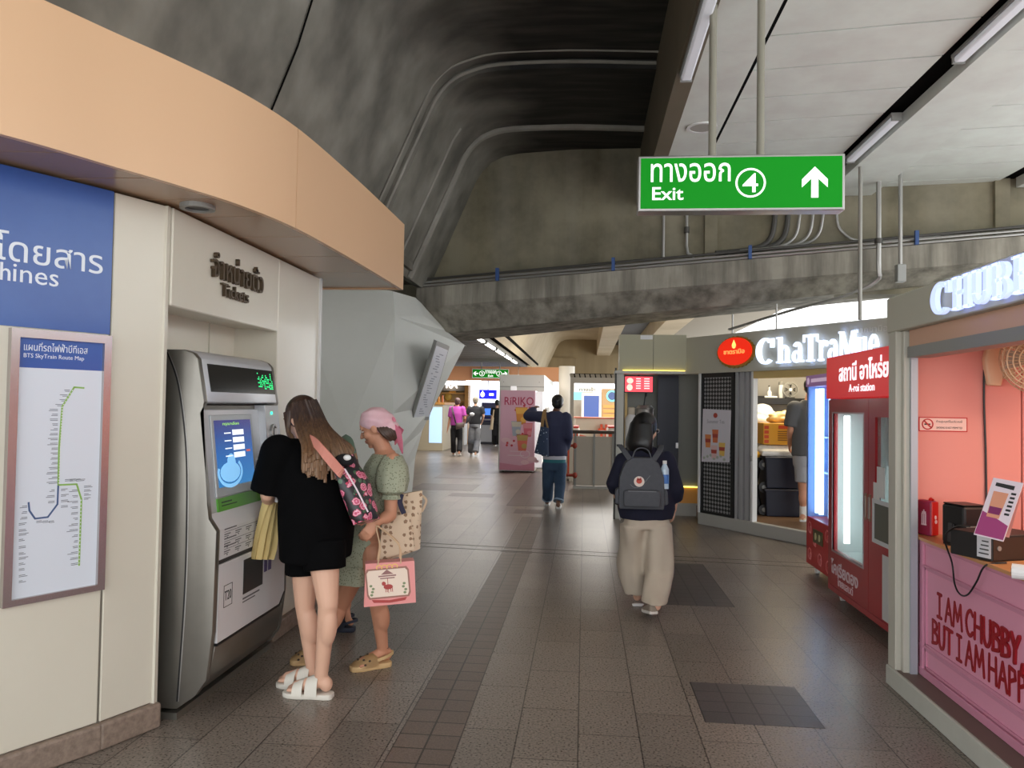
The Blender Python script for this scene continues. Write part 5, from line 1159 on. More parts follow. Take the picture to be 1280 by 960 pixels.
# long black box with label
c = atZ(1240, 703, CT)
RZ = .40; ctr_ = Matrix.Rotation(RZ, 3, 'Z') @ V((.17, .12, 0))
t = thing('till_box', 'long black cash box with a white label at the counter edge', 'cash box', (c.x+ctr_.x, c.y+ctr_.y, CT)); t.rotation_euler = (0, 0, RZ)
bm = B(); box(bm, -.17, .17, -.12, .12, 0, .125); bev(bm, .004, 1); cd = obj('body', bm, mat('drawer_black', (34, 32, 32), .5), t, local=True)
bm = B(); box(bm, -.165, .165, -.124, -.12, .01, .115); obj('drawer_front', bm, mat('drawer_brown', (52, 40, 32), .5), t, local=True)
bm = B(); box(bm, -.1735, -.17, -.115, -.04, .015, .118); obj('label', bm, mat('label_white', (206, 206, 210), .5), t, local=True)
bm = B()
for q in range(4): box(bm, -.1745, -.1735, -.105, -.05-.006*q, .032+q*.02, .038+q*.02)
obj('label_print', bm, MATS['ink_black'], t, local=True)
bm = B(); fq = Fr((0, -.124, 0), (1, 0, 0)); disc(bm, fq, -.13, .065, .012, .012, 0, .004, 12); obj('lock', bm, grey_alu, t, local=True)
# folded menu stand
a_, b_, c_, d_ = [fk.O*0+q for q in (V(), V(), V(), V())]
P0 = at(1217, 668, 3.86); P1 = at(1254, 677, 3.76); P2 = at(1279, 611, 3.80); P3 = at(1242, 597, 3.90)
t = thing('menu_stand', 'folded cardboard menu stand with purple drink picture on the cash drawer', 'menu', (P0+P1)/2)
n_ = (P1-P0).cross(P3-P0).normalized(); n_ = -n_ if n_.y > 0 else n_
fm_ = Fr(P0, (P1-P0), (P3-P0)-(P1-P0).normalized()*(P3-P0).dot((P1-P0).normalized()))
sh = (P3-P0).dot(fm_.u); mw = (P1-P0).length; mh = (P3-P0).dot(fm_.v)
sk = lambda L: [(x*mw+sh*y, y*mh) for x, y in L]
bm = B(); prism(bm, fm_, sk([(0, 0), (1, 0), (1, 1), (0, 1)]), -.004, 0); obj('front_sheet', bm, mat('menu_paper', (226, 212, 220), .5), t)
bm = B(); prism(bm, fm_, sk([(.02, .02), (.98, .02), (.98, .26), (.55, .34), (.02, .42)]), 0, .001); obj('purple_print', bm, mat('menu_purple', (158, 60, 116), .5), t)
bm = B(); prism(bm, fm_, sk([(.2, .34), (.62, .34), (.66, .78), (.16, .78)]), 0, .0015); obj('drink_print', bm, mat('menu_drink', (216, 150, 120), .5), t)
bm = B(); prism(bm, fm_, sk([(.22, .4), (.6, .4), (.62, .52), (.2, .52)]), .0015, .002); obj('drink_print', bm, mat('menu_plum', (126, 40, 96), .5), t)
bm = B(); prism(bm, fm_, sk([(.15, .87), (.78, .85), (.78, .92), (.15, .93)]), 0, .0015)
for q in range(6): prism(bm, fm_, sk([(.74, .42+q*.07), (.9, .42+q*.07), (.9, .455+q*.07), (.74, .455+q*.07)]), 0, .0015)
obj('menu_print', bm, MATS['ink_black'], t)
bk = V((.09, .12, 0)); bm = B(); loft(bm, [[P3+V((.001, .004, 0)), P2+V((.001, .004, 0)), P2+V((.001, .008, 0)), P3+V((.001, .008, 0))], [P0+bk+V((0, .004, 0)), P1+bk+V((0, .004, 0)), P1+bk+V((0, .008, 0)), P0+bk+V((0, .008, 0))]]); obj('back_sheet', bm, mat('menu_back', (240, 170, 160), .5), t)
c = at(1276, 705, 3.55)
t = thing('paper_roll', 'white paper roll lying at the counter edge by the picture border', 'roll', (c.x+.02, c.y, CT))
bm = B(); cyl(bm, (c.x-.02, c.y+.03, CT+.033), (c.x+.06, c.y-.02, CT+.033), .033); obj('roll', bm, white_p, t)
bm = B(); cyl(bm, (c.x-.023, c.y+.032, CT+.033), (c.x+.063, c.y-.022, CT+.033), .012); obj('core', bm, mat('core_brown', (150, 120, 90), .6), t)
bm = B(); tube(bm, smooth_path([at(1212, 658, 3.98), at(1196, 658, 4.1), at(1186, 672, 4.2)+V((-.02, 0, 0)), V((1.915, 4.26, .84)), V((1.91, 4.22, .74)), V((1.91, 4.16, .70)), V((1.91, 4.08, .72)), V((1.912, 4.0, .80)), V((1.92, 3.93, .893)), V((2.0, 3.9, .915))], 6), .0045, 6)
tag(obj('cable', bm, black_p), 'thin black cable looping down over the pink counter front', 'cord')
# ================================================================ far end of the hall
XY = lambda x, y, Y: (at(x, y, Y).x, at(x, y, Y).z)
# unseen area lights added to brighten the far hall and the fare gates
for nm_, loc_, e_, sz_ in (('far_hall_fill', (-3.2, 24, 3.1), 130, 3), ('gate_hall_fill', (.6, 20.5, 2.9), 110, 1.6)):
    ld = bpy.data.lights.new(nm_, 'AREA'); ld.energy = e_; ld.size = sz_; ld.color = (1, .96, .9)
    lo = bpy.data.objects.new(nm_, ld); lo.location = loc_; col.objects.link(lo)
# pink vending machine
Yr = 18.9
xa, xb = XY(625, 540, Yr)[0], XY(668.5, 540, Yr)[0]; zt, zb = XY(645, 488, Yr)[1], XY(645, 589, Yr)[1]
fr_ = Fr((xa, Yr, 0), (1, 0, 0)); wr = xb-xa
pk1 = mat('ririko_pink', (236, 186, 208), .4); pk2 = mat('ririko_deep', (226, 150, 176), .4)
t = thing('vending_machine', 'pink fruit drink vending machine on castors in the middle of the hall', 'vending machine', (xa+wr/2, Yr+.4, 0))
bm = B(); box(bm, xa-.02, xb+.0, Yr+.03, Yr+.85, zb, zt); obj('cabinet', bm, mat('ririko_white', (226, 220, 222), .4), t)
bm = B(); fbox(bm, fr_, 0, wr, zb+.02, zt, -.03, 0); bev(bm, .008, 1); obj('door', bm, pk1, t)
bm = text_bm('RíRIKO', fr_, .10, zt-.36, wr-.14, .2, .001, .003, .012); obj('brand_lettering', bm, mat('ririko_ink', (196, 70, 106), .5), t)
def cup(cx, cz, s, c1, c2):
    bm = B(); prism(bm, fr_, [(cx-.10*s, cz), (cx+.10*s, cz), (cx+.15*s, cz+.42*s), (cx-.15*s, cz+.42*s)], .001, .004); g = obj('drink_picture', bm, c1, t)
    bm = B(); prism(bm, fr_, [(cx-.12*s, cz+.26*s), (cx+.12*s, cz+.26*s), (cx+.145*s, cz+.40*s), (cx-.145*s, cz+.40*s)], .004, .006); disc(bm, fr_, cx+.05*s, cz+.12*s, .07*s, .07*s, .004, .006, 10); obj('fruit', bm, c2, g)
cup(.52, zb+1.14, 1.0, mat('juice_orange', (230, 150, 60), .4), mat('fruit_yellow', (246, 190, 90), .4))
cup(.40, zb+.86, .85, mat('juice_grey', (170, 178, 196), .4), mat('fruit_pale', (216, 206, 190), .4))
cup(.68, zb+.84, .8, mat('juice_pink', (228, 110, 130), .4), mat('fruit_pink', (236, 150, 160), .4))
cup(.55, zb+.50, .95, mat('juice_coral', (232, 120, 100), .4), mat('fruit_coral', (200, 170, 100), .4))
bm = B(); rnd = random.Random(2)
for k in range(16): disc(bm, fr_, rnd.uniform(.15, wr-.1), zb+rnd.uniform(.6, 1.6), .03, .03, .001, .003, 8)
obj('berry_print', bm, mat('berry_red', (206, 60, 76), .5), t)
for (x, z, r) in ((.15, zb+.75, .09), (.3, zb+.70, .07), (.8, zb+.3, .09), (.62, zb+.22, .08), (.9, zb+.25, .05)): bm = B(); disc(bm, fr_, x, z, r*1.3, r*.7, .001, .0025, 14); obj('cloud_print', bm, mat('cloud_pink', (246, 206, 218), .5), t)
bm = B(); prism(bm, fr_, [(0, zb+.03), (wr, zb+.03), (wr, zb+.22), (wr*.6, zb+.14), (0, zb+.2)], .0005, .002); obj('wave_print', bm, pk2, t)
bm = B(); arcstrip(bm, fr_, .62, zb+.42, .12, .09, .01, .01, 0, 360, .001, .003); fbox(bm, fr_, .2, .6, zb+.38, zb+.39, .001, .003); fbox(bm, fr_, .25, .5, zb+.48, zb+.488, .001, .003); obj('line_print', bm, mat('line_white', (250, 240, 244), .5), t)
for x in (xa+.08, xb-.08):
    for y in (Yr+.08, Yr+.75): caster(t, x, y, zb, black_p)
bm = B(); box(bm, xb+.01, XY(678, 540, Yr+.2)[0], Yr+.2, Yr+.85, .12, zt-.02); obj('side_lightbox', bm, mat('lightbox_white', (245, 244, 246), .4, emit=.2), t)
# white booth behind it
Yb2 = 20.2; xl, xr_ = XY(624, 500, Yb2)[0], XY(680.5, 500, Yb2)[0]; bt = XY(650, 468.5, Yb2)[1]
booth_m = mat('booth_white', (214, 214, 210), .5)
t = thing('white_booth', 'white metal booth with lit side panels behind the pink drink machine', 'booth', ((xl+xr_)/2, 22.5, 0))
bm = B(); box(bm, xl, xr_, Yb2, 25.8, 0, bt); bev(bm, .01, 1); obj('body', bm, booth_m, t)
fbth = Fr((xr_, Yb2, 0), (0, 1, 0))
for k in range(3):
    bm = B(); fbox(bm, fbth, .3+k*1.8, 1.9+k*1.8, .6, bt-.15, .0, .012); obj('side_panel', bm, mat('panel_lit', (248, 246, 240), .4, emit=.2), t)
fbf = Fr((xl, Yb2, 0), (1, 0, 0))
bm = B(); fbox(bm, fbf, 0, xr_-xl, bt-.32, bt-.305, 0, .006); fbox(bm, fbf, .1, .12, bt-.2, bt-.18, 0, .006); fbox(bm, fbf, xr_-xl-.15, xr_-xl-.13, bt-.2, bt-.18, 0, .006); obj('front_seams', bm, grey_alu, t)
bm = B(); fbox(bm, fbf, .3, .45, bt-.45, bt-.3, 0, .02); obj('lamp_panel', bm, MATS['lightbox_white'], t)
bm = B(); box(bm, xr_+.02, xr_+.14, Yb2-.1, Yb2+.0, 0.05, 1.6); tag(obj('roller_post', bm, booth_m), 'slim white post leaning by the corner of the white booth', 'post')
# white round column
cxr = XY(708, 500, 26.5)[0]
bm = B(); cyl(bm, (cxr, 26.5, 0), (cxr, 26.5, 3.0), .27, n=28); tag(obj('column', bm, mat('column_white', (236, 228, 214), .5), smooth=True), 'white round column at the right end of the far orange canopy', 'column')
# far orange canopy with its exit sign
Yo = 28.8; xo0, xo1 = XY(520, 470, Yo)[0]-1.5, XY(716.5, 470, Yo)[0]
zo0, zo1 = 2.55, XY(640, 458.5, Yo)[1]
t = thing('far_canopy', 'distant orange canopy fascia across the end of the hall', 'canopy', ((xo0+xo1)/2, Yo, zo0))
or2 = mat('orange_far', (244, 176, 128), .45)
xm = XY(648, 470, Yo)[0]
bm = B(); box(bm, xo0, xm-.01, Yo, Yo+.1, zo0, zo1); obj('fascia_panel', bm, or2, t)
bm = B(); box(bm, xm+.01, xo1, Yo, Yo+.1, zo0, zo1); obj('fascia_panel', bm, or2, t)
bm = B(); box(bm, xo1-.06, xo1, Yo+.1, Yo+1.6, zo0, zo1); obj('end_panel', bm, or2, t)
bm = B(); box(bm, xo0, xo1-.1, Yo+.1, Yo+1.6, zo0+.02, zo0+.06); obj('soffit', bm, soffit_m, t)
for px_ in (662, 640):
    bm = B(); x_ = XY(px_, 520, Yo+1)[0]; box(bm, x_-.06, x_+.06, Yo+.9, Yo+1.02, 0, zo0+.03); obj('support_post', bm, grey_alu, t)
bm = B(); box(bm, XY(582, 477, Yo)[0], XY(600, 477, Yo)[0], Yo+.15, Yo+.3, zo0-.05, zo0+.02); obj('soffit_lamp', bm, tube_far, t)
sx0, sz0 = XY(590, 472.5, Yo-.3); sx1, sz1 = XY(636, 461.5, Yo-.3); fs_ = Fr((sx0, Yo-.3, sz0), (1, 0, 0)); sw, sh_ = sx1-sx0, sz1-sz0
t = thing('exit_sign', 'small distant green exit sign with arrows to both sides', 'sign', fs_.p(sw/2, 0))
bm = B(); fbox(bm, fs_, 0, sw, 0, sh_, -.14, 0); obj('housing', bm, steel, t)
bm = B(); fbox(bm, fs_, .02, sw-.02, .02, sh_-.02, 0, .003); obj('face', bm, sign_green, t)
bm = text_bm('ทางออก', fs_, sw*.36, sh_*.5, sw*.3, sh_*.36, .003, .003, .02); text_bm('Exit', fs_, sw*.44, sh_*.14, sw*.14, sh_*.24, .003, .003, .02, bm); obj('lettering', bm, sign_white, t)
bm = B(); arrow(bm, fs_, sw*.1, sh_*.5, sh_*.55, 180, .003, .006); arrow(bm, fs_, sw*.9, sh_*.5, sh_*.55, 0, .003, .006); obj('arrows', bm, sign_white, t)
bm = B()
for cx, s in ((.27, '3'), (.74, '2')): arcstrip(bm, fs_, sw*cx, sh_*.5, sh_*.3, sh_*.3, sh_*.06, sh_*.06, 0, 360, .003, .006); text_bm(s, fs_, sw*cx-.035, sh_*.34, .07, sh_*.32, .003, .003, .01, bm)
obj('number_badges', bm, sign_white, t)
bm = B(); 
for a in (.25, .75): cyl(bm, fs_.p(sw*a, sh_, -.07), fs_.p(sw*a, sh_+.6, -.07), .02)
obj('hanging_pole', bm, grey_alu, t)
bm = B(); box(bm, XY(556, 480, 42)[0]-14, XY(720, 480, 42)[0], 40.9, 41, 3.3, 4.2); struct('wall_far', bm, MATS['far_wall_concrete'])
# bank machine with its blue lit sign
Ya = 32.0
ax0, az1 = XY(599, 487, Ya); ax1, az0 = XY(620.5, 499, Ya)
fa = Fr((ax0, Ya, az0), (1, 0, 0)); aw, ah = ax1-ax0, az1-az0
t = thing('bank_sign', 'bright blue lit sign hanging above the cash machine', 'sign', fa.p(aw/2, 0))
bm = B(); fbox(bm, fa, 0, aw, 0, ah, -.15, 0); obj('light_box', bm, mat('sign_vivid_blue', (20, 24, 250), .4, emit=1.0), t)
bm = B(); disc(bm, fa, aw*.2, ah*.48, .09, .11, 0, .01, 12); prism(bm, fa, [(aw*.2-.05, ah*.6), (aw*.2+.05, ah*.6), (aw*.2, ah*.92)], 0, .01); bev_ = fbox(bm, fa, aw*.58, aw*.84, ah*.36, ah*.62, 0, .01); obj('emblem', bm, mat('emblem_white', (245, 245, 255), .4, emit=1), t)
bm = B(); cyl(bm, fa.p(aw/2, ah, -.07), (fa.p(aw/2, 0).x, fa.p(aw/2, 0, -.07).y, 3.23), .02); obj('hanger', bm, grey_alu, t)
mx0, mz1 = XY(601, 506, Ya+.3); mx1, mz0 = XY(624, 545, Ya+.3)
t = thing('cash_machine', 'dark cash machine with a grey base under the blue sign', 'cash machine', ((mx0+mx1)/2, Ya+.7, 0))
dk = mat('atm_dark', (40, 42, 54), .4)
bm = B(); prism(bm, Fr((mx0, 0, 0), (0, 1, 0)), [(Ya+.35, 0), (Ya+1.1, 0), (Ya+1.1, 1.75), (Ya+.55, 1.75), (Ya+.5, 1.15), (Ya+.35, .95)], 0, mx1-mx0); bev(bm, .015, 1); obj('cabinet', bm, dk, t)
bm = B(); box(bm, mx0+.02, mx1-.05, Ya+.30, Ya+.36, .1, .8); obj('base_panel', bm, mat('atm_grey', (170, 172, 176), .5), t)
bm = B(); box(bm, mx0+.15, mx1-.35, Ya+.46, Ya+.5, 1.22, 1.5); obj('screen', bm, mat('atm_screen', (60, 110, 190), .3, emit=.8), t)
bm = B(); box(bm, mx0+.15, mx1-.35, Ya+.36, Ya+.48, 1.0, 1.06); obj('keypad', bm, grey_alu, t)
# snack stall on the left far side
Ys2 = 31.0
gx0, gz1 = XY(545, 480, Ys2); gx1, gz0 = XY(580.5, 540, Ys2)
cream = mat('stall_cream', (226, 196, 140), .5); wood2 = mat('stall_wood', (206, 150, 80), .5)
t = thing('snack_stall', 'bright stall with wooden shelves and white counter at the far left', 'stall', ((gx0+gx1)/2, Ys2+.8, 0))
bm = B(); box(bm, gx0-.6, gx1, Ys2, Ys2+.8, 0, XY(560, 517, Ys2)[1]); bev(bm, .01, 1); obj('counter', bm, mat('stall_white', (222, 220, 216), .5), t)
bm = B(); box(bm, gx0-.6, gx1, Ys2+1.4, Ys2+1.5, 0, gz1); obj('back_wall', bm, cream, t)
for k in range(3):
    z = XY(560, 514-k*11, Ys2)[1]; bm = B(); box(bm, gx0-.5, gx1-.15, Ys2+1.0, Ys2+1.4, z, z+.06); obj('shelf', bm, wood2, t)
bm = B(); box(bm, gx1-.16, gx1, Ys2+.9, Ys2+1.4, 0, gz1); obj('side_post', bm, wood2, t)
bm = B(); box(bm, gx0-.6, gx1-.17, Ys2+1.0, Ys2+1.4, gz1-.25, gz1-.0); obj('top_board', bm, mat('stall_top', (160, 150, 140), .5), t)
fst = Fr((gx0+.25, Ys2+.88, gz1-.2), (1, 0, 0)); bm = text_bm('RA', fst, 0, .06, .5, .3, 0, .03, .03); obj('sign_letters', bm, mat('letters_lit', (255, 250, 240), .4, emit=1.2), t)
for k, (px, py, c, lab) in enumerate(((560, 500, (222, 180, 80), 'round golden ornament on the middle stall shelf'), (556, 512, (240, 240, 236), 'white box on the lower stall shelf'), (566, 489, (226, 160, 60), 'orange package on the upper stall shelf'), (572, 513, (190, 120, 70), 'brown package right of the white box on the stall shelf'))):
    q = at(px, py, Ys2+1.15); bm = B()
    if k == 0: ball(bm, q+V((0, 0, .02)), (.17, .1, .17))
    else: box(bm, q.x-.15, q.x+.15, q.y-.1, q.y+.1, q.z-.1, q.z+.14); bev(bm, .02, 2)
    z_ = min(v.co.z for v in bm.verts); sh2 = min((s for s in [XY(560, 514-j*11, Ys2)[1]+.06 for j in range(3)]), key=lambda s: abs(s-z_))
    bmesh.ops.translate(bm, verts=bm.verts, vec=(0, 0, sh2-z_))
    tag(obj('stall_package', bm, mat('pack%d' % k, c, .4), smooth=(k == 0)), lab, 'package', 'goods on the stall shelves')
Yk = 27.0
kx0 = XY(536, 530, Yk)[0]; kx1, kz = XY(553, 500.5, Yk); 
t = thing('display_counter', 'display counter with a pale blue lit front beside the pier', 'counter', ((kx0+kx1)/2, Yk+.8, 0))
bm = B(); box(bm, kx0-.8, kx1+.04, Yk, Yk+2.2, 0.0, XY(545, 500, Yk)[1]-.16); bev(bm, .01, 1); obj('base', bm, mat('counter_taupe', (176, 164, 140), .5), t)
bm = B(); box(bm, kx0+.02, kx1, Yk-.02, Yk, .28, XY(545, 501, Yk)[1]-.22); obj('lit_panel', bm, mat('panel_pale_blue', (176, 208, 240), .4, emit=.45), t)
bm = B(); box(bm, kx0-.8, kx1+.08, Yk-.04, Yk+2.2, XY(545, 500, Yk)[1]-.16, XY(545, 500, Yk)[1]-.08); obj('counter_top', bm, wood2, t)
zc_ = XY(545, 500, Yk)[1]-.08
for k in range(5):
    bm = B(); x = kx0-.1+.13*k; cyl(bm, (x, Yk+.3, zc_), (x, Yk+.3, zc_+.2+.05*(k % 3)), .045, .03, 10)
    tag(obj('jar', bm, mat('jar%d' % (k % 3), ((226, 150, 60), (200, 110, 50), (236, 200, 120))[k % 3], .3), smooth=True), ('leftmost', 'second', 'middle', 'fourth', 'rightmost')[k]+' small amber jar in the row on the display counter', 'jar', 'jars on the display counter')

# ================================================================ fare gate area behind the fence
Yg = 15.6
gx0, gx1 = XY(716.5, 575, Yg)[0], XY(768.5, 575, Yg)[0]; gt = XY(740, 545.5, Yg)[1]
t = thing('barrier_fence', 'grey panelled barrier with a dark handrail before the fare gates', 'fence', ((gx0+gx1)/2, Yg, 0))
bm = B(); box(bm, gx0, gx1, Yg-.02, Yg+.02, .06, gt); bev(bm, .006, 1); obj('panel', bm, mat('fence_grey', (186, 177, 164), .5), t)
zr = XY(740, 540, Yg)[1]
bm = B(); cyl(bm, (XY(706, 540, Yg)[0], Yg, zr), (gx1, Yg, zr), .035); obj('handrail', bm, mat('rail_brown', (84, 74, 66), .4, .3), t)
for x in (gx0+.04, (gx0+gx1)/2, gx1-.04):
    bm = B(); box(bm, x-.02, x+.02, Yg-.03, Yg+.03, 0, zr-.03); obj('post', bm, grey_alu, t)
bm = B(); box(bm, gx0, gx1, Yg-.05, Yg+.05, 0, .05); obj('kerb', bm, MATS['sill_grey'], t)
orr = mat('gate_orange', (226, 92, 58), .4)
for i, (px, py) in enumerate(((714, 557), (714, 594))):
    p = at(px, py, Yg-.12); bm = B(); cyl(bm, p+V((-.1, 0, 0)), p+V((.06, 0, 0)), .03, .03); ball(bm, p+V((.07, 0, 0)), (.05, .04, .06)); obj('clamp', bm, mat('clamp_red', (150, 52, 34), .4), t)
# fare gates beyond
for i, px in enumerate((716, 765)):
    Yq_ = 17.2+.5*i; c = at(px, 560, Yq_); x = c.x
    t = thing('fare_gate', ['orange fare gate cabinet behind the man in the navy jacket', 'red and white fare gate cabinet by the grey post of the tea kiosk'][i], 'gate', (x, Yq_+.6, 0))
    w2 = (.14, .10)[i]
    bm = B(); box(bm, x-w2, x+w2, Yq_, Yq_+1.3, 0, 1.15); bev(bm, .05, 3); obj('cabinet', bm, mat('gate_white', (226, 216, 206), .45), t)
    bm = B(); box(bm, x-w2*.8, x+w2*.8, Yq_-.012, Yq_, .15, 1.05); obj('front_panel', bm, orr, t)
    bm = B(); box(bm, x-w2*.9, x+w2*.9, Yq_+.05, Yq_+1.2, 1.15, 1.19); bev(bm, .01, 1); obj('reader', bm, mat('reader_red', (206, 56, 40), .4), t)
    bm = B(); prism(bm, Fr((x+w2, Yq_+.5, .5), (1, 0, 0)), [(0, 0), (.32, .08), (.34, .42), (0, .5)], -.02, .02); obj('flap', bm, mat('flap_orange', (236, 120, 90), .35), t)
Yw2 = 19.5
bx0, bx1 = XY(719, 530, Yw2)[0], XY(770, 530, Yw2)[0]
bm = B(); box(bm, bx0, bx1, Yw2, Yw2+.5, 0, XY(740, 523, Yw2)[1]); bev(bm, .01, 1)
t = thing('service_counter', 'pale service counter behind the fare gates', 'counter', ((bx0+bx1)/2, Yw2+.2, 0)); obj('body', bm, mat('service_cream', (226, 216, 196), .5), t)
bm = B(); box(bm, bx0-.05, bx1, Yw2-.05, Yw2+.5, XY(740, 523, Yw2)[1], XY(740, 521.5, Yw2)[1]); obj('top_rail', bm, mat('rail_pink', (226, 140, 116), .4), t)
for px in (752, 758):
    x = XY(px, 520, Yw2-.1)[0]; bm = B(); box(bm, x-.03, x+.03, Yw2-.12, Yw2-.06, .1, 1.2); cyl(bm, (x-.08, Yw2-.09, 1.05), (x+.08, Yw2-.09, 1.05), .05); obj('gate_post', bm, orr, t)
Yp = 23.0
px0, pz1 = XY(730, 494.5, Yp); px1, pz0 = XY(748.5, 522, Yp)
t = thing('blue_poster', 'blank blue board on a white stand beyond the fare gates', 'board', ((px0+px1)/2, Yp, 0))
bm = B(); box(bm, px0-.07, px1+.07, Yp, Yp+.06, 0, pz1+.08); obj('stand', bm, mat('stand_white', (232, 226, 214), .5), t)
bm = B(); box(bm, px0, px1, Yp-.012, Yp, pz0, pz1); obj('sheet', bm, mat('board_blue', (68, 92, 158), .45), t)
sx0, sz1 = XY(714, 490, Yp+1); sx1, sz0 = XY(728, 500, Yp+1)
t = thing('gate_screen', 'cyan lit screen left of the blue board', 'screen', ((sx0+sx1)/2, Yp+1, 0))
bm = B(); box(bm, sx0, sx1, Yp+1, Yp+1.1, sz0, sz1); obj('display', bm, mat('screen_cyan_far', (130, 214, 232), .4, emit=.5), t)
bm = B(); box(bm, sx0, sx1, Yp+1.0, Yp+1.12, 0, sz0); obj('pedestal', bm, mat('pedestal_grey', (186, 178, 166), .5), t)
bm = B(); box(bm, sx0, XY(744, 490, Yp+1)[0], Yp+1.2, Yp+1.26, sz1, sz1+.18); t2 = obj('gate_header', bm, mat('header_white', (236, 232, 222), .4, emit=.3)); tag(t2, 'white header board with small dark lettering beyond the fare gates', 'sign')
bm = B(); fh = Fr((sx0, Yp+1.2, sz1), (1, 0, 0)); text_bm('ทางเข้า', fh, .25, .04, .5, .11, .001, .003, .01, bm); obj('lettering', bm, mat('header_ink', (90, 84, 76), .5), t2)
bm = B(); box(bm, sx0+.05, XY(744, 490, Yp+1)[0]-.05, Yp+1.22, Yp+1.25, 0, sz1); obj('header_leg', bm, mat('pedestal_grey', (186, 178, 166), .5), t2)
wx0, wx1 = XY(752, 510, Yp)[0], XY(778, 510, Yp)[0]; wz = XY(760, 486, Yp)[1]
t = thing('wood_cabinet', 'wooden cabinet with slatted drawers beyond the fare gates', 'cabinet', ((wx0+wx1)/2, Yp+.3, 0))
bm = B(); box(bm, wx0, wx1, Yp, Yp+.6, 0, wz); bev(bm, .01, 1); obj('body', bm, mat('cabinet_tan', (176, 140, 96), .5), t)
for k in range(3): z = XY(760, 522-k*6, Yp)[1]; bm = B(); box(bm, wx0+.05, wx1, Yp-.02, Yp, z, z+.09); obj('drawer', bm, wood2, t)
q = XY(765, 495, Yp); bm = B(); fq = Fr((q[0], Yp-.01, q[1]), (1, 0, 0)); arcstrip(bm, fq, 0, 0, .17, .17, .05, .05, 0, 360, 0, .02); obj('round_badge', bm, mat('badge_cyan', (110, 206, 214), .4, emit=.4), t); 
bm = B(); disc(bm, fq, 0, 0, .11, .11, 0, .015); obj('round_badge_face', bm, mat('badge_navy', (70, 90, 140), .4), t)
# header beam and louvre over the gate opening
Yh = 17.0
hx0, hx1 = XY(713, 474, Yh)[0], XY(772, 474, Yh)[0]
hz = [XY(740, y, Yh)[1] for y in (479, 472, 468)]
t = thing('gate_lintel', 'white lintel beam with a slatted louvre over the fare gate opening', 'lintel', ((hx0+hx1)/2, Yh, hz[0]))
bm = B(); box(bm, hx0, hx1, Yh, Yh+.15, hz[0], hz[1]); obj('beam', bm, mat('lintel_white', (206, 196, 180), .5), t)
bm = B(); box(bm, hx0, hx1, Yh+.1, Yh+.15, hz[1], hz[2]+.02); obj('louvre_back', bm, dark_gap, t)
for k in range(9):
    x = hx0+(hx1-hx0)*k/9; bm = B(); prism(bm, Fr((x, Yh+.05, hz[1]), (1, 0, 0)), [(0, 0), (.085, 0), (.07, .075), (-.02, .075)], -.04, .04); obj('louvre_slat', bm, mat('slat_tan', (176, 164, 146), .5), t)
for x in (hx0+.04, ): bm = B(); box(bm, x-.04, x+.04, Yh, Yh+.12, 0, hz[0]); obj('jamb', bm, mat('lintel_white', (206, 196, 180), .5), t)
# ================================================================ people
from mathutils import noise as NZ
SKIN = mat('skin_fair', (224, 178, 152), .5, spec=.4); SKIN_T = mat('skin_tan', (206, 148, 118), .5, spec=.4); SKIN_D = mat('skin_deep', (122, 84, 66), .5)
def cap(bm, p0, r0, p1, r1, n=14, flat=False, ex=None):
    """tapered limb with round (or flat) ends"""
    p0, p1 = V(p0), V(p1); d = (p1-p0); L = d.length; d.normalize(); x, y = rring(d)
    rings = []
    if not flat: rings += [ell(p0-d*r0*math.cos(a), r0*math.sin(a), r0*math.sin(a), n, x, y) for a in (.2, .6, 1.1)]
    rings += [ell(p0, r0, r0, n, x, y), ell(p0.lerp(p1, .5), (r0+r1)/2, (r0+r1)/2, n, x, y), ell(p1, r1, r1, n, x, y)]
    if not flat: rings += [ell(p1+d*r1*math.cos(a), r1*math.sin(a), r1*math.sin(a), n, x, y) for a in (1.1, .6, .2)]
    loft(bm, rings); return bm
def bodyloft(bm, rows, n=24, f=None):
    """rows: (centre, rx, ry) stacked upward, or with a fourth value turning the ring about z"""
    rings = []
    for r in rows:
        c, rx, ry = r[:3]; a = r[3] if len(r) > 3 else 0
        X_ = V((math.cos(a), math.sin(a), 0)); Y_ = V((-math.sin(a), math.cos(a), 0)); rings.append(ell(c, rx, ry, n, X_, Y_, f))
    loft(bm, rings); return bm
def wrinkle(bm, amp, fr=(9, 9, 3), seed=0):
    bm.normal_update()
    for v in bm.verts: v.co += v.normal*amp*NZ.noise(V((v.co.x*fr[0]+seed, v.co.y*fr[1], v.co.z*fr[2])))
    return bm
def cut_below(bm, z):
    g = bm.verts[:]+bm.edges[:]+bm.faces[:]
    bmesh.ops.bisect_plane(bm, geom=g, plane_co=(0, 0, z), plane_no=(0, 0, 1), clear_inner=True); return bm
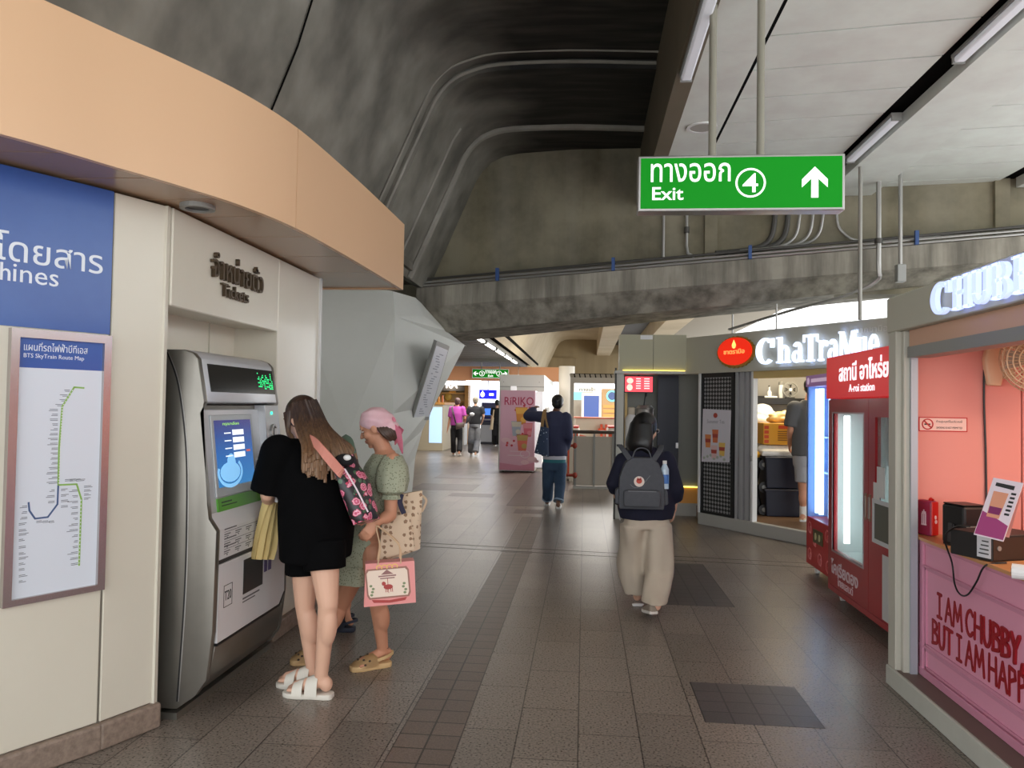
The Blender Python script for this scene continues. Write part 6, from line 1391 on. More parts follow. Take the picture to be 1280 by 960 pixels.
def hand(bm, w, d, nrm, side, s=1.0, curl=.5):
    """palm, four fingers of unequal length bent at the knuckles, thumb from the side of the palm"""
    d = V(d).normalized(); nrm = V(nrm); nrm = (nrm-d*nrm.dot(d)).normalized(); sd = d.cross(nrm).normalized()*side
    w = V(w)
    rings = [[w+d*t*s+(sd*math.cos(a)*hw+nrm*math.sin(a)*ht)*s for a in [k*math.pi/6 for k in range(12)]] for t, hw, ht in ((-.01, .026, .02), (.03, .036, .017), (.07, .042, .015), (.095, .038, .012))]
    loft(bm, rings)
    for k, (o, L) in enumerate(((.031, .072), (.011, .082), (-.011, .076), (-.03, .06))):
        p = w+(d*.09+sd*o)*s; dd = d.copy(); a = curl
        for q, fr_ in enumerate((.45, .32, .25)):
            dd = (dd*math.cos(a)+nrm*math.sin(a)).normalized(); nn = (nrm-dd*nrm.dot(dd)); 
            p2 = p+dd*L*fr_*s; cap(bm, p, (.0095-.001*q)*s, p2, (.009-.001*q)*s, 8); p = p2; a = curl*.9
    p = w+(d*.025+sd*.03)*s; dd = (d*.65+sd*.6+nrm*.35).normalized()
    p2 = p+dd*.045*s; cap(bm, p, .012*s, p2, .0105*s, 8); dd = (d*.85+sd*.15+nrm*.45).normalized(); cap(bm, p2, .0105*s, p2+dd*.034*s, .008*s, 8)
class Fig:
    def __init__(S, label, base, rz, J, skin, vox=.008, s=1.0, head=(0, 0), cat='person', group=None, bare_feet=True, curl=(.5, .5), wide=1.0, eyes=True, lean=0, handdir=None, name='person'):
        S.rz = rz; S.base = V(base); S.R = Matrix.Rotation(-rz, 3, 'Z'); S.s = s; S.vox = vox
        S.t = thing(name, label, cat, base, group, rz); S.skin = skin
        S.J = {k: (S.R @ (V(v)-S.base)) if not isinstance(v, (int, float)) else v for k, v in J.items()}
        j = S.J; bm = B()
        for q in 'LR':
            h, k, a = j['hip'+q], j['knee'+q], j['ank'+q]
            cap(bm, h, .082*s*wide, k, .056*s); cap(bm, k, .054*s, a, .036*s)
            c = k.lerp(a, .3); ball(bm, c+V((0, -.018*s, 0)), (.05*s, .056*s, .12*s), rot=(k-a).to_track_quat('Z', 'Y').to_matrix())
            t = j['toe'+q]; dv = (t-a); hd = V((dv.x, dv.y, 0)).normalized()
            ball(bm, a-hd*.03*s+V((0, 0, -.035*s)), (.036*s, .036*s, .042*s))
            if bare_feet:
                cap(bm, a+V((0, 0, -.02*s)), .036*s, t-hd*.05*s+V((0, 0, .018*s)), .03*s); sdv = V((-hd.y, hd.x, 0))
                for q2 in range(5): cap(bm, t-hd*.06*s+sdv*(q2-2)*.019*s+V((0, 0, .012*s)), .013*s, t-hd*(.004+.004*abs(q2-1))*s+sdv*(q2-2)*.019*s+V((0, 0, .006*s)), .011*s, 8)
        pel, ch, nk, hc = j['pelvis'], j['chest'], j['neck'], j['head']
        bodyloft(bm, [(pel-V((0, 0, .10*s)), .10*s*wide, .09*s), (pel, .16*s*wide, .115*s), (pel.lerp(ch, .4), .135*s*wide, .10*s), (ch, .158*s*wide, .12*s), (ch.lerp(nk, .6), .15*s*wide, .09*s), (nk, .06*s, .06*s)])
        cap(bm, nk-V((0, 0, .03*s)), .058*s, hc-V((0, .01*s, .05*s)), .052*s)
        S.H = Matrix.Translation(hc) @ Matrix.Rotation(head[0], 4, 'Z') @ Matrix.Rotation(head[1], 4, 'X')
        S.head(bm)
        for i, q in enumerate('LR'):
            sh, el, wr = j['sh'+q], j['el'+q], j['wr'+q]
            cap(bm, sh, .058*s, el, .038*s); cap(bm, el, .039*s, wr, .026*s); ball(bm, el.lerp(wr, .3), (.04*s, .04*s, .06*s), rot=(el-wr).to_track_quat('Z', 'Y').to_matrix())
            d = (wr-el).normalized(); 
            if handdir and q in handdir: d = S.R @ V(handdir[q])
            inward = V((1 if q == 'L' else -1, .15, 0)) if abs(d.z) > .5 else V((0, 0, -1))
            sidev = 1 if q == 'R' else -1
            hand(bm, wr, d, inward, (1 if d.cross(inward).y > 0 else -1), s*.95, curl[i])
        S.body = obj('body', remesh(bm, vox, 3, .5), skin, S.t, local=True, smooth=True)
        if eyes: S.face()
    def hp(S, x, y, z): return S.H @ (V((x, y, z))*S.s)
    def head(S, bm):
        s = S.s; R = S.H.to_3x3()
        e = lambda x, y, z, r: ball(bm, S.hp(x, y, z), tuple(q*s for q in r), 18, 12, R)
        e(0, -.005, .025, (.075, .094, .095)); e(0, .03, -.05, (.056, .058, .065)); e(0, .068, -.098, (.024, .02, .017)); e(0, .075, .035, (.052, .022, .03))
        for x in (-1, 1): e(.04*x, .055, -.03, (.026, .03, .03)); e(.077*x, -.008, -.01, (.010, .022, .032)); e(.035*x, .082, .022, (.02, .010, .008))
        cap(bm, S.hp(0, .092, .012), .008*s, S.hp(0, .112, -.028), .012*s, 10); e(.011, .1, -.032, (.009, .009, .007)); e(-.011, .1, -.032, (.009, .009, .007))
        e(0, .086, -.060, (.022, .012, .007)); e(0, .084, -.072, (.019, .012, .007))
    def face(S):
        s = S.s; R = S.H.to_3x3()
        bm = B(); ball(bm, S.hp(0, .0885, -.0605), (.021*s, .011*s, .006*s), 12, 8, R); ball(bm, S.hp(0, .0868, -.0705), (.018*s, .011*s, .006*s), 12, 8, R); obj('lips', bm, mat('lips', (190, 108, 100), .4), S.t, local=True, smooth=True)
        for x in (-1, 1):
            bm = B(); ball(bm, S.hp(.033*x, .0815, .002), (.013*s, .009*s, .005*s), 12, 8, R); o = obj('eye', bm, mat('eye_white', (226, 220, 214), .3), S.t, local=True, smooth=True)
            bm = B(); ball(bm, S.hp(.033*x, .0895, .001), (.006*s, .003*s, .0045*s), 10, 6, R); obj('iris', bm, mat('iris_brown', (58, 40, 30), .2), o, local=True, smooth=True)
        bm = B()
        for x in (-1, 1): cap(bm, S.hp(.018*x, .097, .024), .004*s, S.hp(.05*x, .083, .026), .003*s, 6)
        obj('eyebrows', bm, mat('brow_brown', (70, 50, 38), .7), S.t, local=True, smooth=True)
    def add(S, nm, bm, m, label=None, smooth=True): return obj(nm, bm, m, S.t, local=True, smooth=smooth, label=label)
    def skullcap(S, bm, g=1.0, low=0):
        R = S.H.to_3x3(); s = S.s
        ball(bm, S.hp(0, -.018, .034), (.084*s*g, .094*s*g, .094*s*g), 24, 16, R); ball(bm, S.hp(0, -.045, -.01-low), (.076*s*g, .062*s*g, .075*s*g), 20, 14, R)
    def shoe(S, q, mm, sole=None, L=.27, hgt=.075, nm='shoe', wd=.046):
        s = S.s; a, t = S.J['ank'+q], S.J['toe'+q]; d = (t-a); hd = V((d.x, d.y, 0)).normalized(); sd = V((-hd.y, hd.x, 0))
        pitch = (t.z-.0)*0
        # the foot axis runs from heel to toe; a raised heel tilts it
        heel = V(S.J.get('heel'+q, V((a.x, a.y, a.z-.085*s))-hd*.055*s)); ax = (t-heel).normalized(); up = sd.cross(ax)*-1; up = up if up.z > 0 else -up
        LL = (t-heel).length
        bm = B(); rows = ((0, .026, .06), (.08, .036, .085), (.3, .038, .09), (.5, .043, .07), (.75, wd, .052), (.93, .038, .042), (1, .02, .03))
        rings = []
        for f, w_, h_ in rows:
            c = heel+ax*LL*f; w_ *= s; h_ *= s
            rings.append([c+sd*w_+up*.012*s, c+sd*w_*1.0+up*h_*.5, c+sd*w_*.55+up*h_, c-sd*w_*.55+up*h_, c-sd*w_*1.0+up*h_*.5, c-sd*w_+up*.012*s])
        loft(bm, rings); bm2 = remesh(bm, max(.006, S.vox), 4)
        o = S.add(nm, bm2, mm)
        bm = B(); rings = []
        for f, w_, _ in rows:
            c = heel+ax*LL*f; w_ = w_*s+.004; rings.append([c+sd*w_, c+sd*w_+up*.024*s, c-sd*w_+up*.024*s, c-sd*w_])
        loft(bm, rings); bev(bm, .004, 1); obj('sole', bm, sole or white_p, o, local=True)
        return o
    def sleeve(S, bm, q, f, r0, r1, past=0):
        """sleeve down to fraction f of the upper arm, or past the elbow by the fraction past of the forearm"""
        sh, el, wr = S.J['sh'+q], S.J['el'+q], S.J['wr'+q]; s = S.s
        if past: cap(bm, sh, r0*s, el, (r0*.6+r1*.4)*s); cap(bm, el, (r0*.6+r1*.4)*s, el.lerp(wr, past), r1*s, flat=True); ball(bm, el, ((r0*.6+r1*.4)*s,)*3)
        else: ball(bm, sh, (r0*s,)*3); cap(bm, sh, r0*s, sh.lerp(el, f), r1*s, flat=True)
    def legs(S, bm, r_hip, r_knee, r_hem, to=.0):
        s = S.s; j = S.J
        for q in 'LR':
            h, k, a = j['hip'+q], j['knee'+q], j['ank'+q]
            cap(bm, h, r_hip*s, k, r_knee*s); cap(bm, k, r_knee*s, a.lerp(k, to)+V((0, 0, 0)), r_hem*s, flat=True); ball(bm, k, (r_knee*s,)*3)
P = at
def FL(x, y): v = atZ(x, y, 0); return v
# ---------------------------------------------------------------- woman in black at the machine
black_c = mat('cloth_black', (9, 9, 10), .95, noise=(6, .4, (14, 14, 16)), spec=.08)
bA = (-1.40, 4.24, 0)
nearH, nearT = FL(414, 873), FL(357, 870); farH = FL(402, 861); farT = farH+V((-.25, .0, 0))
A = Fig('person in black top and shorts with long brown hair, facing the ticket machine', bA, math.radians(56), dict(
    hipL=P(404, 688, 4.22), kneeL=P(410, 755, 4.15), ankL=nearH+V((-.06, .0, .112)), toeL=nearT+V((.012, .0, .04)),
    hipR=P(382, 688, 4.34), kneeR=P(381, 757, 4.32), ankR=farH+V((-.055, 0, .112)), toeR=farT+V((0, 0, .04)),
    pelvis=P(394, 655, 4.28), chest=P(388, 585, 4.28), neck=P(383, 548, 4.28), head=P(377, 524, 4.32),
    shL=P(348, 566, 4.14), elL=P(334, 618, 4.16), wrL=P(338, 632, 4.42), shR=P(424, 566, 4.42), elR=P(436, 622, 4.56), wrR=P(412, 628, 4.64)),
    SKIN, .007, 1.0, head=(.25, -.30), wide=1.12)
bm = B(); j = A.J
def row(S, px, py, Y, rx, ry, a=0): c = S.R @ (P(px, py, Y)-S.base); return (c, rx, ry, a)
bodyloft(bm, [row(A, 394, 698, 4.28, .215, .165), row(A, 396, 660, 4.28, .225, .18), row(A, 396, 625, 4.28, .222, .175), row(A, 391, 590, 4.28, .215, .165), row(A, 386, 562, 4.28, .20, .13), row(A, 383, 548, 4.28, .10, .085)], 32)
A.sleeve(bm, 'L', .95, .098, .092); A.sleeve(bm, 'R', .95, .098, .092)
A.add('t_shirt', wrinkle(remesh(bm, .011, 6), .012), black_c)
bm = B(); A_s = []
bodyloft(bm, [row(A, 393, 693, 4.28, .21, .16), row(A, 394, 660, 4.28, .205, .16)], 28)
for q in 'LR':
    h, k = j['hip'+q], j['knee'+q]; cap(bm, h+V((0, 0, .05)), .125, h.lerp(k, .36 if q == 'L' else .42), .118, flat=True)
A.add('shorts', wrinkle(remesh(bm, .011, 4), .010), black_c)
# sandals
sand = mat('sandal_cream', (226, 220, 208), .5)
def sandal(S, heel, toe, lab=None):
    heel = S.R @ (heel-S.base); toe = S.R @ (toe-S.base); ax = (toe-heel); L = ax.length; ax.normalize(); sd = V((-ax.y, ax.x, 0))
    bm = B(); rows = ((-.04, .02), (0, .036), (.15, .043), (.4, .038), (.7, .048), (.9, .045), (1.02, .028), (1.06, .01))
    loft(bm, [[heel+ax*L*f+sd*w, heel+ax*L*f+sd*w*1.04+V((0, 0, .03)), heel+ax*L*f-sd*w*1.04+V((0, 0, .03)), heel+ax*L*f-sd*w] for f, w in rows]); bev(bm, .006, 2)
    o = S.add('sandal', bm, sand, smooth='auto')
    for f0, f1, top in ((.26, .52, .138), (.58, .80, .106)):
        bm = B(); rings = []
        for f in (f0, (f0+f1)/2, f1):
            tp = top-(f-f0)*.11; c = heel+ax*L*f; ring = []
            for rr_, k in ((1.0, 1), (.9, -1)):
                ks = range(0, 11) if k > 0 else range(10, -1, -1)
                for q in ks:
                    a = math.pi*q/10; ring.append(c+sd*.055*rr_*math.cos(a)+V((0, 0, .022+(tp-.022)*rr_*math.sin(a)**.8)))
            rings.append(ring)
        loft(bm, rings); st = obj('strap', bm, sand, o, local=True, smooth='auto')
    return o
sandal(A, nearH, nearT); sandal(A, farH, farT)
# long hair: cap and hanging strands, darker at the roots
def hair_nodes(c0, c1, z0, z1):
    def bld(N, L, b):
        tc = N.new('ShaderNodeTexCoord'); sx = N.new('ShaderNodeSeparateXYZ'); L.new(tc.outputs['Object'], sx.inputs[0])
        mr = N.new('ShaderNodeMapRange'); mr.inputs[1].default_value = z0; mr.inputs[2].default_value = z1; L.new(sx.outputs['Z'], mr.inputs[0])
        mp = N.new('ShaderNodeMapping'); mp.inputs['Scale'].default_value = (70, 70, 4); L.new(tc.outputs['Object'], mp.inputs[0])
        nz = N.new('ShaderNodeTexNoise'); nz.inputs['Scale'].default_value = 1; L.new(mp.outputs[0], nz.inputs['Vector'])
        ad = N.new('ShaderNodeMath'); ad.operation = 'MULTIPLY_ADD'; ad.inputs[1].default_value = .9; L.new(nz.outputs['Fac'], ad.inputs[0]); L.new(mr.outputs[0], ad.inputs[2])
        sb_ = N.new('ShaderNodeMath'); sb_.operation = 'SUBTRACT'; sb_.inputs[1].default_value = .45; L.new(ad.outputs[0], sb_.inputs[0])
        mx = N.new('ShaderNodeMix'); mx.data_type = 'RGBA'; mx.inputs[6].default_value = lin(c1); mx.inputs[7].default_value = lin(c0); L.new(sb_.outputs[0], mx.inputs[0]); L.new(mx.outputs[2], b.inputs['Base Color'])
    return bld
hairA = node_mat('hair_brown', hair_nodes((52, 34, 28), (132, 100, 72), 1.30, 1.56), .42)
bm = B(); A.skullcap(bm, 1.09, .02); rnd = random.Random(11)
def strand(bm, pts, r): tube(bm, smooth_path(pts, 4), [r*(.6+.4*math.sin(math.pi*min(1, .15+.85*(1-i/(4*(len(pts)-1)))))) for i in range(4*(len(pts)-1)+1)], 7)
lr = lambda px, py, Y: A.R @ (P(px, py, Y)-A.base)
for k in range(210):
    u = rnd.random(); ang = math.pi*(1.02+.96*u)      # round the back of the head
    a0 = A.hp(.085*math.cos(ang), -.02+.085*math.sin(ang), .05+rnd.uniform(-.03, .04)); a1 = A.hp(.104*math.cos(ang), -.03+.104*math.sin(ang), -.06)
    # where it lies on the back of the shirt
    side_ = math.cos(ang); x_ = side_*.155+rnd.uniform(-.02, .02); yb = -.155-.03*(1-side_*side_)+rnd.uniform(-.012, .012)
    ch = j['chest']; z2 = ch.z+.13; z3 = ch.z+rnd.uniform(-.07, .06)+.05*side_*side_
    a2 = V((ch.x+x_*.9, ch.y+yb+.015, z2)); a3 = V((ch.x+x_*1.05, ch.y+yb-.02, z3))
    strand(bm, [a0, a1, a2, a3], rnd.uniform(.008, .015))
for k in range(24):   # strands falling forward on the left side of the face
    ang = math.pi*rnd.uniform(.93, 1.1); a0 = A.hp(.088*math.cos(ang), .0+.08*math.sin(ang)+.02, .05); a1 = A.hp(.1*math.cos(ang), .03, -.06); sh = j['shL']
    strand(bm, [a0, a1, A.hp(-.105, .01, -.12), j['chest']+V((-.12+rnd.uniform(-.03, .03), .02+rnd.uniform(-.04, .03), .07+rnd.uniform(-.05, .04)))], .014)
A.add('hair', bm, hairA)
# shawl of pale yellow cloth hanging from the left forearm
yel = mat('cloth_yellow', (226, 200, 136), .75, noise=(5, .3, (206, 178, 112)))
bm = B(); w0 = P(331, 632, 4.22); rows = []
for f, px0, px1, py in ((0, 333, 344, 628), (.2, 328, 345, 642), (.5, 322, 344, 665), (.8, 318, 342, 686), (1, 316, 338, 699)):
    c0, c1 = P(px0, py, 4.25), P(px1, py, 4.36); rows.append((c0, c1))
rings = []
for c0, c1 in rows:
    ring = []; d = (c1-c0); nn = V((-d.y, d.x, 0)).normalized()
    for k in range(11): u = k/10; ring.append(c0+d*u+nn*(.02+.012*math.sin(u*17)))
    for k in range(10, -1, -1): u = k/10; ring.append(c0+d*u-nn*(.02-.012*math.sin(u*17)))
    rings.append(ring)
loft(bm, rings); tag(obj('shawl', bm, yel, smooth=True), 'pale yellow cloth draped over the forearm of the person in black', 'cloth')

# floral shoulder bag of the woman in black
def floral(N, L, b):
    tc = N.new('ShaderNodeTexCoord')
    def vor(sc_, sm=0):
        v = N.new('ShaderNodeTexVoronoi'); v.inputs['Scale'].default_value = sc_; L.new(tc.outputs['Object'], v.inputs['Vector']); return v
    v1 = vor(19); v2 = vor(26)
    nz = N.new('ShaderNodeTexNoise'); nz.inputs['Scale'].default_value = 60; L.new(tc.outputs['Object'], nz.inputs['Vector'])
    ad = N.new('ShaderNodeMath'); ad.operation = 'MULTIPLY_ADD'; ad.inputs[1].default_value = .35; L.new(nz.outputs['Fac'], ad.inputs[0]); L.new(v1.outputs['Distance'], ad.inputs[2])
    cr = N.new('ShaderNodeValToRGB'); cr.color_ramp.interpolation = 'CONSTANT'; L.new(ad.outputs[0], cr.inputs[0]); e = cr.color_ramp.elements
    e[0].color = lin((190, 40, 84)); e[1].position = .30; e[1].color = lin((232, 150, 176))
    for p, c in ((.38, (206, 70, 110)), (.50, (236, 170, 190)), (.58, (196, 56, 92)), (.64, (34, 28, 34))): k = e.new(p); k.color = lin(c)
    lf = N.new('ShaderNodeValToRGB'); lf.color_ramp.interpolation = 'CONSTANT'; L.new(v2.outputs['Distance'], lf.inputs[0]); q = lf.color_ramp.elements
    q[0].color = lin((70, 104, 76)); q[1].position = .34; q[1].color = lin((28, 24, 30))
    gt = N.new('ShaderNodeMath'); gt.operation = 'GREATER_THAN'; gt.inputs[1].default_value = .64; L.new(ad.outputs[0], gt.inputs[0])
    mx = N.new('ShaderNodeMix'); mx.data_type = 'RGBA'; L.new(gt.outputs[0], mx.inputs[0]); L.new(cr.outputs[0], mx.inputs[6]); L.new(lf.outputs[0], mx.inputs[7]); L.new(mx.outputs[2], b.inputs['Base Color'])
    b.inputs['Coat Weight'].default_value = .2; b.inputs['Coat Roughness'].default_value = .2
flor = node_mat('floral_print', floral, .4)
def slab(Q, th, mm, nm, par, puff=.0, n=8, seed=0, top_pinch=.4):
    """soft bag: Q = its four corners (bottom left, bottom right, top right, top left) facing the viewer"""
    Q = [V(q) for q in Q]; nn = (Q[1]-Q[0]).cross(Q[3]-Q[0]).normalized(); bm = B(); front = []; back = []
    for side, rows in ((1, front), (-1, back)):
        for i in range(n+1):
            v = i/n; r = []
            for k in range(n+1):
                u = k/n; p = Q[0].lerp(Q[1], u).lerp(Q[3].lerp(Q[2], u), v)
                b_ = (max(0, math.sin(math.pi*u))**.5)*(max(0, math.sin(math.pi*min(.97, .08+v*.9)))**.5)
                h = th/2*(.35+.65*b_)*(1-(1-top_pinch)*v**3)+puff*NZ.noise(p*9+V((seed, 0, 0)))
                r.append(bm.verts.new(p+nn*h*side))
            rows.append(r)
    for rows, fl in ((front, False), (back, True)):
        for i in range(n):
            for k in range(n):
                f = (rows[i][k], rows[i][k+1], rows[i+1][k+1], rows[i+1][k]); bm.faces.new(f[::-1] if fl else f)
    for i in range(n):
        bm.faces.new((front[i][0], front[i+1][0], back[i+1][0], back[i][0])); bm.faces.new((front[i][n], back[i][n], back[i+1][n], front[i+1][n]))
        bm.faces.new((front[0][i], back[0][i], back[0][i+1], front[0][i+1])); bm.faces.new((front[n][i], front[n][i+1], back[n][i+1], back[n][i]))
    return obj(nm, bm, mm, par, smooth=True)
Yb_ = 4.17
t = thing('shoulder_bag', 'glossy rose-print bag with a pink strap on the back of the person in black', 'bag', P(452, 659, Yb_))
slab([P(447, 654, Yb_-.04), P(472, 650, Yb_+.16), P(440, 566, Yb_+.14), P(420, 590, Yb_-.04)], .13, flor, 'body', t, .012, 10, 3, .5)
bm = B(); ribbon(bm, smooth_path([P(376, 546, 4.26), P(392, 552, 4.10), P(406, 567, 4.045), P(424, 588, 4.08), P(428, 592, 4.11)], 5), V((.3, -.2, 1)), .052, .006); obj('strap', bm, mat('strap_pink', (214, 140, 124), .6), t)
bm = B(); ribbon(bm, smooth_path([P(440, 568, 4.30), P(436, 552, 4.36), P(428, 546, 4.42)], 4), V((1, 0, .3)), .05, .006); obj('strap', bm, mat('strap_green', (96, 116, 100), .6), t)
bm = B(); ball(bm, P(431, 575, 4.17), (.055, .05, .035)); obj('opening', bm, mat('bag_inside', (24, 24, 28), .8), t, smooth=True)
bm = B(); ball(bm, P(434, 572, 4.115), (.022, .012, .016)); obj('tissue', bm, white_p, t, smooth=True)
bm = B(); ribbon(bm, smooth_path([P(431, 586, 4.09), P(446, 612, 4.09), P(460, 640, 4.09)], 4), V((1, 0, 0)), .008, .004); obj('seam', bm, mat('seam_white', (226, 206, 214), .5), t)

# ---------------------------------------------------------------- girl with the pink headscarf
def dressn(N, L, b):
    tc = N.new('ShaderNodeTexCoord'); v = N.new('ShaderNodeTexVoronoi'); v.inputs['Scale'].default_value = 75; L.new(tc.outputs['Object'], v.inputs['Vector'])
    cr = N.new('ShaderNodeValToRGB'); cr.color_ramp.interpolation = 'CONSTANT'; L.new(v.outputs['Distance'], cr.inputs[0]); e = cr.color_ramp.elements
    e[0].color = lin((120, 124, 100)); e[1].position = .28; e[1].color = lin((170, 174, 150)); L.new(cr.outputs[0], b.inputs['Base Color'])
dress = node_mat('dress_sage', dressn, .75)
bB = (-1.30, 4.70, 0); clog_m = mat('clog_tan', (212, 178, 128), .55)
gH, gT = FL(487, 832), FL(440, 839); rH = FL(395, 833); rT = FL(360, 834)
G = Fig('person in a sage green dress and pink headscarf, looking down beside the person in black', bB, math.radians(88), dict(
    hipL=P(466, 690, 4.66), kneeL=P(472, 752, 4.62), ankL=gH+V((-.045, .0, .10)), toeL=gT+V((.02, 0, .03)),
    hipR=P(456, 690, 4.84), kneeR=P(424, 760, 4.95), ankR=rH+V((-.035, .06, .10)), toeR=rT+V((.02, .06, .03)),
    pelvis=P(466, 668, 4.74), chest=P(480, 602, 4.74), neck=P(482, 563, 4.74), head=P(470, 535, 4.74),
    shL=P(491, 577, 4.58), elL=P(488, 644, 4.46), wrL=P(472, 652, 4.38), shR=P(474, 577, 4.90), elR=P(462, 640, 4.98), wrR=P(440, 640, 4.95)),
    SKIN_T, .006, .96, head=(.0, -.36), handdir={'L': (-.5, -.2, -.6)})
j = G.J; bm = B()
grow = lambda px, py, Y, rx, ry: row(G, px, py, Y, rx, ry)
bodyloft(bm, [grow(473, 640, 4.74, .15, .12), grow(478, 605, 4.74, .168, .14), grow(481, 580, 4.74, .158, .115), grow(482, 567, 4.74, .092, .08)], 28)
bodice = remesh(bm, .009, 3); G.add('bodice', wrinkle(bodice, .006, (30, 30, 8)), dress)
for q, c in (('L', P(493, 592, 4.55)), ('R', P(472, 592, 4.93))):
    bm = B(); c = G.R @ (c-G.base); el = j['el'+q]; sh = j['sh'+q]
    bodyloft(bm, [(sh.lerp(el, .62), .055, .055), (sh.lerp(el, .55), .086, .088), (sh.lerp(el, .34), .098, .10), (sh.lerp(el, .1), .085, .09), (sh.lerp(el, -.12), .05, .055)], 26, lambda t_: 1+.05*math.sin(9*t_))
    sl = G.add('puff_sleeve', bm, dress)
    bm = B(); bodyloft(bm, [(sh.lerp(el, .70), .06, .06), (sh.lerp(el, .62), .052, .052)], 26, lambda t_: 1+.06*math.sin(11*t_)); obj('cuff_ruffle', bm, dress, sl, local=True, smooth=True)
bm = B(); fold = lambda t_: 1+.05*math.sin(8*t_)+.03*math.sin(13*t_+1)
bodyloft(bm, [grow(450, 724, 4.78, .20, .20), grow(451, 702, 4.78, .185, .185)], 56, fold); hem = bm
sk = B(); bodyloft(sk, [grow(452, 702, 4.78, .178, .176), grow(462, 672, 4.76, .162, .15), grow(473, 640, 4.74, .15, .12), grow(474, 630, 4.74, .148, .118)], 56, lambda t_: 1+.03*math.sin(8*t_)+.02*math.sin(13*t_+1))
so = G.add('skirt', sk, dress); obj('hem_ruffle', hem, dress, so, local=True, smooth=True)
# headscarf
scarf = mat('scarf_pink', (230, 190, 196), .4, noise=(12, .4, (214, 160, 172))); scarf2 = mat('scarf_rose', (216, 116, 140), .45, noise=(14, .4, (226, 160, 172)))
bm = B(); R_ = G.H.to_3x3(); s_ = G.s
ball(bm, G.hp(0, -.012, .048), (.088*s_, .104*s_, .088*s_), 28, 18, R_); ball(bm, G.hp(0, -.05, .02), (.086*s_, .085*s_, .085*s_), 24, 14, R_); ball(bm, G.hp(0, -.085, -.02), (.06*s_, .06*s_, .06*s_), 20, 12, R_)
sc_o = remesh(bm, .006, 4); g = sc_o.verts[:]+sc_o.edges[:]+sc_o.faces[:]
n_ = (R_ @ V((0, -.62, .80))).normalized(); bmesh.ops.bisect_plane(sc_o, geom=g, plane_co=G.hp(0, .09, .05), plane_no=n_, clear_inner=True)
so_ = G.add('headscarf', wrinkle(sc_o, .006, (26, 14, 26)), scarf)
bm = B(); ball(bm, G.hp(0, -.115, .005), (.03, .025, .03)); obj('knot', bm, scarf2, so_, local=True, smooth=True)
for dx, tip in ((-.012, P(503, 567, 4.72)), (.02, P(494, 556, 4.78))):
    tp = G.R @ (tip-G.base); k0 = G.hp(dx, -.11, .005); k1 = G.hp(dx*2, -.135, -.06); bm = B(); rings = []
    for p, w_ in ((k0, .012), (k0.lerp(k1, .5), .03), (k1, .04), (k1.lerp(tp, .5), .03), (tp, .006)):
        rings.append([p+V((-w_*.5, -w_*.8, 0)), p+V((.008, -w_*.2, .0)), p+V((w_*.5, w_*.8, 0)), p+V((-.006, w_*.2, 0))])
    loft(bm, rings); obj('scarf_tail', bm, scarf2, so_, local=True, smooth=True)
hairG = mat('hair_dark_brown', (72, 52, 40), .45)
bm = B()
for k in range(14):
    a = math.pi*(1.0+k/13); strand(bm, [G.hp(.07*math.cos(a), -.03+.06*math.sin(a), .0), G.hp(.075*math.cos(a), -.055+.06*math.sin(a), -.06), G.hp(.04*math.cos(a), -.08+.03*math.sin(a), -.11)], .013)
G.add('hair', bm, hairG)
bm = B(); tube(bm, [G.J['ankL']+V((.037*math.cos(a*.524), .037*math.sin(a*.524), .01)) for a in range(13)], .002, 5); G.add('anklet', bm, mat('anklet_brown', (90, 60, 50), .5))
def clog(S, heel, toe, mm):
    heel = S.R @ (heel-S.base); toe = S.R @ (toe-S.base); ax = (toe-heel); L = ax.length; ax.normalize(); sd = V((-ax.y, ax.x, 0)); up = V((0, 0, 1))
    bm = B(); rows = ((-.03, .02), (.02, .036), (.2, .042), (.45, .042), (.75, .05), (.92, .046), (1.03, .03), (1.06, .012))
    loft(bm, [[heel+ax*L*f+sd*w, heel+ax*L*f+sd*w*1.05+up*.034, heel+ax*L*f-sd*w*1.05+up*.034, heel+ax*L*f-sd*w] for f, w in rows]); bev(bm, .006, 2)
    o = S.add('clog', bm, mm, smooth='auto')
    bm = B(); rings = []
    for f, w, h in ((.36, .047, .075), (.46, .049, .092), (.6, .051, .088), (.78, .052, .07), (.92, .046, .055), (1.02, .03, .04)):
        c = heel+ax*L*f; rings.append([c+sd*w*math.cos(math.pi*q/10)+up*(.02+(h-.02)*math.sin(math.pi*q/10)**.8) for q in range(11)])
    loft(bm, rings, closed=False, cap=False); bmesh.ops.solidify(bm, geom=bm.faces[:], thickness=.007); up_ = obj('toe_cap', bm, mm, o, local=True, smooth=True)
    bm = B()
    for f, a in ((.6, .5), (.6, 1.57), (.6, 2.6), (.74, .9), (.74, 2.2), (.85, 1.57), (.72, .25), (.72, 2.9)):
        c = heel+ax*L*f+sd*.053*math.cos(a)+up*(.02+(.088-.02-(f-.6)*.1)*math.sin(a)**.8+.003); ball(bm, c, (.008, .008, .006), 8, 6)
    obj('vent_holes', bm, mat('clog_hole', (84, 66, 52), .7), up_, local=True)
    bm = B(); ribbon(bm, smooth_path([heel+ax*L*.40+sd*.05+up*.06, heel+ax*L*.15+sd*.05+up*.075, heel-ax*.022+up*.082, heel+ax*L*.15-sd*.05+up*.075, heel+ax*L*.40-sd*.05+up*.06], 5), up, .018, .006); obj('heel_strap', bm, mm, o, local=True)
clog(G, gH, gT, clog_m); clog(G, rH+V((0, .06, 0)), rT+V((0, .06, 0)), clog_m)
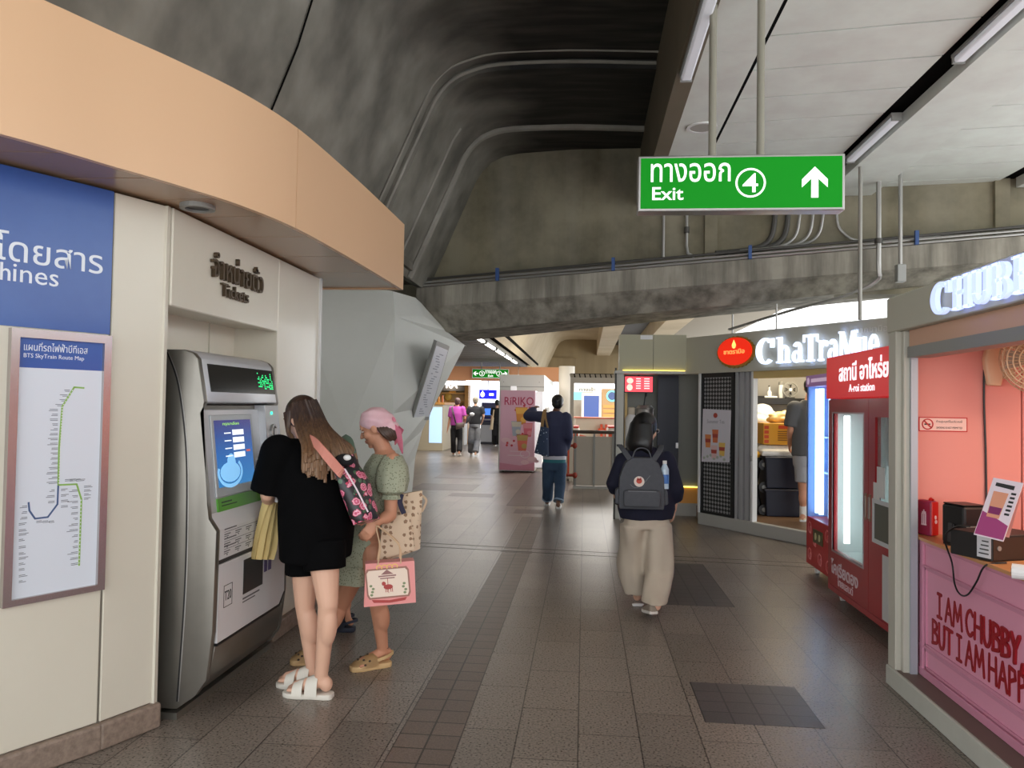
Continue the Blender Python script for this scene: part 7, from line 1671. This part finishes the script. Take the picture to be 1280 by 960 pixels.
# her tote bag and paper bag
def printn(bg_, fg, sc_, thr):
    def bld(N, L, b):
        tc = N.new('ShaderNodeTexCoord'); v = N.new('ShaderNodeTexVoronoi'); v.inputs['Scale'].default_value = sc_; v.inputs['Randomness'].default_value = .35; L.new(tc.outputs['Object'], v.inputs['Vector'])
        nz = N.new('ShaderNodeTexNoise'); nz.inputs['Scale'].default_value = sc_*4; L.new(tc.outputs['Object'], nz.inputs['Vector'])
        ad = N.new('ShaderNodeMath'); ad.operation = 'MULTIPLY_ADD'; ad.inputs[1].default_value = .4; L.new(nz.outputs['Fac'], ad.inputs[0]); L.new(v.outputs['Distance'], ad.inputs[2])
        lt = N.new('ShaderNodeMath'); lt.operation = 'LESS_THAN'; lt.inputs[1].default_value = thr; L.new(ad.outputs[0], lt.inputs[0])
        mx = N.new('ShaderNodeMix'); mx.data_type = 'RGBA'; mx.inputs[6].default_value = lin(bg_); mx.inputs[7].default_value = lin(fg); L.new(lt.outputs[0], mx.inputs[0]); L.new(mx.outputs[2], b.inputs['Base Color'])
    return bld
tote_m = node_mat('tote_print', printn((222, 198, 170), (150, 118, 92), 27, .50), .75)
Yt = 4.58
t = thing('tote_bag', 'beige printed tote bag hanging behind the pink paper bag', 'bag', P(498, 698, Yt))
slab([P(470, 703, Yt), P(525, 685, Yt+.06), P(528, 613, Yt+.06), P(487, 620, Yt)], .12, tote_m, 'body', t, .012, 10, 6, .35)
slab([P(474, 700, Yt-.068), P(518, 687, Yt-.02), P(512, 640, Yt-.02), P(478, 650, Yt-.068)], .02, tote_m, 'front_pocket', t, .004, 8, 2, .8)
bm = B(); ribbon(bm, smooth_path([P(497, 619, Yt-.05), P(499, 604, Yt+.0), P(495, 594, Yt+.06), P(489, 590, Yt+.12)], 4), V((1, 0, 0)), .02, .005); obj('strap', bm, mat('tote_strap', (206, 182, 154), .7), t)
bm = B(); ribbon(bm, smooth_path([P(502, 618, Yt-.075), P(500, 628, Yt-.09), P(505, 642, Yt-.09)], 4), V((1, 0, 0)), .028, .012); obj('navy_ribbon', bm, mat('ribbon_navy', (34, 32, 62), .6), t)
bm = B(); ball(bm, P(484, 646, Yt-.075), (.022, .012, .016)); obj('blue_cap', bm, mat('cap_blue', (36, 44, 140), .4), t, smooth=True)
bm = B(); tube(bm, smooth_path([P(526, 618, Yt+.06), P(533, 626, Yt+.06), P(527, 640, Yt+.05)], 4), .008, 6); obj('side_loop', bm, MATS['tote_strap'], t)
Yc = 4.30
q0, q1, q2, q3 = P(455, 759, Yc), P(520, 753, Yc+.02), P(518, 701, Yc+.02), P(457, 705, Yc)
t = thing('paper_bag', 'small pink paper shopping bag with a framed carousel horse motif', 'bag', (q0+q1)/2)
dpt = V((-.028, .09, .0)); pinkb = mat('paper_pink', (230, 150, 146), .5)
bm = B(); loft(bm, [[q0, q1, q2, q3], [q0+dpt, q1+dpt, q2+dpt, q3+dpt]]); obj('body', bm, pinkb, t)
fpb = Fr(q0, q1-q0, (q3-q0)-(q1-q0).normalized()*(q3-q0).dot((q1-q0).normalized())); bw_, bh_ = (q1-q0).length, (q3-q0).length
if fpb.n.y > 0: fpb.n = -fpb.n
cp_ = mat('panel_cream', (236, 214, 196), .5); mrn = mat('print_maroon', (176, 66, 62), .5); gold = mat('print_gold', (236, 196, 110), .3, .4); grn = mat('print_green', (128, 140, 100), .5)
bm = B(); prism(bm, fpb, [(bw_*.12, bh_*.16), (bw_*.88, bh_*.16), (bw_*.92, bh_*.25), (bw_*.92, bh_*.78), (bw_*.88, bh_*.86), (bw_*.12, bh_*.86), (bw_*.08, bh_*.78), (bw_*.08, bh_*.25)], .0, .0012); obj('panel', bm, mat('panel_border', (160, 110, 96), .5), t)
bm = B(); prism(bm, fpb, [(bw_*.14, bh_*.20), (bw_*.86, bh_*.20), (bw_*.89, bh_*.28), (bw_*.89, bh_*.76), (bw_*.85, bh_*.82), (bw_*.15, bh_*.82), (bw_*.11, bh_*.76), (bw_*.11, bh_*.28)], .0012, .002); pn = obj('panel_field', bm, cp_, t)
bm = B(); disc(bm, fpb, bw_*.5, bh_*.42, bw_*.09, bh_*.06, .002, .003, 12); disc(bm, fpb, bw_*.42, bh_*.5, bw_*.04, bh_*.05, .002, .003, 10)
for a in (.44, .47, .54, .57): fbox(bm, fpb, bw_*a, bw_*(a+.012), bh_*.3, bh_*.4, .002, .003)
fbox(bm, fpb, bw_*.495, bw_*.505, bh_*.28, bh_*.62, .002, .003); obj('horse_motif', bm, mrn, t)
bm = B(); fbox(bm, fpb, bw_*.33, bw_*.67, bh_*.66, bh_*.69, .002, .003); fbox(bm, fpb, bw_*.36, bw_*.64, bh_*.61, bh_*.635, .002, .003); prism(bm, fpb, [(bw_*.38, bh_*.71), (bw_*.62, bh_*.71), (bw_*.5, bh_*.82)], .002, .003); obj('canopy_motif', bm, mat('print_plum', (150, 104, 100), .5), t)
bm = B()
for a in (.36, .46, .56, .66): arcstrip(bm, fpb, bw_*a, bh_*.88, bw_*.06, bh_*.06, bw_*.018, bh_*.02, -40, 220, .002, .0035, 10)
obj('gold_bow', bm, gold, t)
bm = B()
for k in range(8): disc(bm, fpb, bw_*(.17+.02*(k % 3)+(.62 if k > 3 else 0)), bh_*(.26+.07*(k % 4)), bw_*.03, bh_*.03, .002, .003, 7)
obj('leaf_motif', bm, grn, t)
bm = B(); prism(bm, fpb, [(bw_*.2, bh_*.08), (bw_*.5, bh_*.05), (bw_*.8, bh_*.08), (bw_*.84, bh_*.15), (bw_*.5, bh_*.11), (bw_*.16, bh_*.15)], .0012, .003); obj('banner_motif', bm, mrn, t)
gr = P(473, 660, 4.35)
rope = mat('rope_beige', (206, 172, 138), .7)
for a, dd in ((.25, V()), (.72, V()), (.25, dpt), (.72, dpt)):
    pass
for dd in (V(), dpt):
    bm = B(); pa, pb_ = q3.lerp(q2, .25)+dd, q3.lerp(q2, .72)+dd; tube(bm, smooth_path([pa-V((0, 0, .01)), pa+V((.012, 0, .09)), gr+V((-.012, -.0, .0)), gr+V((.012, 0, .0)), pb_+V((-.01, 0, .09)), pb_-V((0, 0, .01))], 5), .0045, 6); obj('handle', bm, rope, t)
# child behind them, only a leg and a dark clog show
bC = FL(434, 790); C_ = Fig('small child mostly hidden behind the person in black, one dark clog showing', (bC.x-.08, bC.y+.06, 0), math.radians(88), dict(
    hipL=bC+V((-.08, .0, .50)), kneeL=bC+V((-.04, .02, .28)), ankL=bC+V((-.0, .02, .085)), toeL=bC+V((-.11, .02, .025)),
    hipR=bC+V((-.08, .12, .50)), kneeR=bC+V((-.08, .12, .28)), ankR=bC+V((-.06, .14, .085)), toeR=bC+V((-.17, .14, .025)),
    pelvis=bC+V((-.08, .06, .52)), chest=bC+V((-.08, .06, .72)), neck=bC+V((-.08, .06, .84)), head=bC+V((-.09, .06, .96)),
    shL=bC+V((-.08, -.05, .81)), elL=bC+V((-.08, -.07, .66)), wrL=bC+V((-.12, -.06, .52)), shR=bC+V((-.08, .17, .81)), elR=bC+V((-.08, .19, .66)), wrR=bC+V((-.12, .18, .52))), SKIN_T, .008, .62, eyes=False)
bm = B(); bodyloft(bm, [(C_.J['pelvis']+V((0, 0, -.12)), .15, .13), (C_.J['pelvis'], .12, .1), (C_.J['chest'], .11, .085), (C_.J['neck']-V((0, 0, .01)), .05, .05)]); C_.sleeve(bm, 'L', .5, .06, .055); C_.sleeve(bm, 'R', .5, .06, .055); C_.add('dress', remesh(bm, .01, 3), mat('child_green', (120, 128, 112), .8))
bm = B(); C_.skullcap(bm, 1.06); C_.add('hair', remesh(bm, .01, 3), hairG)
dkc = mat('clog_navy', (48, 54, 70), .55)
clog(C_, bC+V((.045, .02, 0)), bC+V((-.11, .02, 0)), dkc); clog(C_, bC+V((-.015, .14, 0)), bC+V((-.17, .14, 0)), dkc)

# ---------------------------------------------------------------- walker with the grey backpack
navy_s = mat('sweater_navy', (20, 22, 44), .85, noise=(8, .3, (30, 32, 56))); beige_p = mat('trousers_beige', (198, 184, 166), .8, noise=(4, .3, (178, 164, 146)))
bW = (.50, 6.34, 0)
W = Fig('person with black bob hair in navy sweater and wide beige trousers, walking away', bW, 0, dict(
    hipL=P(793, 655, 6.34), kneeL=P(790, 703, 6.46), ankL=P(797, 741, 6.52), toeL=V((.46, 6.46, .02)),
    hipR=P(822, 655, 6.34), kneeR=P(824, 712, 6.34), ankR=P(819, 750, 6.10), toeR=V((.50, 6.24, .02)),
    pelvis=P(807, 640, 6.34), chest=P(806, 590, 6.34), neck=P(806, 560, 6.34), head=P(807, 537, 6.38),
    shL=P(779, 576, 6.34), elL=P(768, 604, 6.30), wrL=P(773, 628, 6.46), shR=P(834, 576, 6.34), elR=P(844, 612, 6.32), wrR=P(842, 637, 6.42)),
    SKIN, .009, .96, head=(-.85, -.1), bare_feet=False)
j = W.J; bm = B(); wrow = lambda px, py, rx, ry: row(W, px, py, 6.34, rx, ry)
bodyloft(bm, [wrow(808, 648, .205, .14), wrow(808, 636, .225, .16), wrow(807, 610, .222, .16), wrow(806, 588, .205, .145), wrow(806, 570, .18, .11), wrow(806, 558, .085, .075)], 28)
W.sleeve(bm, 'L', 0, .078, .06, .35); W.sleeve(bm, 'R', 0, .08, .066, .45)
W.add('sweater', wrinkle(remesh(bm, .011, 5), .012), navy_s)
bm = B(); bodyloft(bm, [wrow(808, 660, .185, .13), wrow(808, 640, .18, .13)], 24)
for q, hem in (('L', P(796, 741, 6.52)), ('R', P(818, 753, 6.14))):
    h, k = j['hip'+q], j['knee'+q]; hm = W.R @ (hem-W.base); sd = -1 if q == 'L' else 1
    bodyloft(bm, [(hm, .105, .135), (hm.lerp(k, .5), .112, .13), (k, .118, .125), (h, .12, .13)], 22)
W.add('trousers', wrinkle(remesh(bm, .011, 5), .022, (10, 10, 2.5), 4), beige_p)
W.J['heelL'] = W.R @ (V((.45, 6.46, .0))-W.base); W.J['heelR'] = W.R @ (P(818, 768, 6.03)-W.base)
shw = mat('shoe_white', (222, 216, 208), .5); W.shoe('L', shw); W.shoe('R', mat('shoe_taupe', (150, 136, 122), .6), shw)
hairB = mat('hair_black', (14, 13, 14), .38, noise=(30, .4, (32, 30, 32)))
bm = B(); W.skullcap(bm, 1.22, .03)
for k in range(40):
    a = math.pi*(.90+1.0*k/39); rr_ = 1.0
    strand(bm, [W.hp(.108*math.cos(a), -.02+.105*math.sin(a), .05), W.hp(.126*math.cos(a), -.02+.112*math.sin(a), -.05), W.hp(.132*math.cos(a), -.02+.12*math.sin(a), -.13), W.hp(.116*math.cos(a), -.01+.105*math.sin(a), -.195+.02*math.sin(5*a))], .019)
W.add('hair', remesh(bm, .009, 2), hairB)
bm = B(); tube(bm, [W.hp(.085, -.02, .01), W.hp(.082, .04, .008), W.hp(.062, .095, .008)], .003, 5); arcstrip(bm, Fr(W.hp(.037, .105, .0), W.H.to_3x3() @ V((1, 0, 0)), W.H.to_3x3() @ V((0, 0, 1))), 0, 0, .022, .018, .003, .003, 0, 360, 0, .003); W.add('glasses', bm, mat('glasses_pale', (200, 196, 190), .3, .5))
bm = B(); wl_ = j['wrL']; d = (j['wrL']-j['elL']).normalized(); cap(bm, wl_-d*.035, .036, wl_-d*.005, .034, flat=True); W.add('wrist_watch', bm, black_p)
t = thing('phone', 'phone held in the left hand of the backpack walker', 'phone', W.base+W.R.inverted() @ (wl_+d*.09))
c = W.base+wl_+d*.10; bm = B(); box(bm, c.x-.006, c.x+.004, c.y-.035, c.y+.035, c.z-.08, c.z+.06); bev(bm, .003, 1); obj('case', bm, mat('phone_grey', (190, 186, 190), .3), t)
bm = B(); box(bm, c.x+.004, c.x+.0055, c.y-.03, c.y+.03, c.z-.072, c.z+.052); obj('screen', bm, black_p, t)
# grey backpack
gry = mat('backpack_grey', (76, 78, 84), .75, noise=(30, .3, (62, 64, 70))); Yk_ = 6.08
cx = P(802, 600, Yk_).x; z0, z1 = P(802, 636, Yk_).z, P(802, 572, Yk_).z; hw = (P(831, 600, Yk_).x-P(773, 600, Yk_).x)/2
t = thing('backpack', 'dark grey square backpack with a round red fox badge, worn by the walker', 'bag', (cx, 6.12, z0))
bm = B(); fq = Fr((cx, 6.13, z0), (1, 0, 0)); H_ = z1-z0
prism(bm, fq, [(-hw*.95, .0), (hw*.95, 0), (hw, H_*.12), (hw*.95, H_*.62), (hw*.72, H_*.9), (hw*.4, H_), (-hw*.4, H_), (-hw*.72, H_*.9), (-hw*.95, H_*.62), (-hw, H_*.12)], -.05, .085); bev(bm, .028, 4, 30); obj('body', bm, gry, t, smooth='auto')
bm = B(); prism(bm, fq, [(-hw*.78, .02), (hw*.78, .02), (hw*.80, H_*.33), (hw*.70, H_*.38), (-hw*.70, H_*.38), (-hw*.80, H_*.33)], .07, .125); bev(bm, .02, 3, 30); obj('front_pocket', bm, gry, t, smooth='auto')
for s in (-1, 1):
    bm = B(); prism(bm, fq, [(s*hw*.96, .03), (s*hw*1.16, .04), (s*hw*1.12, H_*.36), (s*hw*.96, H_*.42)] if s > 0 else [(s*hw*.96, H_*.42), (s*hw*1.12, H_*.36), (s*hw*1.16, .04), (s*hw*.96, .03)], -.02, .07); bev(bm, .012, 2, 30); obj('side_pocket', bm, gry, t, smooth='auto')
    bm = B(); ribbon(bm, smooth_path([fq.p(s*hw*.45, H_*.92, .06), fq.p(s*hw*.8, H_*1.14, .0), fq.p(s*hw*.92, H_*1.22, -.12), fq.p(s*hw*.9, H_*1.18, -.24)], 5), V((1, 0, 0)), .04, .008); obj('shoulder_strap', bm, gry, t)
bm = B(); ribbon(bm, smooth_path([fq.p(-hw*.42, H_*.97, .05), fq.p(-hw*.28, H_*1.14, .05), fq.p(0, H_*1.19, .05), fq.p(hw*.28, H_*1.14, .05), fq.p(hw*.42, H_*.97, .05)], 5), V((0, 1, 0)), .03, .008); obj('top_handle', bm, gry, t)
bm = B(); disc(bm, fq, -hw*.12, H_*.54, .040, .040, .085, .092, 20); bd = obj('badge', bm, mat('badge_bone', (222, 206, 196), .5), t)
bm = B(); disc(bm, fq, -hw*.12, H_*.55, .022, .02, .092, .095, 14); prism(bm, fq, [(-hw*.12-.02, H_*.57), (-hw*.12-.012, H_*.625), (-hw*.12, H_*.57)], .092, .095); prism(bm, fq, [(-hw*.12+.02, H_*.57), (-hw*.12, H_*.57), (-hw*.12+.012, H_*.625)], .092, .095); obj('fox_emblem', bm, mat('fox_red', (196, 66, 44), .5), bd)
bm = B(); ribbon(bm, smooth_path([fq.p(-hw*.5, H_*.48, .087), fq.p(-hw*.3, H_*.42, .089), fq.p(0, H_*.47, .089), fq.p(hw*.35, H_*.66, .087)], 4), V((0, 0, 1)), .004, .003); ribbon(bm, [fq.p(-hw*.6, H_*.36, .127), fq.p(hw*.6, H_*.36, .127)], V((0, 0, 1)), .006, .003); obj('zip', bm, mat('zip_grey', (110, 112, 116), .5), t)
t2 = thing('water_bottle', 'clear water bottle with blue label in the side of the grey backpack', 'bottle', fq.p(hw*.98, H_*.42, -.0))
b0 = fq.p(hw*1.0, H_*.40, .03); bm = B(); cyl(bm, b0, b0+V((0, 0, .15)), .032); cyl(bm, b0+V((0, 0, .15)), b0+V((0, 0, .19)), .032, .014); obj('body', bm, mat('bottle_clear', (190, 210, 226), .15), t2, smooth=True)
bm = B(); cyl(bm, b0+V((0, 0, .04)), b0+V((0, 0, .11)), .0335); obj('label', bm, mat('bottle_blue', (70, 120, 190), .4), t2); bm = B(); cyl(bm, b0+V((0, 0, .19)), b0+V((0, 0, .215)), .016); obj('cap', bm, white_p, t2)

# ---------------------------------------------------------------- man in the navy jacket with the tote
bM = (-.48, 12.55, 0); jk = mat('jacket_navy', (48, 52, 82), .8, noise=(4, .3, (60, 64, 94))); jeans = mat('jeans_blue', (48, 70, 96), .85, noise=(5, .4, (66, 90, 118)))
M_ = Fig('person in a navy jacket and jeans seen from behind, left elbow raised', bM, 0, dict(
    hipL=P(686, 582, 12.55), kneeL=P(685, 606, 12.6), ankL=V((P(684, 627, 12.8).x, 12.78, .085)), toeL=V((P(684, 627, 12.8).x, 12.98, .02)),
    hipR=P(700, 582, 12.55), kneeR=P(700, 608, 12.5), ankR=V((P(698, 628, 12.4).x, 12.36, .10)), toeR=V((P(698, 628, 12.4).x, 12.56, .02)),
    pelvis=P(693, 575, 12.55), chest=P(693, 540, 12.55), neck=P(694, 516, 12.55), head=P(697, 504, 12.58),
    shL=P(680, 521, 12.55), elL=P(660, 520, 12.7), wrL=P(668, 511, 12.92), shR=P(708, 522, 12.55), elR=P(711, 545, 12.5), wrR=P(706, 562, 12.66)),
    SKIN_D, .013, 1.08, bare_feet=False, eyes=False)
bm = B(); mr_ = lambda px, py, rx, ry: row(M_, px, py, 12.55, rx, ry)
bodyloft(bm, [mr_(693, 570, .205, .14), mr_(693, 550, .205, .15), mr_(693, 532, .215, .15), mr_(693, 521, .195, .12), mr_(694, 514, .08, .075)], 24)
M_.sleeve(bm, 'L', 0, .09, .062, .9); M_.sleeve(bm, 'R', 0, .085, .06, .9); M_.add('jacket', wrinkle(remesh(bm, .016, 5), .014), jk)
bm = B(); bodyloft(bm, [mr_(693, 574, .19, .135), mr_(693, 569, .19, .135)], 24); M_.add('shirt_hem', bm, mat('hem_white', (206, 206, 216), .7))
bm = B(); bodyloft(bm, [mr_(693, 578, .185, .13), mr_(693, 574, .185, .13)], 24); M_.add('undershirt_hem', bm, mat('hem_teal', (40, 116, 128), .7))
bm = B(); bodyloft(bm, [mr_(693, 588, .165, .125), mr_(693, 576, .175, .125)], 24); M_.legs(bm, .105, .085, .08, .12); M_.add('jeans', wrinkle(remesh(bm, .015, 4), .012), jeans)
bm = B(); 
for q in 'LR': a, k = M_.J['ank'+q], M_.J['knee'+q]; cap(bm, a.lerp(k, .08), .087, a.lerp(k, .19), .085, flat=True)
M_.add('jeans_cuff', bm, mat('cuff_pale', (130, 152, 176), .8))
M_.shoe('L', shw); M_.shoe('R', shw)
bm = B(); M_.skullcap(bm, 1.07); M_.add('hair', remesh(bm, .012, 3), hairB)
dots = node_mat('tote_dots', printn((40, 56, 84), (176, 190, 204), 22, .40), .7)
t = thing('tote_bag', 'dark blue speckled tote on the shoulder of the person in the navy jacket', 'bag', P(679, 570, 12.4))
slab([P(668, 566, 12.36), P(686, 571, 12.36), P(686, 535, 12.36), P(676, 533, 12.36)], .16, dots, 'body', t, .015, 8, 2, .6)
bm = B(); ribbon(bm, smooth_path([P(677, 536, 12.36), P(679, 522, 12.37), P(681, 512.5, 12.48), P(682, 513, 12.6)], 4), V((1, 0, 0)), .05, .01); ribbon(bm, smooth_path([P(685, 536, 12.36), P(682, 522, 12.38), P(682, 513, 12.5)], 4), V((1, 0, 0)), .03, .01); obj('strap', bm, mat('strap_tan', (150, 116, 70), .7), t)

# ---------------------------------------------------------------- the pair walking far off, and one by the booth
def far_person(label, Y, J, top, bottom, hair, skin, rz=0, sleeve=.75, s=1.05, hem=.10, r_leg=(.10, .08), shoe_m=None):
    w_ = {k: P(x, y, Y+(d[0] if d else 0)) for k, (x, y, *d) in J.items()}
    base = ((w_['ankL'].x+w_['ankR'].x)/2, Y, 0)
    for q in 'LR':
        if w_['ank'+q].z < .1: w_['ank'+q].z = .1
        w_['toe'+q] = w_['ank'+q]+V((0, .19, -w_['ank'+q].z+.02))
    F_ = Fig(label, base, rz, w_, skin, .018, s, bare_feet=False, eyes=False)
    j = F_.J; bm = B(); k = s
    bodyloft(bm, [(j['pelvis']+V((0, 0, .0)), .19*k, .135*k), (j['pelvis'].lerp(j['chest'], .5), .18*k, .135*k), (j['chest'], .195*k, .14*k), (j['chest'].lerp(j['neck'], .6), .18*k, .11*k), (j['neck'], .075*k, .07*k)])
    F_.sleeve(bm, 'L', sleeve, .085, .08); F_.sleeve(bm, 'R', sleeve, .085, .08); F_.add('shirt', remesh(bm, .02, 4), top)
    bm = B(); bodyloft(bm, [(j['pelvis']-V((0, 0, .1)), .17*k, .13*k), (j['pelvis']+V((0, 0, .02)), .17*k, .125*k)]); F_.legs(bm, r_leg[0], r_leg[1], hem, .05); F_.add('trousers', remesh(bm, .02, 4), bottom)
    F_.shoe('L', shoe_m or shw); F_.shoe('R', shoe_m or shw)
    bm = B(); F_.skullcap(bm, 1.08); F_.add('hair', remesh(bm, .015, 3), hair); return F_
mag = mat('shirt_magenta', (176, 70, 158), .8); blk = mat('cloth_black2', (24, 24, 28), .8); wash = mat('jeans_washed', (84, 88, 96), .85, noise=(3, .6, (150, 150, 152)))
Ye = 24.4
far_person('person in a magenta shirt and black trousers walking away at the left', Ye, dict(hipL=(567, 537), kneeL=(566.5, 551), ankL=(567, 566, .2), hipR=(574.5, 537), kneeR=(575, 551), ankR=(574, 565, -.2), pelvis=(570.5, 532), chest=(571, 517), neck=(571.5, 507.5), head=(572, 502.5), shL=(564.5, 511), elL=(562, 525), wrL=(559.5, 537), shR=(578.5, 511), elR=(581, 523), wrR=(579, 531, .3)), mag, blk, mat('hair_plum', (74, 50, 48), .5), SKIN_T, hem=.085)
far_person('person in a black shirt and faded grey jeans walking away beside the magenta shirt', Ye+.2, dict(hipL=(589.5, 537), kneeL=(588.5, 552), ankL=(589, 566, .2), hipR=(597, 537), kneeR=(596.5, 552), ankR=(594.5, 566, -.2), pelvis=(593.5, 530), chest=(594, 517), neck=(594.5, 507), head=(594.5, 501), shL=(587, 511), elL=(584, 520), wrL=(581, 528, .2), shR=(602, 511), elR=(604.5, 520), wrR=(602.5, 528, .3)), blk, wash, mat('hair_ash', (120, 112, 96), .5), SKIN, hem=.10, r_leg=(.10, .095))
t = thing('crossbody_bag', 'brown cross-body bag on the hip of the person in magenta', 'bag', P(575, 537, Ye-.25))
slab([P(570, 537, Ye-.22), P(580, 534, Ye-.22), P(581, 527.5, Ye-.22), P(569.5, 529, Ye-.22)], .14, mat('bag_taupe', (92, 78, 72), .6), 'body', t, .01, 6, 1, .7)
bm = B(); ribbon(bm, smooth_path([P(569.7, 529, Ye-.2), P(567, 518, Ye-.24), P(565, 509.5, Ye-.1), P(566.5, 508.5, Ye+.05)], 4), V((1, 0, 0)), .045, .01); obj('strap', bm, mat('strap_dark', (56, 48, 50), .7), t)
t = thing('sling_bag', 'dark sling bag with pale tag on the arm of the black-shirted person', 'bag', P(586, 527, Ye-.1))
slab([P(582, 530, Ye-.15), P(588, 526, Ye-.15), P(591, 518, Ye-.15), P(584, 521, Ye-.15)], .14, mat('bag_dark', (54, 54, 58), .6), 'body', t, .015, 6, 1, .7)
bm = B(); ball(bm, P(590, 518, Ye-.25), (.08, .04, .06)); obj('tag', bm, mat('tag_grey', (186, 186, 190), .5), t, smooth=True)
Yn = 30.5
far_person('person in dark clothes half hidden by the pink drink machine', Yn, dict(hipL=(618.5, 531), kneeL=(618.5, 543), ankL=(618.5, 555, .2), hipR=(624.5, 531), kneeR=(624.5, 543), ankR=(624.5, 555, -.2), pelvis=(621.5, 528), chest=(621.5, 517), neck=(621.5, 510), head=(621.5, 504), shL=(616, 512), elL=(615, 521), wrL=(614, 530), shR=(627, 512), elR=(628, 521), wrR=(627, 529)), blk, blk, hairB, SKIN, hem=.12, r_leg=(.12, .12))
t = thing('shoulder_bag', 'cream shoulder bag carried by the person half hidden by the drink machine', 'bag', P(614, 535, Yn-.3))
slab([P(612, 537, Yn-.3), P(616, 537, Yn-.3), P(617.5, 522, Yn-.3), P(614.5, 523, Yn-.3)], .12, mat('bag_cream', (214, 196, 166), .7), 'body', t, .01, 6, 1, .7)
bm = B(); ribbon(bm, [P(616, 523, Yn-.28), P(617.5, 512, Yn-.2)], V((1, 0, 0)), .05, .01); obj('strap', bm, MATS['bag_cream'], t)

# ---------------------------------------------------------------- man inside the tea kiosk
Yh_ = 10.62; zf = .16
def ZF(x, y, Y, z): v = P(x, y, Y); v.z = z; return v
K = Fig('person in a grey t-shirt and pale shorts standing inside the tea kiosk', (P(1010, 600, Yh_).x, Yh_, zf), math.radians(-12), dict(
    hipL=P(1004, 580, Yh_), kneeL=P(1004, 612, Yh_), ankL=ZF(1004, 640, Yh_, zf+.09), toeL=ZF(1008, 640, Yh_+.2, zf+.02), hipR=P(1018, 580, Yh_), kneeR=P(1018, 612, Yh_), ankR=ZF(1017, 640, Yh_, zf+.09), toeR=ZF(1021, 640, Yh_+.2, zf+.02),
    pelvis=P(1010, 570, Yh_), chest=P(1010, 527, Yh_), neck=P(1011, 501, Yh_), head=P(1014, 485, Yh_+.06), shL=P(994, 510, Yh_), elL=P(988, 538, Yh_), wrL=P(987, 556, Yh_+.2), shR=P(1027, 510, Yh_), elR=P(1031, 538, Yh_), wrR=P(1030, 556, Yh_+.2)), SKIN_T, .011, 1.1, bare_feet=False, eyes=False)
bm = B(); kr = lambda px, py, rx, ry: row(K, px, py, Yh_, rx, ry)
bodyloft(bm, [kr(1010, 570, .205, .145), kr(1010, 550, .205, .15), kr(1010, 527, .215, .155), kr(1010, 511, .20, .12), kr(1011, 500, .085, .08)], 24); K.sleeve(bm, 'L', .85, .095, .085); K.sleeve(bm, 'R', .85, .095, .085); K.add('t_shirt', wrinkle(remesh(bm, .014, 4), .012), mat('shirt_grey', (92, 92, 94), .85))
bm = B(); bodyloft(bm, [kr(1010, 582, .185, .14), kr(1010, 568, .19, .14)], 24)
for q in 'LR': h, k = K.J['hip'+q], K.J['knee'+q]; cap(bm, h, .112, h.lerp(k, .72), .108, flat=True)
K.add('shorts', wrinkle(remesh(bm, .014, 4), .01), mat('shorts_grey', (166, 166, 170), .8))
bm = B()
for q in 'LR': a = K.J['ank'+q]; cap(bm, a+V((0, 0, -.03)), .047, a+V((0, 0, .13)), .046, flat=True)
K.add('socks', bm, mat('sock_white', (232, 228, 222), .8))
K.shoe('L', mat('shoe_cream', (232, 214, 180), .5)); K.shoe('R', mat('shoe_cream', (232, 214, 180), .5))
bm = B(); K.skullcap(bm, 1.06); K.add('hair', remesh(bm, .011, 3), hairB)
